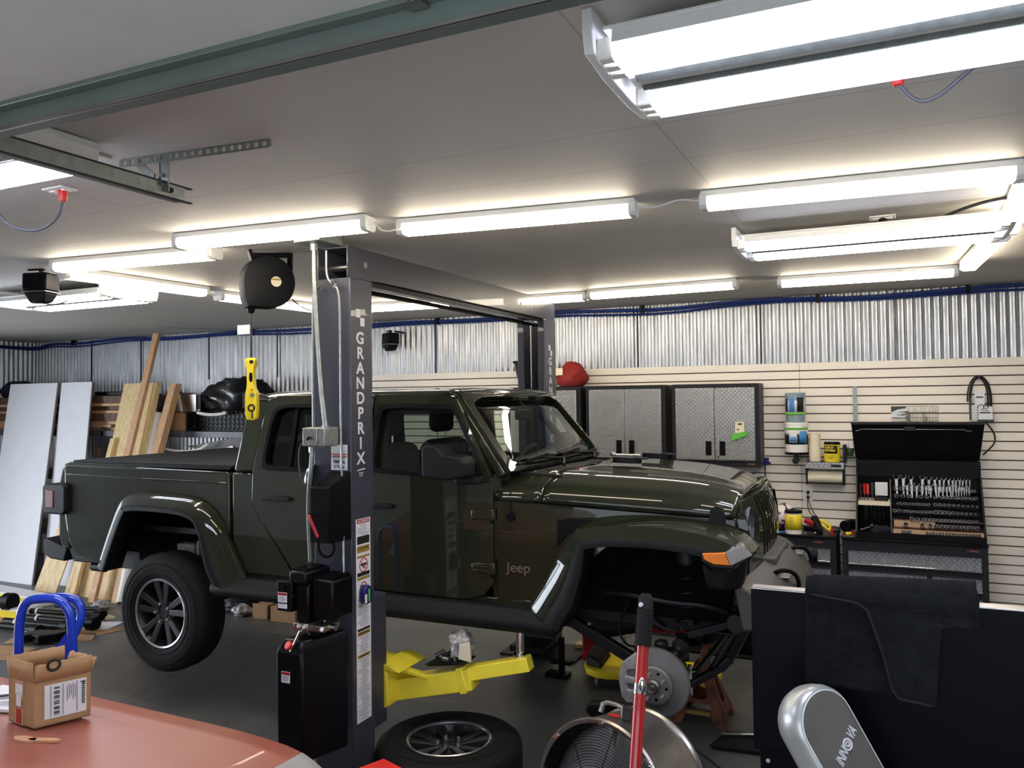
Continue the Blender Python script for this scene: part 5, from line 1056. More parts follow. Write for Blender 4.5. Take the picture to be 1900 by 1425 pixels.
ORD = 'first second third fourth fifth sixth seventh eighth ninth tenth eleventh twelfth thirteenth fourteenth fifteenth sixteenth seventeenth eighteenth nineteenth twentieth twenty-first twenty-second twenty-third'.split()
tops = [(.035, 1.44, 1.25), (.088, 1.447, 1.2), (.143, 1.440, 1.12), (.227, 1.443, 1.1), (.273, 1.437, 1.05), (.313, 1.437, .95), (.348, 1.436, .9), (.380, 1.440, .85), (.412, 1.438, .85), (.440, 1.436, .8), (.465, 1.436, .85), (.49, 1.438, .75), (.512, 1.436, .75), (.535, 1.437, .7), (.56, 1.436, .6)]
lows = [(.112, 1.388, .95), (.150, 1.39, .95), (.186, 1.386, .9), (.220, 1.384, .88), (.253, 1.386, .88), (.285, 1.386, .85), (.318, 1.387, .9), (.342, 1.384, .8), (.37, 1.386, .82), (.396, 1.384, .75), (.42, 1.386, .75), (.442, 1.383, .75), (.462, 1.383, .7), (.482, 1.384, .68), (.502, 1.382, .65), (.52, 1.382, .62), (.537, 1.382, .6), (.552, 1.382, .58)]
for i, (x, z, s) in enumerate(tops+lows):
    o = w0 if i == 0 else cp(w0, (0, 0, 0))
    up_ = i < len(tops); k_ = i if up_ else i-len(tops); o['label'] = '%s open ended wrench from the left in the %s wrench row of the chest' % (ORD[k_], 'upper' if up_ else 'lower'); put(o, wat, (x, 7.34 if i < len(tops) else 7.325, z-.02), (-.2, rnd.uniform(-.06, .06)), s)
# sockets
sk = mk('socket', G().lathe((0, 0, 0), (0, 0, 1), [(.0108, .030), (.0125, .030), (.0125, 0), (.010, -.012), (.006, -.012), (.006, .01), (.0105, .012), (.0105, .030)], 14), 'sock', None, 'small steel socket', 'socket', 'sockets in the tool chest', smooth=40)
sat = Vector(sk.location); i = 0
rows = [(7.365, 1.315, [(.03, 1.5), (.075, 1.7)]+[(.12+.04*k, 1.5) for k in range(5)]+[(.38+.026*k, 1.05) for k in range(9)]),
        (7.315, 1.262, [(.035, 1.4), (.08, 1.5), (.125, 1.3), (.21, 1.2), (.25, 1.3), (.31, 1.1)]+[(.36+.026*k, 1.1) for k in range(10)]),
        (7.265, 1.208, [(.045+.024*k, .95) for k in range(10)]+[(.31+.032*k, 1.2-.05*k) for k in range(10)]),
        (7.215, 1.155, [(.02, 1.2), (.05, 1.3)]+[(.085+.024*k, .95) for k in range(9)]+[(.31+.030*k, 1.4-.07*k) for k in range(10)]),
        (7.165, 1.10, [(.14, 1.4), (.18, 1.2)]+[(.22+.026*k, 1.1) for k in range(15)]),
        (7.125, 1.062, [(.095, 1.5), (.21, 1.5), (.265, 1.3)]+[(.30+.026*k, 1.1) for k in range(12)]),
        (7.085, 1.015, [(.07+.018*k, .8) for k in range(4)]+[(.24+.022*k, .8) for k in range(6)]+[(.375+.022*k, .8) for k in range(11)])]
for ri, (y, z, row) in enumerate(rows):
    for ci, (x, s) in enumerate(row):
        o = sk if i == 0 else cp(sk, (0, 0, 0)); o['label'] = '%s steel socket from the left in the %s socket row of the chest' % (ORD[ci], ORD[ri]); put(o, sat, (x, y-.02, z), (1.15, 0), s*.95); i += 1
# left bay contents
def screwdriver(x, z, m, lab, h=.09):
    t = thing('screwdriver', (x, 7.3, z), lab, 'screwdriver'); mk('handle', G().lathe((x, 7.3, z+.05), (0, 0, 1), [(.001, 0), (.010, .002), (.012, .02), (.009, .035), (.012, .06), (.013, h-.01), (.001, h)], 12), m, t); mk('shaft', G().cyl((x, 7.3, z-.0), (x, 7.3, z+.052), .003, n=8), 'tool', t)
screwdriver(-.235, 1.225, 'dkprint', 'black handled screwdriver at the left end of the chest shelf'); screwdriver(-.205, 1.225, 'red', 'dark red handled screwdriver on the chest shelf, left one'); screwdriver(-.18, 1.225, 'brightred', 'orange red handled screwdriver on the chest shelf beside the green one'); screwdriver(-.145, 1.225, 'dgreen', 'green handled screwdriver on the chest shelf', .1)
mk('parts_card', G().box(-.125, -.03, 7.38, 7.385, 1.26, 1.37), 'label', None, 'blank white card standing at the back of the chest shelf', 'card')
for k, x in enumerate((-.115, -.08, -.045)): mk('tape_roll', G().lathe((x, 7.30, 1.2255), (0, 0, 1), [(.008, 0), (.016, 0), (.016, .03+.012*(k == 0)), (.008, .03+.012*(k == 0)), (.008, 0)], 16), 'dkprint', None, ORD[k]+' small black roll from the left on the chest shelf under the white card', 'roll', 'small black rolls on the chest shelf')
sh = mk('hex_driver', G().cyl((0, 0, 0), (0, 0, -.13), .003, n=8).cyl((0, 0, 0), (0, 0, -.03), .006, n=8), 'tool', None, 'thin steel driver hanging below the chest shelf', 'driver', 'thin drivers below the chest shelf'); hb = Vector(sh.location)
for k, (x, l) in enumerate(((-.20, 1), (-.185, .7), (-.155, .6), (-.13, .8), (-.10, 1.1), (-.085, .8), (-.065, .9), (-.035, .6))):
    o = sh if k == 0 else cp(sh, (0, 0, 0)); o['label'] = ORD[k]+' thin steel driver from the left hanging below the chest shelf'; o.matrix_world = Matrix.Translation((x, 7.3, 1.19)) @ Matrix.Scale(l, 4) @ Matrix.Translation(hb)
lump('work_glove', (-.09, 7.2, .972), .06, (1.3, 1, .7), 'cloth', None, .2, 5, label='dark crumpled glove lying in the lower left bay of the chest', cat='glove')
mk('ratchet', G().cyl((-.24, 7.15, 1.0), (-.15, 7.18, 1.03), .012).ball((-.15, 7.18, 1.035), .022, 12, 8), 'rimdark', None, 'dull ratchet head lying in the lower left bay of the chest', 'ratchet')
# ---------------------------------------------------------------- things hanging on the slat wall
def bucket(name, x, y, z, r, h, body, lab):
    t = thing(name, (x, y, z), lab, 'bucket')
    mk('tub', G().lathe((x, y, z), (0, 0, 1), [(.001, 0), (r*.93, 0), (r*.94, .02), (r, h*.92), (r*1.03, h*.93), (r*1.03, h), (r*.95, h+.004), (.001, h+.004)], 36), body, t); return t
def wrapl(par, x, y, r, z0, z1, a0, a1, m, name='label'):   # curved label, angles from -Y toward +X
    g = G().grid(lambda u, v: (x+(r+.0015)*math.sin(a0+(a1-a0)*u), y-(r+.0015)*math.cos(a0+(a1-a0)*u), z0+(z1-z0)*v), 16, 1); return mk(name, g, m, par, solid=.001)
b1 = bucket('wipes_bucket', -.742, 7.44, 1.606, .098, .255, 'offw', 'white wipes bucket with blue and green label below the grey canister on the wall')
wrapl(b1, -.742, 7.44, .094, 1.675, 1.80, -1.5, 1.5, 'dkprint'); wrapl(b1, -.742, 7.44, .0955, 1.80, 1.825, -1.5, 1.5, 'green'); wrapl(b1, -.742, 7.44, .0955, 1.69, 1.785, -.55, .15, 'ltgrey'); wrapl(b1, -.742, 7.44, .0965, 1.70, 1.74, -.45, .1, 'lblue'); wrapl(b1, -.742, 7.44, .0965, 1.69, 1.79, .35, 1.1, 'lblue')
text('label_text', 'TOUGH', .022, (-.765, 7.342, 1.775), (1, 0, 0), (0, 0, 1), 'dkprint', b1, .0006) if 0 else None
mk('bracket', G().cyl((-.742, 7.44, 1.585), (-.742, 7.44, 1.606), .098, n=30).box(-.80, -.69, 7.44, 7.58, 1.585, 1.60), 'black', b1); mk('bracket_knob', G().cyl((-.742, 7.40, 1.54), (-.742, 7.33, 1.535), .028, n=16).box(-.755, -.73, 7.38, 7.44, 1.54, 1.59), 'cabframe', b1, bevel=.003)
b2 = bucket('wipes_canister', -.745, 7.44, 1.867, .084, .25, 'bluegrey', 'translucent grey wipes canister standing on the white bucket')
wrapl(b2, -.745, 7.44, .081, 1.94, 2.085, -1.5, 1.5, 'ltgrey'); wrapl(b2, -.745, 7.44, .0825, 1.93, 1.95, -1.5, 1.5, 'green'); wrapl(b2, -.745, 7.44, .0825, 1.955, 2.07, -1.3, -.75, 'dkblue'); wrapl(b2, -.745, 7.44, .0825, 1.955, 2.07, -.55, .0, 'lblue'); wrapl(b2, -.745, 7.44, .0825, 1.955, 2.08, .25, 1.0, 'dkprint')
th = thing('towel_shelf', (-.51, 7.45, 1.5), 'diamond plate shelf with a paper towel holder below it on the slat wall', 'shelf')
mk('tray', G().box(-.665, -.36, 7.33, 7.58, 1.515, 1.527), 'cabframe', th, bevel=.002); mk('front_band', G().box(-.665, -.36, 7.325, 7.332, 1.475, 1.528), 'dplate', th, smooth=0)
for x in (-.665, -.372): mk('side_arm', G().prism([(7.34, 1.475), (7.58, 1.475), (7.58, 1.33), (7.40, 1.33)], 'x', x, x+.012), 'cabframe', th)
mk('end_bracket', G().box(-.37, -.345, 7.45, 7.58, 1.52, 1.67), 'cabframe', th, bevel=.004); mk('badge', G().box(-.46, -.38, 7.3235, 7.325, 1.49, 1.512), 'cabframe', th, smooth=0)
tag(mk('paper_towel_roll', G().cyl((-.65, 7.42, 1.40), (-.375, 7.42, 1.40), .052, n=30), 'cream'), 'cream paper towel roll held under the diamond plate shelf', 'paper towels')
tag(mk('paper_towel_roll', G().cyl((-.595, 7.45, 1.528), (-.595, 7.45, 1.765), .047, n=30), 'cream'), 'tall cream roll standing on the diamond plate shelf', 'paper towels')
c1 = thing('towel_tub', (-.455, 7.44, 1.528), 'yellow towel tub with a black lid standing on the diamond plate shelf', 'tub')
mk('tub', G().cyl((-.455, 7.44, 1.528), (-.455, 7.44, 1.675), .064, n=36), 'yplastic', c1); mk('lid', G().cyl((-.455, 7.44, 1.675), (-.455, 7.44, 1.697), .067, .064, n=36), 'black', c1, bevel=.003)
wrapl(c1, -.455, 7.44, .064, 1.60, 1.668, -1.2, .75, 'dkprint')
text('label_text', "TUB O'", .024, (-.475, 7.371, 1.65), (1, 0, 0), (0, 0, 1), 'yplastic', c1, .0008, .9, bold=.0006); text('label_text', 'TOWELS', .024, (-.468, 7.371, 1.625), (1, 0, 0), (0, 0, 1), 'yplastic', c1, .0008, .9, bold=.0006)
text('label_text', 'HEAVY DUTY', .012, (-.468, 7.373, 1.585), (1, 0, 0), (0, 0, 1), 'dkprint', c1, .0006); text('label_text', 'CLEANING', .012, (-.468, 7.373, 1.571), (1, 0, 0), (0, 0, 1), 'dkprint', c1, .0006); text('label_text', 'WIPES', .012, (-.468, 7.373, 1.557), (1, 0, 0), (0, 0, 1), 'dkprint', c1, .0006)
c2 = thing('towel_tub', (-.75, 7.08, .957), 'yellow and white tub with a black lid on the cabinet in front of the ball', 'tub')
mk('tub', G().cyl((-.745, 7.09, .957), (-.745, 7.09, 1.125), .066, n=36), 'offw', c2); mk('lid', G().cyl((-.745, 7.09, 1.125), (-.745, 7.09, 1.148), .070, .068, n=36), 'black', c2, bevel=.003); mk('dispenser', G().cyl((-.75, 7.09, 1.148), (-.745, 7.09, 1.163), .02, .01, n=10), 'plastic', c2)
wrapl(c2, -.745, 7.09, .066, .99, 1.115, -1.1, 1.5, 'yplastic')
for k in range(6): wrapl(c2, -.745, 7.09, .0672, 1.09-.016*k, 1.0925-.016*k, -.4, .3-.05*(k % 3), 'gcord', 'print_line')
tag(mk('slotted_rail', G().box(-.285, -.255, 7.555, 7.585, 1.80, 2.165).box(-.28, -.276, 7.545, 7.556, 1.80, 2.16).box(-.264, -.26, 7.545, 7.556, 1.80, 2.16).cyl((-.27, 7.553, 2.14), (-.27, 7.54, 2.14), .012, n=6), 'galv'), 'galvanised upright rail screwed to the slat wall above the chest', 'rail')
hc = thing('hose_clamp_rack', (.18, 7.57, 1.86), 'wire hose clamp rack with printed card on the slat wall above the chest lid', 'rack')
card = mk('header_card', G().box(.01, .125, 7.571, 7.574, 1.90, 1.995), 'label', hc, smooth=0)
mk('header_band', G().prism([(.01, 1.995), (.125, 1.995), (.125, 1.978), (.06, 1.968), (.01, 1.945)], 'y', 7.5695, 7.571), 'dgreen', card, smooth=0)
text('card_text', 'HOSE', .021, (.098, 7.5695, 1.945), (1, 0, 0), (0, 0, 1), 'dkprint', card, .0006, .85, bold=.0004); text('card_text', 'CLAMPS', .021, (.088, 7.5695, 1.922), (1, 0, 0), (0, 0, 1), 'dkprint', card, .0006, .85, bold=.0004)
wg = G(); 
for z in (1.995, 1.945, 1.90, 1.87): wg.tube([(.125 if z > 1.9 else .01, 7.565, z), (.362, 7.565, z)], .0022, 5)
for k, x in enumerate((.145, .19, .25, .32)):
    wdt = .012+.004*k
    for dx_ in (-wdt, 0, wdt): wg.tube([(x+dx_, 7.563, 1.86), (x+dx_, 7.563, 1.97-.01*(dx_ != 0))], .0018, 5)
    wg.tube([(x+wdt*math.cos(a*math.pi/8), 7.563, 1.96+wdt*math.sin(a*math.pi/8)) for a in range(9)], .0018, 5)
wg.tube([(.362, 7.565, 1.86), (.362, 7.565, 1.997)], .0022, 5)
mk('wire_frame', wg, 'galv', hc)
cl = G()
for k in range(6): cl.torus((.13+.006*(k % 3), 7.545, 1.94-.014*k), (.3, 1, .2), .013, .003, 14, 5)
for k in range(4): cl.torus((.255+.02*(k % 2), 7.545, 1.915-.015*k), (1, .5, .1), .015, .003, 14, 5)
tag(mk('hose_clamp_bundle', cl, 'steel', hc), 'hanging steel hose clamps', None)
bt = thing('belt_pack', (.67, 7.56, 1.87), 'black drive belts looped on a hook over boxed parts above the chest lid', 'drive belts')
for k, (w_, h_, y_) in enumerate(((.085, .20, 7.55), (.072, .19, 7.535), (.06, .18, 7.555))):
    mk('belt', G().tube([(.66-w_, y_, 2.03)]+[(.66-w_*math.cos(math.pi*a/12), y_, 2.05+h_*.95*math.sin(math.pi*a/12)) for a in range(13)]+[(.66+w_, y_, 1.98)], .006, 6), 'cord', bt)
mk('belt_card', G().box(.625, .695, 7.52, 7.524, 1.99, 2.12), 'label', bt, smooth=0); text('card_text', 'K060485', .014, (.66, 7.519, 2.065), (1, 0, 0), (0, 0, 1), 'dkprint', bt, .0005) if 0 else mk('card_print', G().box(.635, .685, 7.518, 7.52, 2.06, 2.07), 'dkprint', bt, smooth=0)
mk('hook', G().tube([(.66, 7.58, 2.235), (.66, 7.52, 2.22), (.66, 7.51, 2.235)], .005, 6), 'galv', bt)
mk('parts_box', G().box(.645, .745, 7.50, 7.56, 1.885, 1.99), 'label', bt, smooth=0); mk('parts_box', G().box(.60, .64, 7.49, 7.56, 1.875, 2.0), 'ltgrey', bt, smooth=0); mk('parts_box', G().box(.588, .603, 7.51, 7.57, 1.88, 2.06), 'dgreen', bt, smooth=0); mk('box_base', G().box(.64, .755, 7.505, 7.57, 1.868, 1.886), 'dgreen', bt, smooth=0)
mk('box_print', G().box(.655, .735, 7.4985, 7.50, 1.935, 1.945).box(.67, .72, 7.4985, 7.50, 1.955, 1.96), 'dkprint', bt, smooth=0); mk('cable_tie', G().torus((.665, 7.50, 1.985), (.1, 1, .1), .02, .003, 16, 5).torus((.70, 7.50, 1.988), (.1, 1, -.1), .016, .003, 16, 5), 'cord', bt)
tag(mk('loop_cable', G().tube(bez([(.70, 7.5, 1.86), (.755, 7.5, 1.78), (.76, 7.5, 1.70), (.70, 7.5, 1.63), (.67, 7.5, 1.60)], 3), .007, 6), 'cord'), 'black cable curving out from behind the chest lid', 'cable')
t = thing('spray_nozzle', (-.30, 7.5, 1.6), 'small grey and white trigger bottle beside the chest lid', 'spray bottle')
mk('bottle', G().lathe((-.315, 7.48, 1.575), (0, 0, 1), [(.001, 0), (.022, 0), (.035, .05), (.03, .07), (.001, .075)], 16), 'dgreen', t); mk('cone_top', G().lathe((-.30, 7.48, 1.645), (0, 0, 1), [(.03, 0), (.012, .06), (.001, .062)], 16), 'label', t)
tag(mk('door_edge_board', G().box(.985, 1.02, 7.40, 7.585, 1.9, 2.24), 'oldwood'), 'brown upright board on the slat wall at the right edge of the view', 'board')
# outlet with two plugs and cords
t = thing('wall_outlet', (-.667, 7.58, 1.22), 'white double wall outlet on the slat wall with two black plugs', 'outlet')
mk('cover_plate', G().box(-.705, -.630, 7.575, 7.587, 1.16, 1.28), 'offw', t, bevel=.003)
for z in (1.245, 1.20): mk('plug', G().cyl((-.668, 7.575, z), (-.668, 7.54, z), .016, .012, n=10), 'black', t, bevel=.002)
mk('cord', G().tube(bez([(-.668, 7.54, 1.245), (-.662, 7.52, 1.17), (-.64, 7.5, 1.12), (-.60, 7.4, 1.07)], 2), .004, 6), 'cord', t); mk('cord', G().tube(bez([(-.668, 7.54, 1.20), (-.672, 7.52, 1.14), (-.655, 7.5, 1.08), (-.61, 7.4, 1.05)], 2), .004, 6), 'cord', t)
# ball
bl = thing('soccer_ball', (-.85, 7.33, .957), 'white football with purple three pointed patches on the cabinet', 'ball')
bc = Vector((-.845, 7.33, 1.065)); mk('cover', G().ball(tuple(bc), .107, 40, 26), 'offw', bl, smooth=80)
def patch(d, rot):
    d = Vector(d).normalized(); a = d.cross(Vector((0, 0, 1))).normalized(); b = a.cross(d)
    pts_ = []
    for k in range(24):
        th_ = 2*math.pi*k/24+rot; r_ = .018+.026*max(0, math.cos(3*(2*math.pi*k/24)))**1.2; pts_.append((r_*math.cos(th_), r_*math.sin(th_)))
    top = [bc+(d+(a*p+b*q)/.107).normalized()*.1085 for p, q in pts_]; g = G(); n = len(top); g.v = [tuple(bc+d*.1093)]+[tuple(p) for p in top]; g.f = [(0, 1+i, 1+(i+1) % n) for i in range(n)]; mk('patch', g, 'purple', bl, solid=.001)
for i, d in enumerate([(-.45, -.85, .15), (.35, -.8, .5), (.25, -.95, -.35), (-.7, -.4, .6), (0, -.3, .95), (-.75, -.6, -.35), (.9, -.4, .1), (-.1, -.75, -.7)]): patch(d, i*.9+.5)
# clutter on the left cabinet
def drill(x, y, z, m, lab, nm='impact_driver'):
    t = thing(nm, (x, y, z), lab, 'power tool')
    mk('motor_body', G().cyl((x-.05, y-.04, z+.12), (x+.05, y, z+.11), .03, .026, n=16).cyl((x+.05, y, z+.11), (x+.08, y+.012, z+.108), .018, .012, n=14), m, t, bevel=.004)
    mk('grip', G().bar((x-.02, y-.02, z+.10), (x-.05, y-.03, z+.02), .035, .04), 'black', t, bevel=.008); mk('battery', G().box(x-.09, x-.01, y-.07, y+.01, z, z+.03), 'black', t, bevel=.006)
t = thing('work_light', (-.62, 7.2, .957), 'red and black battery tool lying on the cabinet beside the yellow tub', 'power tool')
mk('body', G().bar((-.67, 7.25, 1.045), (-.55, 7.22, 1.01), .06, .045), 'red', t, bevel=.012); mk('body', G().bar((-.67, 7.2, .985), (-.53, 7.18, .98), .07, .04), 'black', t, bevel=.01)
t = thing('battery_charger', (-.57, 7.2, .957), 'black charger leaning on the cabinet below the wall outlet', 'charger')
mk('case', G().bar((-.60, 7.25, 1.075), (-.54, 7.16, .97), .05, .05), 'plastic', t, bevel=.01); mk('case', G().box(-.565, -.52, 7.10, 7.16, .958, .995), 'black', t, bevel=.006)
t = thing('strap_bundle', (-.5, 7.22, .957), 'yellow green strap folded over black tools on the cabinet', 'strap')
mk('strap', G().tube(bez([(-.56, 7.26, 1.05), (-.50, 7.24, 1.035), (-.455, 7.2, 1.0), (-.48, 7.18, .975)], 2), .014, 6).tube(bez([(-.57, 7.24, 1.03), (-.52, 7.22, 1.01), (-.47, 7.18, .975)], 2), .010, 6), 'yplastic', t)
tag(mk('marker_pen', G().cyl((-.447, 7.06, .958), (-.447, 7.06, 1.01), .011, n=12).cyl((-.447, 7.06, 1.01), (-.447, 7.06, 1.035), .006, .004, n=10), 'red'), 'short red bottle with a pale tip standing at the cabinet edge', 'bottle')
tag(mk('cable_coil', G().torus((-.43, 7.2, .985), (.2, .6, .5), .035, .006).torus((-.43, 7.2, .975), (0, .2, 1), .04, .006), 'cord'), 'black cable coil at the right end of the left cabinet top', 'cable')
tag(mk('pliers', G().bar((-.66, 7.08, .965), (-.58, 7.06, .965), .012, .012).bar((-.66, 7.07, .965), (-.58, 7.09, .965), .012, .012).ball((-.575, 7.075, .968), .012, 10, 6), 'steel'), 'steel pliers lying at the front of the cabinet beside the yellow tub', 'pliers')
tag(mk('blue_cable', G().tube(bez([(-.95, 7.04, .965), (-.88, 7.02, .963), (-.83, 7.05, .968), (-.80, 7.02, .975)], 2), .006, 6), 'lblue'), 'blue cable lying along the cabinet edge beside the yellow tub', 'cable')
# spray can on its side and oddments left of the chest
t = thing('black_can', (-.32, 7.2, .957), 'black can lying on its side next to the tool chest', 'can')
mk('can', G().cyl((-.35, 7.08, 1.035), (-.30, 7.22, 1.035), .045, n=24), 'black', t, bevel=.004)
tag(mk('screw_tray', G().box(-.36, -.28, 7.03, 7.12, .958, .968), 'oldwood', bevel=.002), 'small brown tray at the left end of the chest cabinet', 'tray')
tag(mk('yellow_clip', G().bar((-.345, 7.06, .985), (-.30, 7.06, .985), .02, .018).bar((-.33, 7.05, .972), (-.315, 7.09, .972), .01, .01), 'yplastic', bevel=.003), 'small yellow clip in front of the black can', 'clip')
tag(mk('red_tape_roll', G().torus((-.285, 7.10, .985), (0, 1, .3), .014, .006), 'red'), 'small red ring beside the yellow clip', 'ring')
# ---------------------------------------------------------------- shelving and timber along the left of the back wall
sv = thing('storage_shelving', (-8.6, 7.15, 0), 'long grey steel shelving against the corrugated wall, stacked with timber and bags', 'shelving')
for x in (-10.95, -8.75, -6.3):
    for y in (6.88, 7.48): mk('upright', G().box(x-.02, x+.02, y-.02, y+.02, 0, 1.80), 'shelfm', sv, bevel=.002)
for z in (1.70, 1.15, .45):
    mk('shelf_beam', G().box(-10.97, -6.28, 6.86, 6.90, z, z+.07), 'shelfm', sv, bevel=.003); mk('shelf_beam', G().box(-10.97, -6.28, 7.46, 7.50, z, z+.07), 'shelfm', sv, bevel=.003)
    mk('shelf_deck', G().box(-10.95, -6.3, 6.90, 7.46, z+.045, z+.06), 'oldwood' if z < 1.6 else 'shelfm', sv)
zs = 1.772
board_lab = {'oldwood': 'weathered brown board in the pile on the top shelf', 'pine2': 'paler board in the pile on the top shelf'}
protos = {}
for i, (x0, x1, z0, h, y0, y1, m) in enumerate([
    (-10.9, -8.25, 1.772, .035, 6.93, 7.06, 'pine2'), (-10.9, -8.62, 1.809, .035, 6.88, 7.0, 'pine2'), (-10.9, -8.12, 1.809, .035, 7.02, 7.2, 'oldwood'), (-10.9, -8.35, 1.846, .04, 6.90, 7.05, 'pine2'),
    (-10.8, -8.0, 1.846, .085, 7.07, 7.3, 'oldwood'), (-10.9, -8.05, 1.888, .09, 6.88, 7.06, 'oldwood'), (-10.9, -8.0, 1.98, .036, 6.9, 7.06, 'pine2'), (-10.9, -8.25, 2.018, .05, 6.93, 7.1, 'oldwood'),
    (-10.9, -8.33, 2.07, .034, 6.88, 7.04, 'pine2'), (-10.9, -7.9, 2.106, .09, 6.90, 7.08, 'oldwood'), (-10.9, -8.0, 1.772, .07, 7.22, 7.4, 'oldwood')]):
    bl = ('thin paler board at the very bottom of the pile on the top shelf', 'short pale board second from the bottom of the shelf pile', 'brown board second from the bottom, longer and set back', 'pale board below the thick middle brown board', 'thick brown board in the back half of the shelf pile', 'thick brown board in the front middle of the shelf pile', 'long pale board above the thick middle brown board', 'brown board just under the top pale board of the pile', 'short pale board just under the topmost brown board', 'thick topmost brown board of the shelf pile', 'brown board at the back bottom of the shelf pile')[i]
    mk('stacked_board', G().box(x0, x1, y0, y1, z0, z0+h), m, None, bl, 'board', 'timber on the top shelf: '+m.replace('pine2', 'pale').replace('oldwood', 'brown'), bevel=.002)
tag(mk('rough_block', G().box(-9.0, -8.42, 6.95, 7.1, 2.198, 2.25), 'under', bevel=.01), 'dark rough strip lying on top of the timber pile', 'block')
lump('stuffed_bag', (-10.72, 7.15, 2.2), .20, (1.4, 1, .7), 'cloth', None, .12, 2, label='dark navy stuffed bag on the shelf beside the tall wallboard', cat='bag')
lump('stuffed_bag', (-8.46, 7.3, 2.0), .17, (1.0, 1, 1.05), 'cloth', None, .06, 9, label='rounded navy bundle behind the timber pile on the shelf', cat='bag')
lump('stuffed_bag', (-7.93, 7.22, 1.80), .24, (.9, .8, 1.15), 'cloth', None, .1, 6, label='navy bundle between the pine boards and the silver box', cat='bag')
bx = thing('silver_box', (-7.35, 7.0, 2.0), 'black equipment box with a silver end panel on top of the shelf', 'box')
mk('case', G().box(-7.58, -7.16, 6.90, 7.3, 2.0, 2.19), 'black', bx, bevel=.005); mk('end_panel', G().box(-7.60, -7.22, 6.885, 6.902, 1.995, 2.195), 'steel', bx, bevel=.003); mk('side_flange', G().box(-7.65, -7.60, 6.86, 7.2, 1.995, 2.20), 'label', bx)
mk('vent_holes', G().box(-7.215, -7.17, 6.896, 6.902, 2.01, 2.02), 'ltgrey', bx); mk('top_sheet', G().box(-7.5, -7.16, 6.9, 7.25, 2.19, 2.215), 'shelfm', bx)
lump('bin_bag', (-6.73, 7.05, 2.0), .34, (1.35, .8, .68), 'bag', None, .22, 3, 3.2, label='full black bin bag on the shelf behind the drop light', cat='bag')
cr = thing('plastic_crate', (-7.0, 7.15, 1.77), 'black ventilated plastic crate under the bin bag', 'crate')
cg = G().box(-7.42, -6.35, 6.93, 7.4, 1.772, 1.79)
for k in range(17): x = -7.40+.064*k; cg.box(x, x+.018, 6.93, 6.94, 1.79, 1.98)
for z in (1.79, 1.84, 1.89, 1.96): cg.box(-7.42, -6.35, 6.93, 6.945, z, z+.02)
cg.box(-7.42, -6.35, 7.39, 7.4, 1.79, 1.98).box(-7.42, -7.41, 6.93, 7.4, 1.79, 1.98).box(-6.36, -6.35, 6.93, 7.4, 1.79, 1.98)
mk('crate_body', cg, 'black', cr)
mk('crate_load', G().box(-7.38, -6.4, 6.97, 7.36, 1.79, 1.96), 'under', cr)
tag(mk('carton', G().box(-7.66, -7.44, 6.92, 7.3, 1.772, 1.99), 'card', bevel=.003), 'brown carton between the leaning fir board and the black crate', 'carton')
t = thing('carton', (-8.75, 7.0, 1.22), 'small carton with a blue sticker on the lower shelf behind the truck bed', 'carton')
mk('carton_body', G().box(-8.93, -8.55, 6.93, 7.25, 1.272, 1.56), 'card', t, bevel=.003); mk('sticker', G().prism(rpoly([(-8.84, 1.46), (-8.74, 1.45), (-8.72, 1.52), (-8.82, 1.53)], 2), 'y', 6.925, 6.93), 'lblue', t, smooth=0)
tag(mk('folded_sheet', G().box(-8.9, -8.55, 6.95, 7.2, 1.562, 1.60), 'bluegrey', bevel=.01), 'pale folded sheet on the carton with the blue sticker', 'sheet')
for i, (x, z) in enumerate(((-6.95, 1.46), )):
    tag(mk('trim_panel', G().loft([[(x-.35, 6.80, 1.60), (x+.5, 6.8, 1.72), (x+.55, 6.8, 1.62), (x+.1, 6.8, 1.56)], [(x-.35, 6.83, 1.60), (x+.5, 6.83, 1.72), (x+.55, 6.83, 1.62), (x+.1, 6.83, 1.56)]]), 'graypl'), 'grey leaf shaped trim panel leaning on the shelf edge', 'trim panel')
    tag(mk('tan_offcut', G().loft([[(x+.20, 6.78, 1.42), (x+.42, 6.78, 1.50), (x+.38, 6.78, 1.62), (x+.15, 6.78, 1.56)], [(x+.20, 6.80, 1.42), (x+.42, 6.80, 1.50), (x+.38, 6.8, 1.62), (x+.15, 6.8, 1.56)]]), 'tape'), 'tan offcut in front of the grey trim panel', 'offcut')
tag(mk('curved_trim', G().tube(bez([(-7.62, 6.7, 1.60), (-7.35, 6.7, 1.55), (-7.0, 6.7, 1.56), (-6.85, 6.7, 1.64)], 3), .014, 6), 'offw'), 'thin white curved trim lying across the shelf edge', 'trim')
tag(mk('curved_trim', G().tube(bez([(-7.15, 6.84, 1.985), (-7.0, 6.84, 1.96), (-6.8, 6.84, 1.965), (-6.72, 6.84, 1.985)], 3), .018, 6), 'offw'), 'short white curved trim below the bin bag', 'trim')
for i, (a, b, z, zz) in enumerate(((-7.6, -6.35, 1.47, 1.55), )):
    tag(mk('yellow_rail', G().hexa([(a, 6.7, z-.02), (b, 6.7, zz-.02), (b, 6.74, zz-.02), (a, 6.74, z-.02)], [(a, 6.7, z+.02), (b, 6.7, zz+.02), (b, 6.74, zz+.02), (a, 6.74, z+.02)]), 'yellow'), ('long' if i == 0 else 'short')+' yellow rail leaning at the shelf just above the bed cover', 'rail')
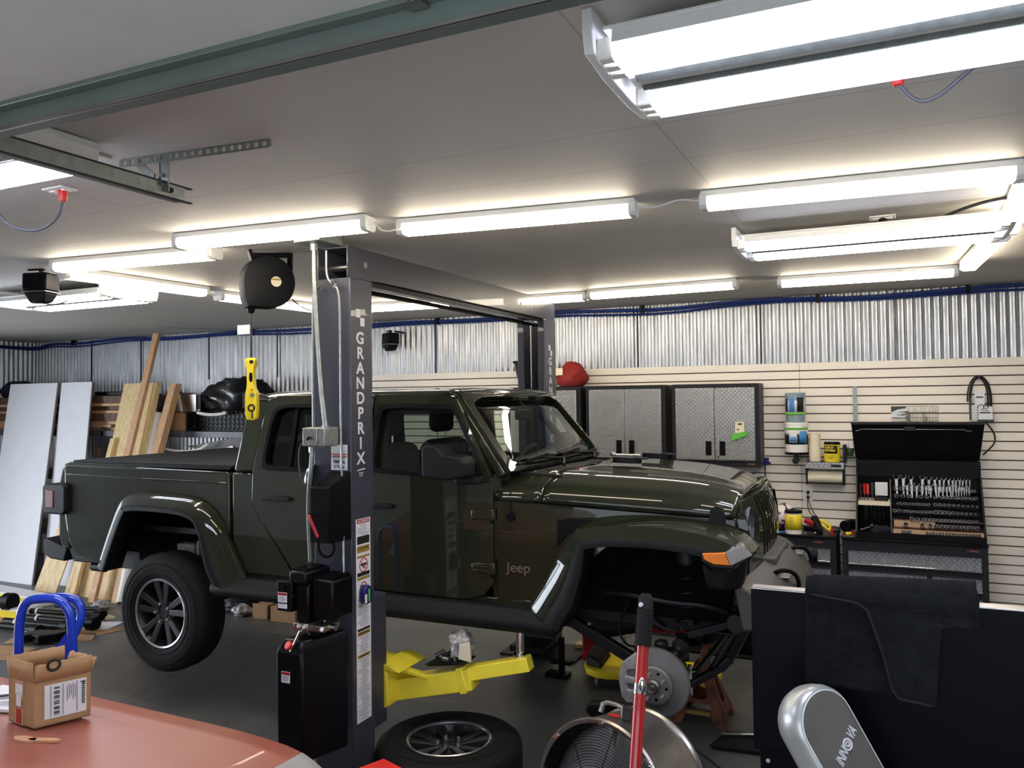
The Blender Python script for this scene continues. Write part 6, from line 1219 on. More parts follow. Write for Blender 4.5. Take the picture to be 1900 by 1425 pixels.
# leaning sheets and boards
def lean(name, top, bot, wd, th, m, lab, cat, side=Vector((1, 0, 0)), parent=None):
    top, bot = Vector(top), Vector(bot); s = side*(wd/2); n = Vector((0, th, 0))
    return mk(name, G().hexa([bot-s, bot+s, bot+s+n, bot-s+n], [top-s, top+s, top+s+n, top-s+n]), m, parent, lab, cat, bevel=.003)
wb1 = lean('wallboard_sheet', (-9.94, 6.80, 2.37), (-9.55, 6.20, 0), .92, .016, 'dry', 'wide white wallboard sheet leaning at the far left', 'wallboard')
wb2 = lean('wallboard_sheet', (-9.17, 6.83, 2.372), (-8.80, 6.32, 0), .56, .016, 'dry', 'narrower white wallboard sheet leaning behind the edge of the wide one', 'wallboard')
ed = lean('cut_edge', (-9.47, 6.80, 2.37), (-9.08, 6.20, 0), .018, .017, 'dryedge', None, None, parent=wb1); ed2 = lean('cut_edge', (-8.882, 6.83, 2.372), (-8.515, 6.32, 0), .018, .017, 'dryedge', None, None, parent=wb2)
lean('plywood_sheet', (-8.50, 6.50, 1.32), (-8.62, 6.03, 0), .36, .018, 'ply', 'narrow plywood sheet leaning below the tail lamp', 'plywood')
lean('pine_stud', (-8.24, 6.50, 1.30), (-8.30, 6.06, 0), .07, .05, 'pine', 'dark edged pine stud right of the narrow plywood sheet', 'stud')
lean('pine_stud', (-8.15, 6.46, 1.30), (-8.22, 6.02, 0), .05, .05, 'pine2', 'thin reddish stud between the plywood sheets', 'stud')
lean('plywood_sheet', (-7.98, 6.62, 1.35), (-8.02, 6.12, 0), .36, .018, 'ply', 'wider plywood sheet seen under the truck bumper', 'plywood')
lean('pine_board', (-8.0, 6.76, 2.337), (-7.83, 6.04, 0), .48, .03, 'pine', 'wide pine board leaning against the timber pile', 'board')
lean('tall_stud', (-7.765, 6.80, 2.92), (-7.70, 5.90, 0), .09, .045, 'pine2', 'tallest pine stud, reaching up the corrugated wall to the ceiling', 'stud')
lean('fir_board', (-7.47, 6.78, 2.32), (-7.44, 5.98, 0), .10, .09, 'pine2', 'thick reddish fir board leaning left of the silver box', 'board')
lean('pine_strip', (-7.71, 6.76, 2.337), (-7.54, 6.04, 0), .06, .05, 'pine', 'pale strip at the right edge of the wide pine board', 'board')
lean('short_block', (-8.14, 6.52, 1.70), (-8.08, 5.95, 0), .07, .05, 'pine', 'shorter pine stud in front of the wide pine board', 'stud')
tag(mk('plastic_tube', G().cyl((-7.36, 6.0, 0.01), (-7.66, 6.75, 1.98), .05, n=24), 'offw'), 'white plastic pipe leaning between the tall stud and the fir board', 'pipe')
# ---------------------------------------------------------------- steel parts laid out on cardboard at the left
def flat(name, pts, th, m, lab, cat, grp=None, z=0.0): return mk(name, G().prism(pts, 'z', z, z+th), m, None, lab, cat, grp, smooth=0)
def carton_long(a, b, w_, h, z, lab, m='label', band='yplastic'):
    a, b = Vector(a), Vector(b); d = (b-a).normalized(); n = Vector((-d.y, d.x, 0))*w_/2
    t = thing('long_carton', tuple((a+b)/2), lab, 'carton')
    mk('carton_body', G().hexa([a-n+Vector((0, 0, z)), b-n+Vector((0, 0, z)), b+n+Vector((0, 0, z)), a+n+Vector((0, 0, z))], [a-n+Vector((0, 0, z+h)), b-n+Vector((0, 0, z+h)), b+n+Vector((0, 0, z+h)), a+n+Vector((0, 0, z+h))]), m, t, bevel=.004)
    n2 = n*1.01; a2, b2 = a+(b-a)*.3, a+(b-a)*.98
    mk('yellow_band', G().hexa([a2-n2+Vector((0, 0, z+.005)), b2-n2+Vector((0, 0, z+.005)), b2-n2*.98+Vector((0, 0, z+.005)), a2-n2*.98+Vector((0, 0, z+.005))], [a2-n2+Vector((0, 0, z+h*.8)), b2-n2+Vector((0, 0, z+h*.8)), b2-n2*.98+Vector((0, 0, z+h*.8)), a2-n2*.98+Vector((0, 0, z+h*.8))]), band, t, smooth=0)
carton_long((-9.1, 5.70, 0), (-8.0, 5.62, 0), .2, .10, 0, 'long white and yellow carton on the floor in front of the wallboard')
carton_long((-8.7, 5.15, 0), (-7.75, 5.30, 0), .22, .09, 0, 'long yellow sided carton on the floor, nearer of the two by the wallboard')
flat('cardboard_sheet', [(-8.4, 4.9), (-7.3, 5.05), (-7.45, 5.35), (-8.4, 5.3)], .006, 'card', 'cardboard sheet under the black capped bar at the left edge', 'cardboard')
flat('cardboard_sheet', [(-7.1, 4.58), (-6.45, 4.95), (-6.6, 5.12), (-7.3, 4.9)], .006, 'card', 'cardboard sheet under the jagged black bracket', 'cardboard')
flat('cardboard_sheet', [(-7.2, 4.15), (-6.6, 4.3), (-6.7, 4.62), (-7.3, 4.5)], .006, 'card', 'cardboard sheet on the floor nearest the hand truck', 'cardboard')
flat('cardboard_sheet', [(-7.2, 4.98), (-6.55, 5.1), (-6.45, 5.35), (-7.0, 5.3)], .006, 'card', 'cardboard sheet under the two black capped bars', 'cardboard')
flat('white_paper', [(-6.9, 5.15), (-6.62, 5.25), (-6.7, 5.5), (-6.95, 5.4)], .008, 'label', 'white paper under the square bar end beside the rear wheel', 'paper')
flat('cream_cloth', [(-7.18, 5.42), (-6.98, 5.40), (-6.9, 5.56), (-7.12, 5.62)], .02, 'cream', 'small cream cloth under the curved bar end', 'cloth')
def bar(pts, r, lab, cap=True, m='black'):
    t = thing('steel_bar', pts[0], lab, 'bar'); mk('tube', G().tube(bez(pts, 2) if len(pts) > 2 else pts, r, 10), m, t)
    a, b = Vector(pts[-2]), Vector(pts[-1]); d = (b-a).normalized()
    if cap: mk('end_bush', G().cyl(b-d*.05, b+d*.04, r*1.9, n=14), 'black', t, bevel=.005); mk('sleeve', G().cyl(a+(b-a)*.2, a+(b-a)*.22, r*1.3, n=14), 'offw', t)
    return t
bar([(-8.2, 5.15, .15), (-7.95, 5.2, .15)], .045, 'black capped bar on the cartons at the left picture edge')
bar([(-7.75, 5.55, .05), (-7.35, 5.55, .05), (-7.15, 5.60, .07), (-7.03, 5.52, .05)], .022, 'thin curved bar behind the blue hand truck', m='cabframe')
bar([(-7.85, 5.26, .06), (-6.95, 5.42, .06)], .025, 'long black square bar beyond the capped pair')
bar([(-7.65, 4.95, .05), (-6.85, 5.02, .06)], .035, 'black bar with a round bush, nearer of the capped pair')
bar([(-7.6, 5.12, .05), (-6.75, 5.20, .06)], .033, 'black bar with a round bush, farther of the capped pair')
bar([(-7.7, 4.80, .05), (-7.3, 4.85, .06), (-7.05, 4.86, .05)], .03, 'black control arm lying behind the carton box', m='black')
t = thing('black_bracket', (-6.85, 4.75, 0), 'jagged black steel bracket on cardboard beside the hand truck', 'bracket')
mk('bracket_plate', G().prism([(-7.0, 4.64), (-6.9, 4.60), (-6.86, 4.68), (-6.74, 4.66), (-6.66, 4.78), (-6.62, 4.90), (-6.72, 4.93), (-6.80, 4.84), (-6.93, 4.82)], 'z', .02, .09), 'black', t, bevel=.01)
mk('foil_wrap', G().ball((-7.02, 4.72, .05), .05, 10, 8, (1, 1, .8)), 'clearbag', t)
lump('plastic_wrap', (-7.35, 5.75, .0), .07, (1.3, 1, .8), 'clearbag', None, .3, 8, 3, label='small crumpled clear wrap at the foot of the plywood', cat='wrap')
# small boxes seen under the truck
tag(mk('shipping_box', G().box(-5.66, -5.48, 6.1, 6.3, 0, .14), 'card', bevel=.003), 'small brown box on the floor under the truck, nearer the rear wheel', 'box')
tag(mk('shipping_box', G().box(-5.42, -5.12, 6.08, 6.3, 0, .14), 'card', bevel=.003), 'small brown box under the truck next to the near lift post', 'box')
tag(mk('tape_gap', G().box(-5.47, -5.43, 6.12, 6.3, 0, .13), 'cloth'), 'narrow dark box between the two brown boxes', 'box')
lump('tool_bag', (-6.0, 6.3, 0), .16, (1.6, 1, .6), 'under', None, .2, 12, label='dark low tool bag on the floor behind the rear wheel', cat='bag')
lump('plastic_wrap', (-5.83, 6.15, 0), .08, (1.3, 1, .8), 'clearbag', None, .3, 15, 3, label='crumpled clear wrap beside the dark tool bag', cat='wrap')
# ---------------------------------------------------------------- spare wheel flat on the floor
fl = dup(wh, (-2.245, 3.935, .125)); fl.rotation_euler = (-math.pi/2, 0, .5); fl.name = 'loose_wheel'
tag(fl, 'loose truck wheel lying flat on the floor in front of the yellow lift arm', 'wheel')
def wipe(o):
    for c_ in list(o.children): wipe(c_)
    bpy.data.objects.remove(o)
wipe(wh)
# ---------------------------------------------------------------- items on and under the yellow arm
t = thing('parts_tray', (-2.3, 4.03, .58), 'black tray of small parts resting on the yellow lift arm', 'tray')
mk('tray', G().loft([[(-2.40, 3.93, .615), (-2.14, 3.93, .655), (-2.14, 4.08, .655), (-2.40, 4.08, .615)], [(-2.38, 3.95, .598), (-2.16, 3.95, .633), (-2.16, 4.06, .633), (-2.38, 4.06, .598)], [(-2.37, 3.955, .61), (-2.17, 3.955, .643), (-2.17, 4.055, .643), (-2.37, 4.055, .61)]]), 'black', t, bevel=.006)
rnd = random.Random(5)
for k in range(9):
    x = -2.38+.02*k; z = .635+.003*k; mk('loose_part', G().cyl((x, 3.96+rnd.uniform(0, .1), z), (x+rnd.uniform(.02, .06), 4.0+rnd.uniform(-.05, .08), z+rnd.uniform(0, .03)), rnd.uniform(.008, .018), n=10), rnd.choice(['rimdark', 'steel', 'black', 'iron']), t)
t = thing('wrapped_part', (-2.17, 4.03, .66), 'part in crumpled clear wrap standing on the tray on the yellow arm', 'wrapped part')
lump('clear_wrap', (-2.21, 4.03, .665), .072, (.95, .8, 1.15), 'clearbag', t, .25, 21, 3); mk('inner_card', G().hexa([(-2.20, 3.96, .66), (-2.12, 3.96, .65), (-2.12, 3.98, .65), (-2.20, 3.98, .66)], [(-2.19, 3.96, .74), (-2.13, 3.96, .76), (-2.13, 3.98, .76), (-2.19, 3.98, .74)]), 'cream', t, bevel=.005)
# ---------------------------------------------------------------- things on the floor beyond the front axle
t = thing('oil_jug', (-2.2, 6.2, 0), 'red oil jug standing on the floor behind the truck front axle', 'jug')
mk('body', G().box(-2.28, -2.13, 6.15, 6.25, 0, .32), 'red', t, bevel=.02, seg=3); mk('neck', G().loft([[(-2.27, 6.16, .31), (-2.14, 6.16, .31), (-2.14, 6.24, .31), (-2.27, 6.24, .31)], [(-2.23, 6.18, .37), (-2.18, 6.18, .37), (-2.18, 6.22, .37), (-2.23, 6.22, .37)]]), 'red', t, bevel=.01); mk('label', G().box(-2.26, -2.19, 6.147, 6.15, .20, .27), 'gold', t, smooth=0); mk('side_label', G().box(-2.145, -2.128, 6.17, 6.23, .04, .27), 'gold', t, smooth=0); mk('cap', G().cyl((-2.17, 6.2, .36), (-2.12, 6.2, .41), .03, n=14), 'galv', t)
lump('plastic_bag', (-1.97, 6.16, 0), .13, (1.2, .7, 1.25), 'clearbag', None, .3, 31, 3, label='crumpled clear plastic bag beside the red oil jug', cat='bag')
mk('wood_offcut', G().hexa([(-2.42, 6.36, 0), (-2.2, 6.40, 0), (-2.2, 6.5, 0), (-2.42, 6.46, 0)], [(-2.42, 6.36, .05), (-2.2, 6.40, .05), (-2.2, 6.5, .05), (-2.42, 6.46, .05)]), 'ply', None, 'short pale wooden offcut on the floor beside the far lift post', 'offcut')
t = thing('creeper', (-1.7, 5.75, 0), 'yellow mechanic creeper with a black head pad behind the brake rotor', 'creeper')
pl_ = rpoly([(-2.16, 6.02), (-2.10, 5.66), (-1.94, 5.56), (-1.75, 5.62), (-1.5, 5.62), (-1.3, 5.58), (-1.16, 5.70), (-1.12, 5.98), (-1.3, 6.08), (-1.6, 6.02), (-1.9, 6.08)], 1)
mk('deck', G().prism(pl_, 'z', .075, .125), 'yplastic', t, bevel=.012, seg=3); mk('head_pad', G().hexa([(-2.09, 5.70, .125), (-1.94, 5.64, .125), (-1.97, 5.96, .125), (-2.12, 5.96, .125)], [(-2.08, 5.72, .19), (-1.96, 5.66, .18), (-1.99, 5.94, .20), (-2.11, 5.94, .21)]), 'plastic', t, bevel=.012)
for x, y in ((-1.97, 5.64), (-1.25, 5.68), (-2.08, 5.98), (-1.22, 5.98), (-1.62, 5.66)): mk('caster', G().cyl((x-.012, y, .04), (x+.012, y, .04), .04, n=18).box(x-.018, x+.018, y-.01, y+.02, .05, .08), 'galv', t)
t = thing('jack_stand', (-1.15, 5.35, 0), 'rusty brown jack stand on the floor under the front axle', 'jack stand')
def tilt(y0, k): return lambda u, v, w: (u, y0+v*k+w, v)
ao = [(-1.335, 0), (-1.265, 0), (-1.235, .06), (-1.075, .06), (-1.045, 0), (-.975, 0), (-1.11, .36), (-1.195, .36)]
plate('leg_frame', [ao, rpoly([(-1.215, .15), (-1.095, .15), (-1.135, .27), (-1.175, .27)], 2, .2), [(-1.24, .085), (-1.07, .085), (-1.085, .125), (-1.225, .125)]], .006, tilt(5.22, .32), 'rust', t, bevel=.002)
plate('leg_frame', [ao, rpoly([(-1.215, .15), (-1.095, .15), (-1.135, .27), (-1.175, .27)], 2, .2)], .006, tilt(5.54, -.32), 'rust', t, bevel=.002)
for sx_ in (-1, 1): plate('side_frame', [[(5.23, 0), (5.29, 0), (5.30, .05), (5.46, .05), (5.47, 0), (5.53, 0), (5.42, .36), (5.34, .36)], rpoly([(5.32, .12), (5.44, .12), (5.40, .27), (5.36, .27)], 2, .2)], .006, (lambda q: (lambda u, v, w: (-1.152+q*(.178-v*.38)+w, u, v)))(sx_), 'rust', t, bevel=.002)
mk('warning_plate', G().hexa([(-1.23, 5.232, .062), (-1.08, 5.232, .062), (-1.08, 5.235, .062), (-1.23, 5.235, .062)], [(-1.23, 5.239, .083), (-1.08, 5.239, .083), (-1.08, 5.242, .083), (-1.23, 5.242, .083)]), 'gold', t)
mk('collar', G().cyl((-1.14, 5.38, .31), (-1.14, 5.38, .36), .05, .045, n=12), 'rust', t); mk('saddle_post', G().cyl((-1.14, 5.38, .33), (-1.14, 5.38, .46), .025, n=12).box(-1.20, -1.08, 5.36, 5.40, .46, .49), 'rust', t, bevel=.004)
t = thing('red_compressor', (-1.75, 6.35, 0), 'red low machine on the floor seen behind the suspension parts', 'machine')
mk('tank', G().cyl((-2.0, 6.35, .36), (-1.45, 6.35, .36), .13, n=28).ball((-2.0, 6.35, .36), .13).ball((-1.45, 6.35, .36), .13), 'red', t); mk('motor', G().box(-1.85, -1.6, 6.25, 6.45, .48, .66), 'galv', t, bevel=.02)
for x in (-1.95, -1.5): mk('foot', G().box(x-.02, x+.02, 6.28, 6.42, 0, .26), 'black', t)
mk('manifold', G().tube(bez([(-1.95, 6.2, .55), (-1.8, 6.18, .60), (-1.6, 6.2, .55), (-1.5, 6.22, .6)], 2), .015, 8), 'galv', t)
t = thing('wheeled_case', (-.95, 6.85, 0), 'grey lidded case on the floor between the truck nose and the black panel', 'case')
mk('body', G().box(-1.25, -.55, 6.70, 6.96, .04, .42), 'black', t, bevel=.02); mk('lid', G().box(-1.27, -.53, 6.68, 6.97, .42, .47), 'shelfm', t, bevel=.01); mk('latch', G().box(-1.05, -.98, 6.67, 6.69, .34, .45), 'galv', t)
tag(mk('rubber_mat', G().box(-1.6, -.4, 6.66, 6.99, 0, .02), 'rubber'), 'dark rubber mat on the floor under the grey lidded case', 'mat')
# ---------------------------------------------------------------- drum fan
fan = thing('drum_fan', (-1.0, 3.4, 0), 'silver drum fan with a round black grille standing on the floor beside the black panel', 'fan')
fc = Vector((-1.160, 3.30, .392)); ax = Vector((-.257, -.952, .150)).normalized()      # grille faces the camera side, tipped up
R = .315; bk = fc-ax*.37
mk('drum', G().lathe(fc, ax, [(R-.012, 0), (R+.004, .004), (R+.012, -.006), (R+.004, -.02), (R, -.03), (R, -.34), (R+.010, -.35), (R+.010, -.365), (R-.008, -.365), (R-.008, -.02), (R-.012, 0)], 72), 'steel', fan, smooth=35)
mk('drum_lining', G().lathe(fc, ax, [(R-.014, -.012), (R-.014, -.36)], 64), 'black', fan, solid=.002)
gr_ = G()
for k in range(1, 25): gr_.torus(tuple(fc+ax*(.006+.03*(1-(k/25)**2))), ax, .028+.0112*k, .0016, 64, 5)
mk('grille_rings', gr_, 'black', fan)
sp_ = G(); a_ = ax.cross(Vector((0, 0, 1))).normalized(); b_ = a_.cross(ax)
for k in range(8):
    th_ = math.pi*k/4+.2; d = a_*math.cos(th_)+b_*math.sin(th_); sp_.tube([fc+ax*.034+d*.03, fc+ax*.03+d*.16, fc+d*(R-.01)], .002, 5)
mk('grille_spokes', sp_, 'black', fan)
mk('grille_hub', G().cyl(fc+ax*.03, fc+ax*.04, .04, n=24), 'red', fan)
for k in range(3):
    th0 = 2*math.pi*k/3+.5; g = G()
    def bl_(u, v):
        r_ = .05+.235*v; t_ = th0+(u-.5)*1.75; return fc-ax*(.13+.09*(u-.5)*1.6)+(a_*math.cos(t_)+b_*math.sin(t_))*r_
    mk('fan_blade', G().grid(bl_, 10, 8), 'rotor', fan, solid=.003)
mk('motor', G().cyl(fc-ax*.27, fc-ax*.11, .075, n=24), 'black', fan); mk('motor_mount', G().bar(fc-ax*.2-a_*R, fc-ax*.2+a_*R, .03, .02), 'black', fan)
mk('rear_guard', G().torus(tuple(bk+ax*.01), ax, .1, .003, 40, 5).torus(tuple(bk+ax*.01), ax, .2, .003, 48, 5).torus(tuple(bk+ax*.01), ax, .28, .003, 56, 5), 'black', fan)
for th_ in (2.4, 1.55, .7):
    p = fc+(a_*math.cos(th_)+b_*math.sin(th_))*(R-.004); mk('grille_clip', G().cyl(p, p+ax*.014, .009, n=8), 'chrome', fan)
hp = fc-ax*.13+b_*(R+.0); tt = a_*.0
mk('handle', G().tube(bez([hp-a_*.02+b_*.0, hp-a_*.02+b_*.035, hp-a_*.0+b_*.045-ax*.02, hp+a_*.10+b_*.045-ax*.02, hp+a_*.10], 1), .012, 10), 'steel', fan); mk('handle_plate', G().bar(hp-a_*.05, hp-a_*.05+b_*.055, .03, .06, a_), 'rimdark', fan, bevel=.003); mk('warning_sticker', G().bar(hp+a_*.0+b_*.004, hp+a_*.05+b_*.004, .035, .002, b_), 'brightred', fan)
mk('stand', G().tube([fc-ax*.17+a_*(R+.03), (fc.x+a_.x*(R+.03)-.1, fc.y-.25, .03), (fc.x-a_.x*(R+.03)-.1, fc.y-.05, .03), fc-ax*.17-a_*(R+.03)], .018, 10), 'galv', fan)
for s in (-1, 1):
    p = fc-ax*.17+a_*s*(R+.03); mk('pivot_knob', G().cyl(fc-ax*.17+a_*s*R, p+a_*s*.03, .028, n=16), 'black', fan)
p0 = fc+(a_*math.cos(2.35)+b_*math.sin(2.35))*(R+.005)
mk('chain', G().tube([p0+ax*.02, p0+ax*.035+a_*.06-b_*.1, p0+ax*.03+a_*.13-b_*.25], .0035, 6), 'chrome', fan); mk('chain_hook', G().tube([p0+ax*.02, p0+ax*.03-a_*.03-b_*.005, p0+ax*.03-a_*.05-b_*.02, p0+ax*.02-a_*.02-b_*.02], .003, 6), 'chrome', fan)
fcd = thing('fan_cord', (-.9, 4.2, 0), 'dark cord trailing from the drum fan toward the black panel', 'power cord')
q1 = bk+b_*(R-.03); mk('cable', G().tube(bez([q1, (q1.x+.1, q1.y+.15, .5), (-.75, 4.4, .05), (-.65, 4.8, .01), (-.3, 5.0, .01)], 3), .007, 8), 'cord', fcd)
t = thing('foot_pad', (-1.28, 4.2, 0), 'dark oval moulded foot beside the top of the drum fan', 'foot')
mk('pad', G().loft([[(-1.40+.24*u, 3.80-.02*s, .555+.02*u+.045*s*math.sin(math.pi*min(1, u*1.6+.2)/1.0 if u < .5 else math.pi*.5)) for u, s in ((0, 0), (.1, 1), (.5, 1.1), (1, 1), (1, -1), (.5, -1.1), (.1, -1))], [(-1.40+.24*u, 3.86-.02*s, .555+.02*u+.045*s) for u, s in ((0, 0), (.1, 1), (.5, 1.1), (1, 1), (1, -1), (.5, -1.1), (.1, -1))]]), 'plastic', t, bevel=.012)
mk('post', G().bar((-1.28, 3.85, .54), (-1.25, 3.9, .0), .03, .03), 'black', t)
# floor jack with a tall red handle
jk = thing('floor_jack', (-.87, 2.95, 0), 'red floor jack handle with a black ribbed grip in front of the drum fan', 'floor jack')
h0, h1, h2 = Vector((-.862, 3.043, 1.345)), Vector((-.877, 2.95, 1.165)), Vector((-.845, 2.62, .22))
h1 = h0+(h2-h0)*.16
mk('handle_tube', G().cyl(h1+(h0-h1)*.1, h2, .0225, n=20), 'red', jk); mk('grip', G().tube([h1, h1+(h0-h1)*.5, h1+(h0-h1)*.9, h0], [.030, .030, .029, .018], 20), 'plastic', jk, smooth=50)
gd2 = G()
for k in range(14): gd2.torus(tuple(h1+(h0-h1)*(.05+.05*k)), h0-h1, .030, .0025, 20, 5)
mk('grip_ribs', gd2, 'rubber', jk); mk('hang_hole', G().cyl(h0-(h0-h1)*.18+Vector((-.01, -.032, 0)), h0-(h0-h1)*.18+Vector((-.01, -.025, 0)), .009, n=14), 'label', jk)
hm = h0+(h2-h0)*.27; mk('handle_clamp', G().cyl(hm, hm+(h2-h0)*.03, .0245, n=20).ball(tuple(hm+Vector((.012, -.02, 0))), .02, 12, 8, (.7, .6, 1.6)), 'chrome', jk)
mk('chassis', G().box(-.98, -.70, 2.55, 2.6, .06, .2).box(-.98, -.95, 2.1, 2.6, .06, .18).box(-.73, -.70, 2.1, 2.6, .06, .18), 'red', jk, bevel=.01)
mk('handle_socket', G().bar((-.845, 2.60, .26), (-.845, 2.52, .1), .09, .08), 'red', jk, bevel=.008)
for x in (-1.0, -.68): mk('wheel', G().cyl((x-.02, 2.58, .06), (x+.02, 2.58, .06), .06, n=20), 'galv', jk); mk('wheel', G().cyl((x-.02, 2.12, .04), (x+.02, 2.12, .04), .04, n=20), 'galv', jk)
# red box corner at the bottom
t = thing('red_tool_box', (-2.2, 2.9, 0), 'bright red flat lid of a box on the floor below the near lift post', 'tool box')
mk('box_body', G().hexa([(-2.32, 2.72, 0), (-2.06, 2.66, 0), (-2.02, 3.12, 0), (-2.28, 3.16, 0)], [(-2.32, 2.72, .42), (-2.06, 2.66, .42), (-2.02, 3.10, .42), (-2.15, 3.14, .42)]), 'red', t, bevel=.006)
mk('lid', G().hexa([(-2.34, 2.70, .42), (-2.04, 2.64, .42), (-2.012, 3.11, .42), (-2.15, 3.16, .42)], [(-2.34, 2.70, .45), (-2.04, 2.64, .45), (-2.012, 3.11, .45), (-2.15, 3.16, .45)]), 'brightred', t, bevel=.004)
# tray and rod on the floor at right of the fan
t = thing('drip_tray', (-.9, 5.05, 0), 'shallow black tray on the floor beside the black panel', 'tray')
mk('tray', G().hexa([(-1.0, 4.90, 0), (-.5, 4.95, 0), (-.5, 5.2, 0), (-.95, 5.12, 0)], [(-1.02, 4.88, .03), (-.5, 4.93, .03), (-.5, 5.22, .03), (-.96, 5.14, .03)]), 'rubber', t, bevel=.004)
mk('chrome_rod', G().cyl((-.97, 5.02, .05), (-.5, 5.2, .05), .012, n=12), 'chrome', t)
# ---------------------------------------------------------------- black steel panel with a carpet mat folded over it
pn = thing('black_steel_cabinet', (0.2, 2.45, 0), 'large glossy black steel panel unit standing beside the drum fan', 'panel')
mk('panel', G().box(-.373, 1.0, 2.40, 2.425, 1.095, 1.548), 'panelbk', pn, bevel=.004, seg=3); mk('top_flange', G().box(-.371, 1.0, 2.40, 2.445, 1.546, 1.552), 'steel', pn, bevel=.002)
mk('lower_panel', G().box(-.358, 1.0, 2.412, 2.43, .05, 1.10), 'panelbk', pn, bevel=.004); mk('side_return', G().box(-.358, -.34, 2.43, 2.50, .0, 1.10), 'black', pn); mk('bolt', G().cyl((-.335, 2.412, 1.065), (-.335, 2.404, 1.065), .006, n=12), 'chrome', pn)
mk('foot', G().box(-.36, -.30, 2.3, 2.6, 0, .05), 'black', pn, bevel=.005); mk('foot', G().box(.9, .96, 2.3, 2.6, 0, .05), 'black', pn, bevel=.005)
mt = thing('carpet_mat', (-.02, 2.4, 1.3), 'black carpet floor mat folded over the top of the black steel panel', 'mat')
def drape(x0, x1, zb_, off, xb0=None, xb1=None):
    def fn(u, v):
        x = (x0+(x1-x0)*u) if xb0 is None else ((x0+(x1-x0)*u)*(1-v)+(xb0+(xb1-xb0)*u)*v)
        s = v
        if s < .12: th_ = s/.12*math.pi; return (x, 2.425-.0+.035*math.cos(th_), 1.552+off+.035*math.sin(th_)) 
        return (x, 2.39-off*.7-.010*math.sin(v*5+u*2)-.01*u*0, 1.552+off-(s-.12)/.88*(1.552+off-zb_))
    return fn
mk('mat_body', G().grid(drape(-.222, .10, 1.300, .004, -.232, .085), 16, 30), 'mat', mt, solid=.008, bevel=0)
# folded flap: broad top, narrow tongue below
fo = rpoly([(-.205, 1.60), (.185, 1.618), (.195, 1.59), (.192, 1.512), (.185, 1.505), (.118, 1.505), (.105, 1.49), (.092, 1.30), (.085, 1.292), (.0, 1.300), (-.012, 1.32), (-.035, 1.42), (-.068, 1.52), (-.09, 1.535), (-.20, 1.548), (-.218, 1.56)], 1, .2)
def flapfn(u, v, w):
    z = v; y = 2.366+w*1.0
    if z > 1.565: t_ = (z-1.565)/.05; y += .05*min(1, t_)**2; z = 1.565+.034*math.sin(min(1, t_)*math.pi/2)
    return (u, y-.006*math.sin(u*14), z)
def grid_poly(poly, nx, ny):
    return poly
me_fl = plate('mat_flap', [dens(fo, 3)], .014, flapfn, 'mat', mt, bevel=.003)
mk('mat_roll', G().loft([[(-.205+.395*u, 2.395+.034*math.cos(a*math.pi/8-.2), 1.570+.012*u*1.2+.032*math.sin(a*math.pi/8)) for a in range(16)] for u in [i/12 for i in range(13)]]), 'mat', mt)
mk('edge_binding', G().tube([(x, 2.356, z) for x, z in ((-.205, 1.556), (-.09, 1.543), (-.066, 1.527), (-.033, 1.425), (-.010, 1.325), (.004, 1.304), (.082, 1.296))], .004, 6), 'rubber', mt)
# ---------------------------------------------------------------- backrest of an exercise bench
iv = thing('exercise_bench', (.1, 2.1, 0), 'silver edged grey exercise backrest pad with slanted lettering', 'exercise bench')
O = Vector((-.132, 2.171, 1.237)); up = (rr*-.47+uu*.88+fw*.12).normalized(); rp = (rr*.88+uu*.47).normalized()
nr = (-fw*math.cos(.50)+rp*math.sin(.50)); nr = (nr-up*nr.dot(up)).normalized(); rt = up.cross(nr)
if rt.dot(rr) < 0: rt = -rt
def ivp(u, v, w): return O+rt*u+up*v+nr*w
def outl_(hw, top): return [(-hw, -.45), (-hw, top)]+[(-hw*math.cos(math.pi*k/18), top+hw*.95*math.sin(math.pi*k/18)) for k in range(1, 18)]+[(hw, top), (hw, -.45)]
mk('pad', G().loft([[ivp(u, v, w) for u, v in outl_(hw, .055)] for hw, w in ((.066, -.098), (.082, -.088), (.092, -.066), (.095, -.045), (.094, -.022), (.089, -.006), (.083, -.001), (.078, 0))]), 'vinyl', iv, smooth=80)
mk('pad_face', G().loft([[ivp(u+.001, v, w) for u, v in outl_(hw, .053)] for hw, w in ((.080, -.002), (.0795, .002), (.076, .004))]), 'foam', iv, smooth=40)
mk('piping', G().tube([ivp(u+.001, v, .001) for u, v in outl_(.081, .053)], .0016, 6), 'label', iv)
td = (rt*1.03+up*.456).normalized(); tu = nr.cross(td); to = ivp(.018, -.012, .005)
text('letter', 'INN', .036, to-td*.036, td, tu, 'ltgrey', iv, .0008, .62, shear=.3, bold=.0008)
mk('ring_logo', G().torus(tuple(to-td*.001+nr*.001), nr, .0125, .0028, 28, 6).torus(tuple(to+nr*.001), nr, .0055, .0022, 18, 6), 'ltgrey', iv)
text('letter', 'VA', .036, to+td*.030, td, tu, 'ltgrey', iv, .0008, .62, shear=.3, bold=.0008)
mk('frame_tube', G().tube([ivp(0, -.1, -.06), ivp(0, -.5, -.06), (.1, 2.1, .03)], .025, 10), 'black', iv); mk('base_frame', G().tube([(-.2, 2.3, .03), (-.1, 1.6, .03), (.5, 1.6, .03), (.6, 2.3, .03)], .025, 10), 'black', iv)
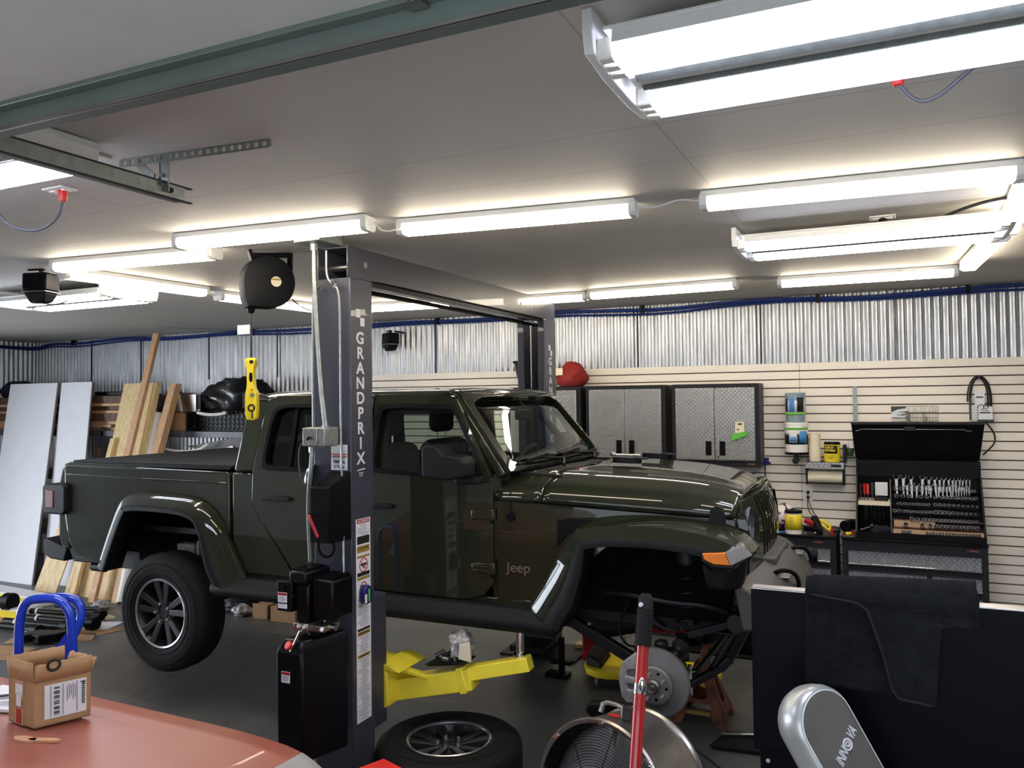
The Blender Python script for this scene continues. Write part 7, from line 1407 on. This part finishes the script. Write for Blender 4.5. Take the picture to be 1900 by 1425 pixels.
# ---------------------------------------------------------------- faded red car in the corner with a carton on it
car = thing('red_car', (-3.2, 1.0, 0), 'faded red car with grey primer at its corner, carrying the open carton', 'car')
def edge(x):   # far edge of the bonnet seen from the camera: y and z by x
    t_ = max(0, (x+2.75)/1.15); return 2.10-.01*t_-.10*max(0, t_-.55)**2*2, 1.0-.012*t_-.06*max(0, t_-.6)**2
def hoodf(u, v):
    x = -4.6+3.02*u; y1, z1 = edge(x); y = y1-1.5*v; return (x, y, z1+.03*math.sin(min(1, v*1.6)*math.pi/2)-.02*v)
def cap_(u, v):
    p = hoodf(u, v); k = max(0, (u-.93)/.07); return (p[0]-.0, p[1], p[2]-.05*k*k)
mk('bonnet', G().grid(cap_, 60, 20), 'hoodred', car, solid=.012, smooth=60)
mk('fender_side', G().grid(lambda u, v: (-4.6+3.0*u, edge(-4.6+3.0*u)[0]+.004+.03*math.sin(v*math.pi)*0-.02*v, edge(-4.6+3.0*u)[1]-.004-.62*v-(.05*max(0, (u-.93)/.07)**2)), 50, 8), 'hoodred', car, solid=.01)
mk('nose', G().grid(lambda u, v: (-1.585+.03*math.sin(u*3), edge(-1.6)[0]-1.4*u, .93-.6*v), 8, 6), 'primer', car, solid=.01)
mk('panel_gap', G().tube([(x, y, z) for x, y, z in [(cap_(u, .085+.0*u)[0], cap_(u, .085+.02*(u-.6))[1], cap_(u, .085)[2]+.0035) for u in [i/40 for i in range(24, 41)]]], .003, 5), 'dkprint', car)
mk('primer_patch', G().grid(lambda u, v: (cap_(.955+.04*u, .0+.10*v)[0], cap_(.955+.04*u, .0+.10*v)[1], cap_(.955+.04*u, .10*v)[2]+.0072), 8, 6), 'primer', car, solid=.001)
for (px, py, a1, a2, rz) in ((-2.555, 1.722, .045, .018, .1), (-2.49, 1.742, .055, .012, .35)):
    u_ = (px+4.6)/3.02; mk('filler_patch', G().prism([(px+a1*math.cos(k*math.pi/8)*math.cos(rz)-a2*math.sin(k*math.pi/8)*math.sin(rz), py+a1*math.cos(k*math.pi/8)*math.sin(rz)+a2*math.sin(k*math.pi/8)*math.cos(rz)) for k in range(16)], 'z', 1.016, 1.0235), 'bondo', car, smooth=0)
for x in (-3.9,): mk('wheel', G().cyl((x, 1.85, .32), (x, 2.03, .32), .32, n=40), 'rubber', car)
mk('underside', G().box(-4.5, -1.65, .65, 2.0, .35, .9), 'under', car)
# carton
bx = thing('open_carton', (-2.66, 1.9, 1.02), 'open brown carton with a shipping label standing on the red car', 'carton')
A = Vector((-2.600, 1.784, 1.022)); dxr = Vector((.068, .158, 0)); dxl = Vector((-.151, .013, 0))   # near corner and the two base edges
H = Vector((0, 0, .205)); Bv = A+dxr; Cv = A+dxl; Dv = A+dxr+dxl
def wall_(name, p, q, hh, th=.004, m='card', **kw):
    n = (q-p).cross(Vector((0, 0, 1))).normalized()*th; return mk(name, G().hexa([p, q, q-n, p-n], [p+Vector((0, 0, hh)), q+Vector((0, 0, hh)), q-n+Vector((0, 0, hh)), p-n+Vector((0, 0, hh))]), m, bx, **kw)
hz = .150
wall_('side', A, Bv, hz); wall_('side', Cv, A, hz); wall_('side', Bv, Dv, hz); wall_('side', Dv, Cv, hz); mk('bottom', G().hexa([A, Bv, Dv, Cv], [p+Vector((0, 0, .004)) for p in (A, Bv, Dv, Cv)]), 'card', bx)
def flap(p, q, out, h_, tear=0):
    up_ = Vector((0, 0, h_))+out; p = p+Vector((0, 0, hz)); q = q+Vector((0, 0, hz)); n = 14; g = G()
    lo_ = [p+(q-p)*i/n for i in range(n+1)]; hi_ = [l+up_*(1-(tear*random.random())) for l in lo_]; g.v = [tuple(v) for v in lo_+hi_]; g.f = [(i, i+1, n+2+i, n+1+i) for i in range(n)]
    return mk('flap', g, 'card', bx, solid=.004)
o1 = Vector((dxr.y, -dxr.x, 0)).normalized(); o2 = Vector((-.62, -.78, 0))
flap(A, Bv, o1*.012, .062, .06); flap(Cv, A, o2*.006, .068, .03); flap(Bv, Dv, -o2*.02, .05, .1); flap(Dv, Cv, -o1*.004, .07, .05)
def onface(p, d, n, u0, u1, z0, z1, m, name, off=.0015, par=None):
    d = d.normalized(); q = [p+d*u0+Vector((0, 0, z0)), p+d*u1+Vector((0, 0, z0)), p+d*u1+Vector((0, 0, z1)), p+d*u0+Vector((0, 0, z1))]; return quadp(name, *[v+n*off for v in q], m, par or bx, .0006)
L1 = dxr.length; sl_ = onface(A, dxr, o1, .03, L1-.014, .022, .135, 'label', 'shipping_label')
d1 = dxr.normalized()
for k in range(22):
    z = .032+.0043*k; 
    if k % 4 != 3: onface(A, dxr, o1, .058, .075, z, z+(.003 if k % 3 else .0016), 'dkprint', 'barcode', .003, sl_)
for k in range(10): z = .05+.007*k; onface(A, dxr, o1, .143, .153, z, z+.004, 'dkprint', 'barcode', .003, sl_)
for u_ in (.048, .085, .128, .160):
    if .03 < u_ < L1-.028: onface(A, dxr, o1, u_, u_+.0012, .028, .13, 'dkprint', 'label_rule', .003, sl_)
for k in range(5): onface(A, dxr, o1, .098+.006*k, .0995+.006*k, .07+.008*(k % 3), .12+.006*(k % 2), 'gcord', 'label_line', .003, sl_)
text('label_text', 'P', .020, A+d1*.146+o1*.003+Vector((0, 0, .122)), Vector((0, 0, -1)), d1, 'dkprint', sl_, .0006, .8, bold=.001)
o2n = Vector((dxl.y, -dxl.x, 0)).normalized()*-1
if o2n.y > 0: o2n = -o2n
d2 = dxl.normalized()
onface(A, dxl, o2n, .06, .11, .085, .148, 'tape', 'tape'); onface(A, dxl, o2n, .065, .105, .10, .135, 'label', 'side_label', .003); onface(A, dxl, o2n, .072, .10, .062, .105, 'label', 'side_label', .003)
onface(A, dxl, o2n, .06, .11, .0, .055, 'tape', 'tape'); onface(A, dxl, o2n, .072, .10, .004, .052, 'red', 'printed_mark', .003)
onface(A, dxr, o1, .0, L1, hz-.002, hz+.001, 'cardin', 'fold_line', .003); mk('printed_ring', G().torus(tuple(A+d1*.055+o1*.013+Vector((0, 0, hz+.052))), o1, .018, .005, 20, 5, ), 'dkprint', bx)
tag(mk('paper_pile', G().hexa([(-3.05, 1.78, 1.02), (-2.78, 1.86, 1.02), (-2.84, 2.04, 1.02), (-3.1, 2.0, 1.02)], [(-3.05, 1.78, 1.03), (-2.78, 1.86, 1.03), (-2.84, 2.04, 1.03), (-3.1, 2.0, 1.03)]).hexa([(-3.0, 1.8, 1.03), (-2.82, 1.9, 1.03), (-2.9, 2.0, 1.03), (-3.05, 1.95, 1.03)], [(-3.0, 1.8, 1.036), (-2.82, 1.9, 1.05), (-2.9, 2.0, 1.04), (-3.05, 1.95, 1.036)]), 'label', smooth=0), 'white papers lying on the red car beside the carton', 'papers')
tag(mk('dark_strip', G().bar((-2.98, 1.86, 1.045), (-2.86, 1.93, 1.055), .02, .004), 'dkprint'), 'dark printed slip on the white papers', 'slip')
# hand truck
ht = thing('hand_truck', (-3.6, 2.55, 0), 'blue tubular hand truck standing behind the carton on the red car', 'hand truck')
lp = [(-3.835, 2.55, .1), (-3.833, 2.55, .9), (-3.828, 2.552, 1.08), (-3.80, 2.565, 1.155), (-3.72, 2.60, 1.165), (-3.65, 2.632, 1.16), (-3.605, 2.655, 1.10), (-3.60, 2.66, 1.02), (-3.595, 2.664, .85), (-3.595, 2.664, .1)]
mk('handle_loop', G().tube(bez(lp, 3), .0215, 14), 'hblue', ht, smooth=60)
lp2 = [(-3.90, 2.735, 1.12), (-3.80, 2.78, 1.125), (-3.75, 2.81, 1.10), (-3.733, 2.815, 1.03), (-3.745, 2.80, .97), (-3.79, 2.77, .87), (-3.79, 2.77, .1)]
mk('rear_loop', G().tube(bez(lp2, 3), .0215, 12), 'hblue', ht, smooth=60)
mk('gusset', G().hexa([(-3.72, 2.60, .86), (-3.60, 2.655, .86), (-3.60, 2.66, .86), (-3.72, 2.605, .86)], [(-3.62, 2.645, 1.0), (-3.60, 2.655, 1.0), (-3.60, 2.66, 1.0), (-3.62, 2.65, 1.0)]), 'hblue', ht)
for s in (-1, 1): mk('wheel', G().cyl((-3.7+s*.2-.03, 2.85, .13), (-3.7+s*.2+.03, 2.85, .13), .13, n=28), 'rubber', ht)
mk('toe_plate', G().box(-3.9, -3.5, 2.35, 2.56, .0, .008), 'hblue', ht); mk('cross_bar', G().tube([(-3.835, 2.55, .5), (-3.595, 2.664, .5)], .015, 8).tube([(-3.835, 2.55, .12), (-3.595, 2.664, .12)], .015, 8), 'hblue', ht)
for o in bpy.data.objects:
    if '_at' in o: del o['_at']
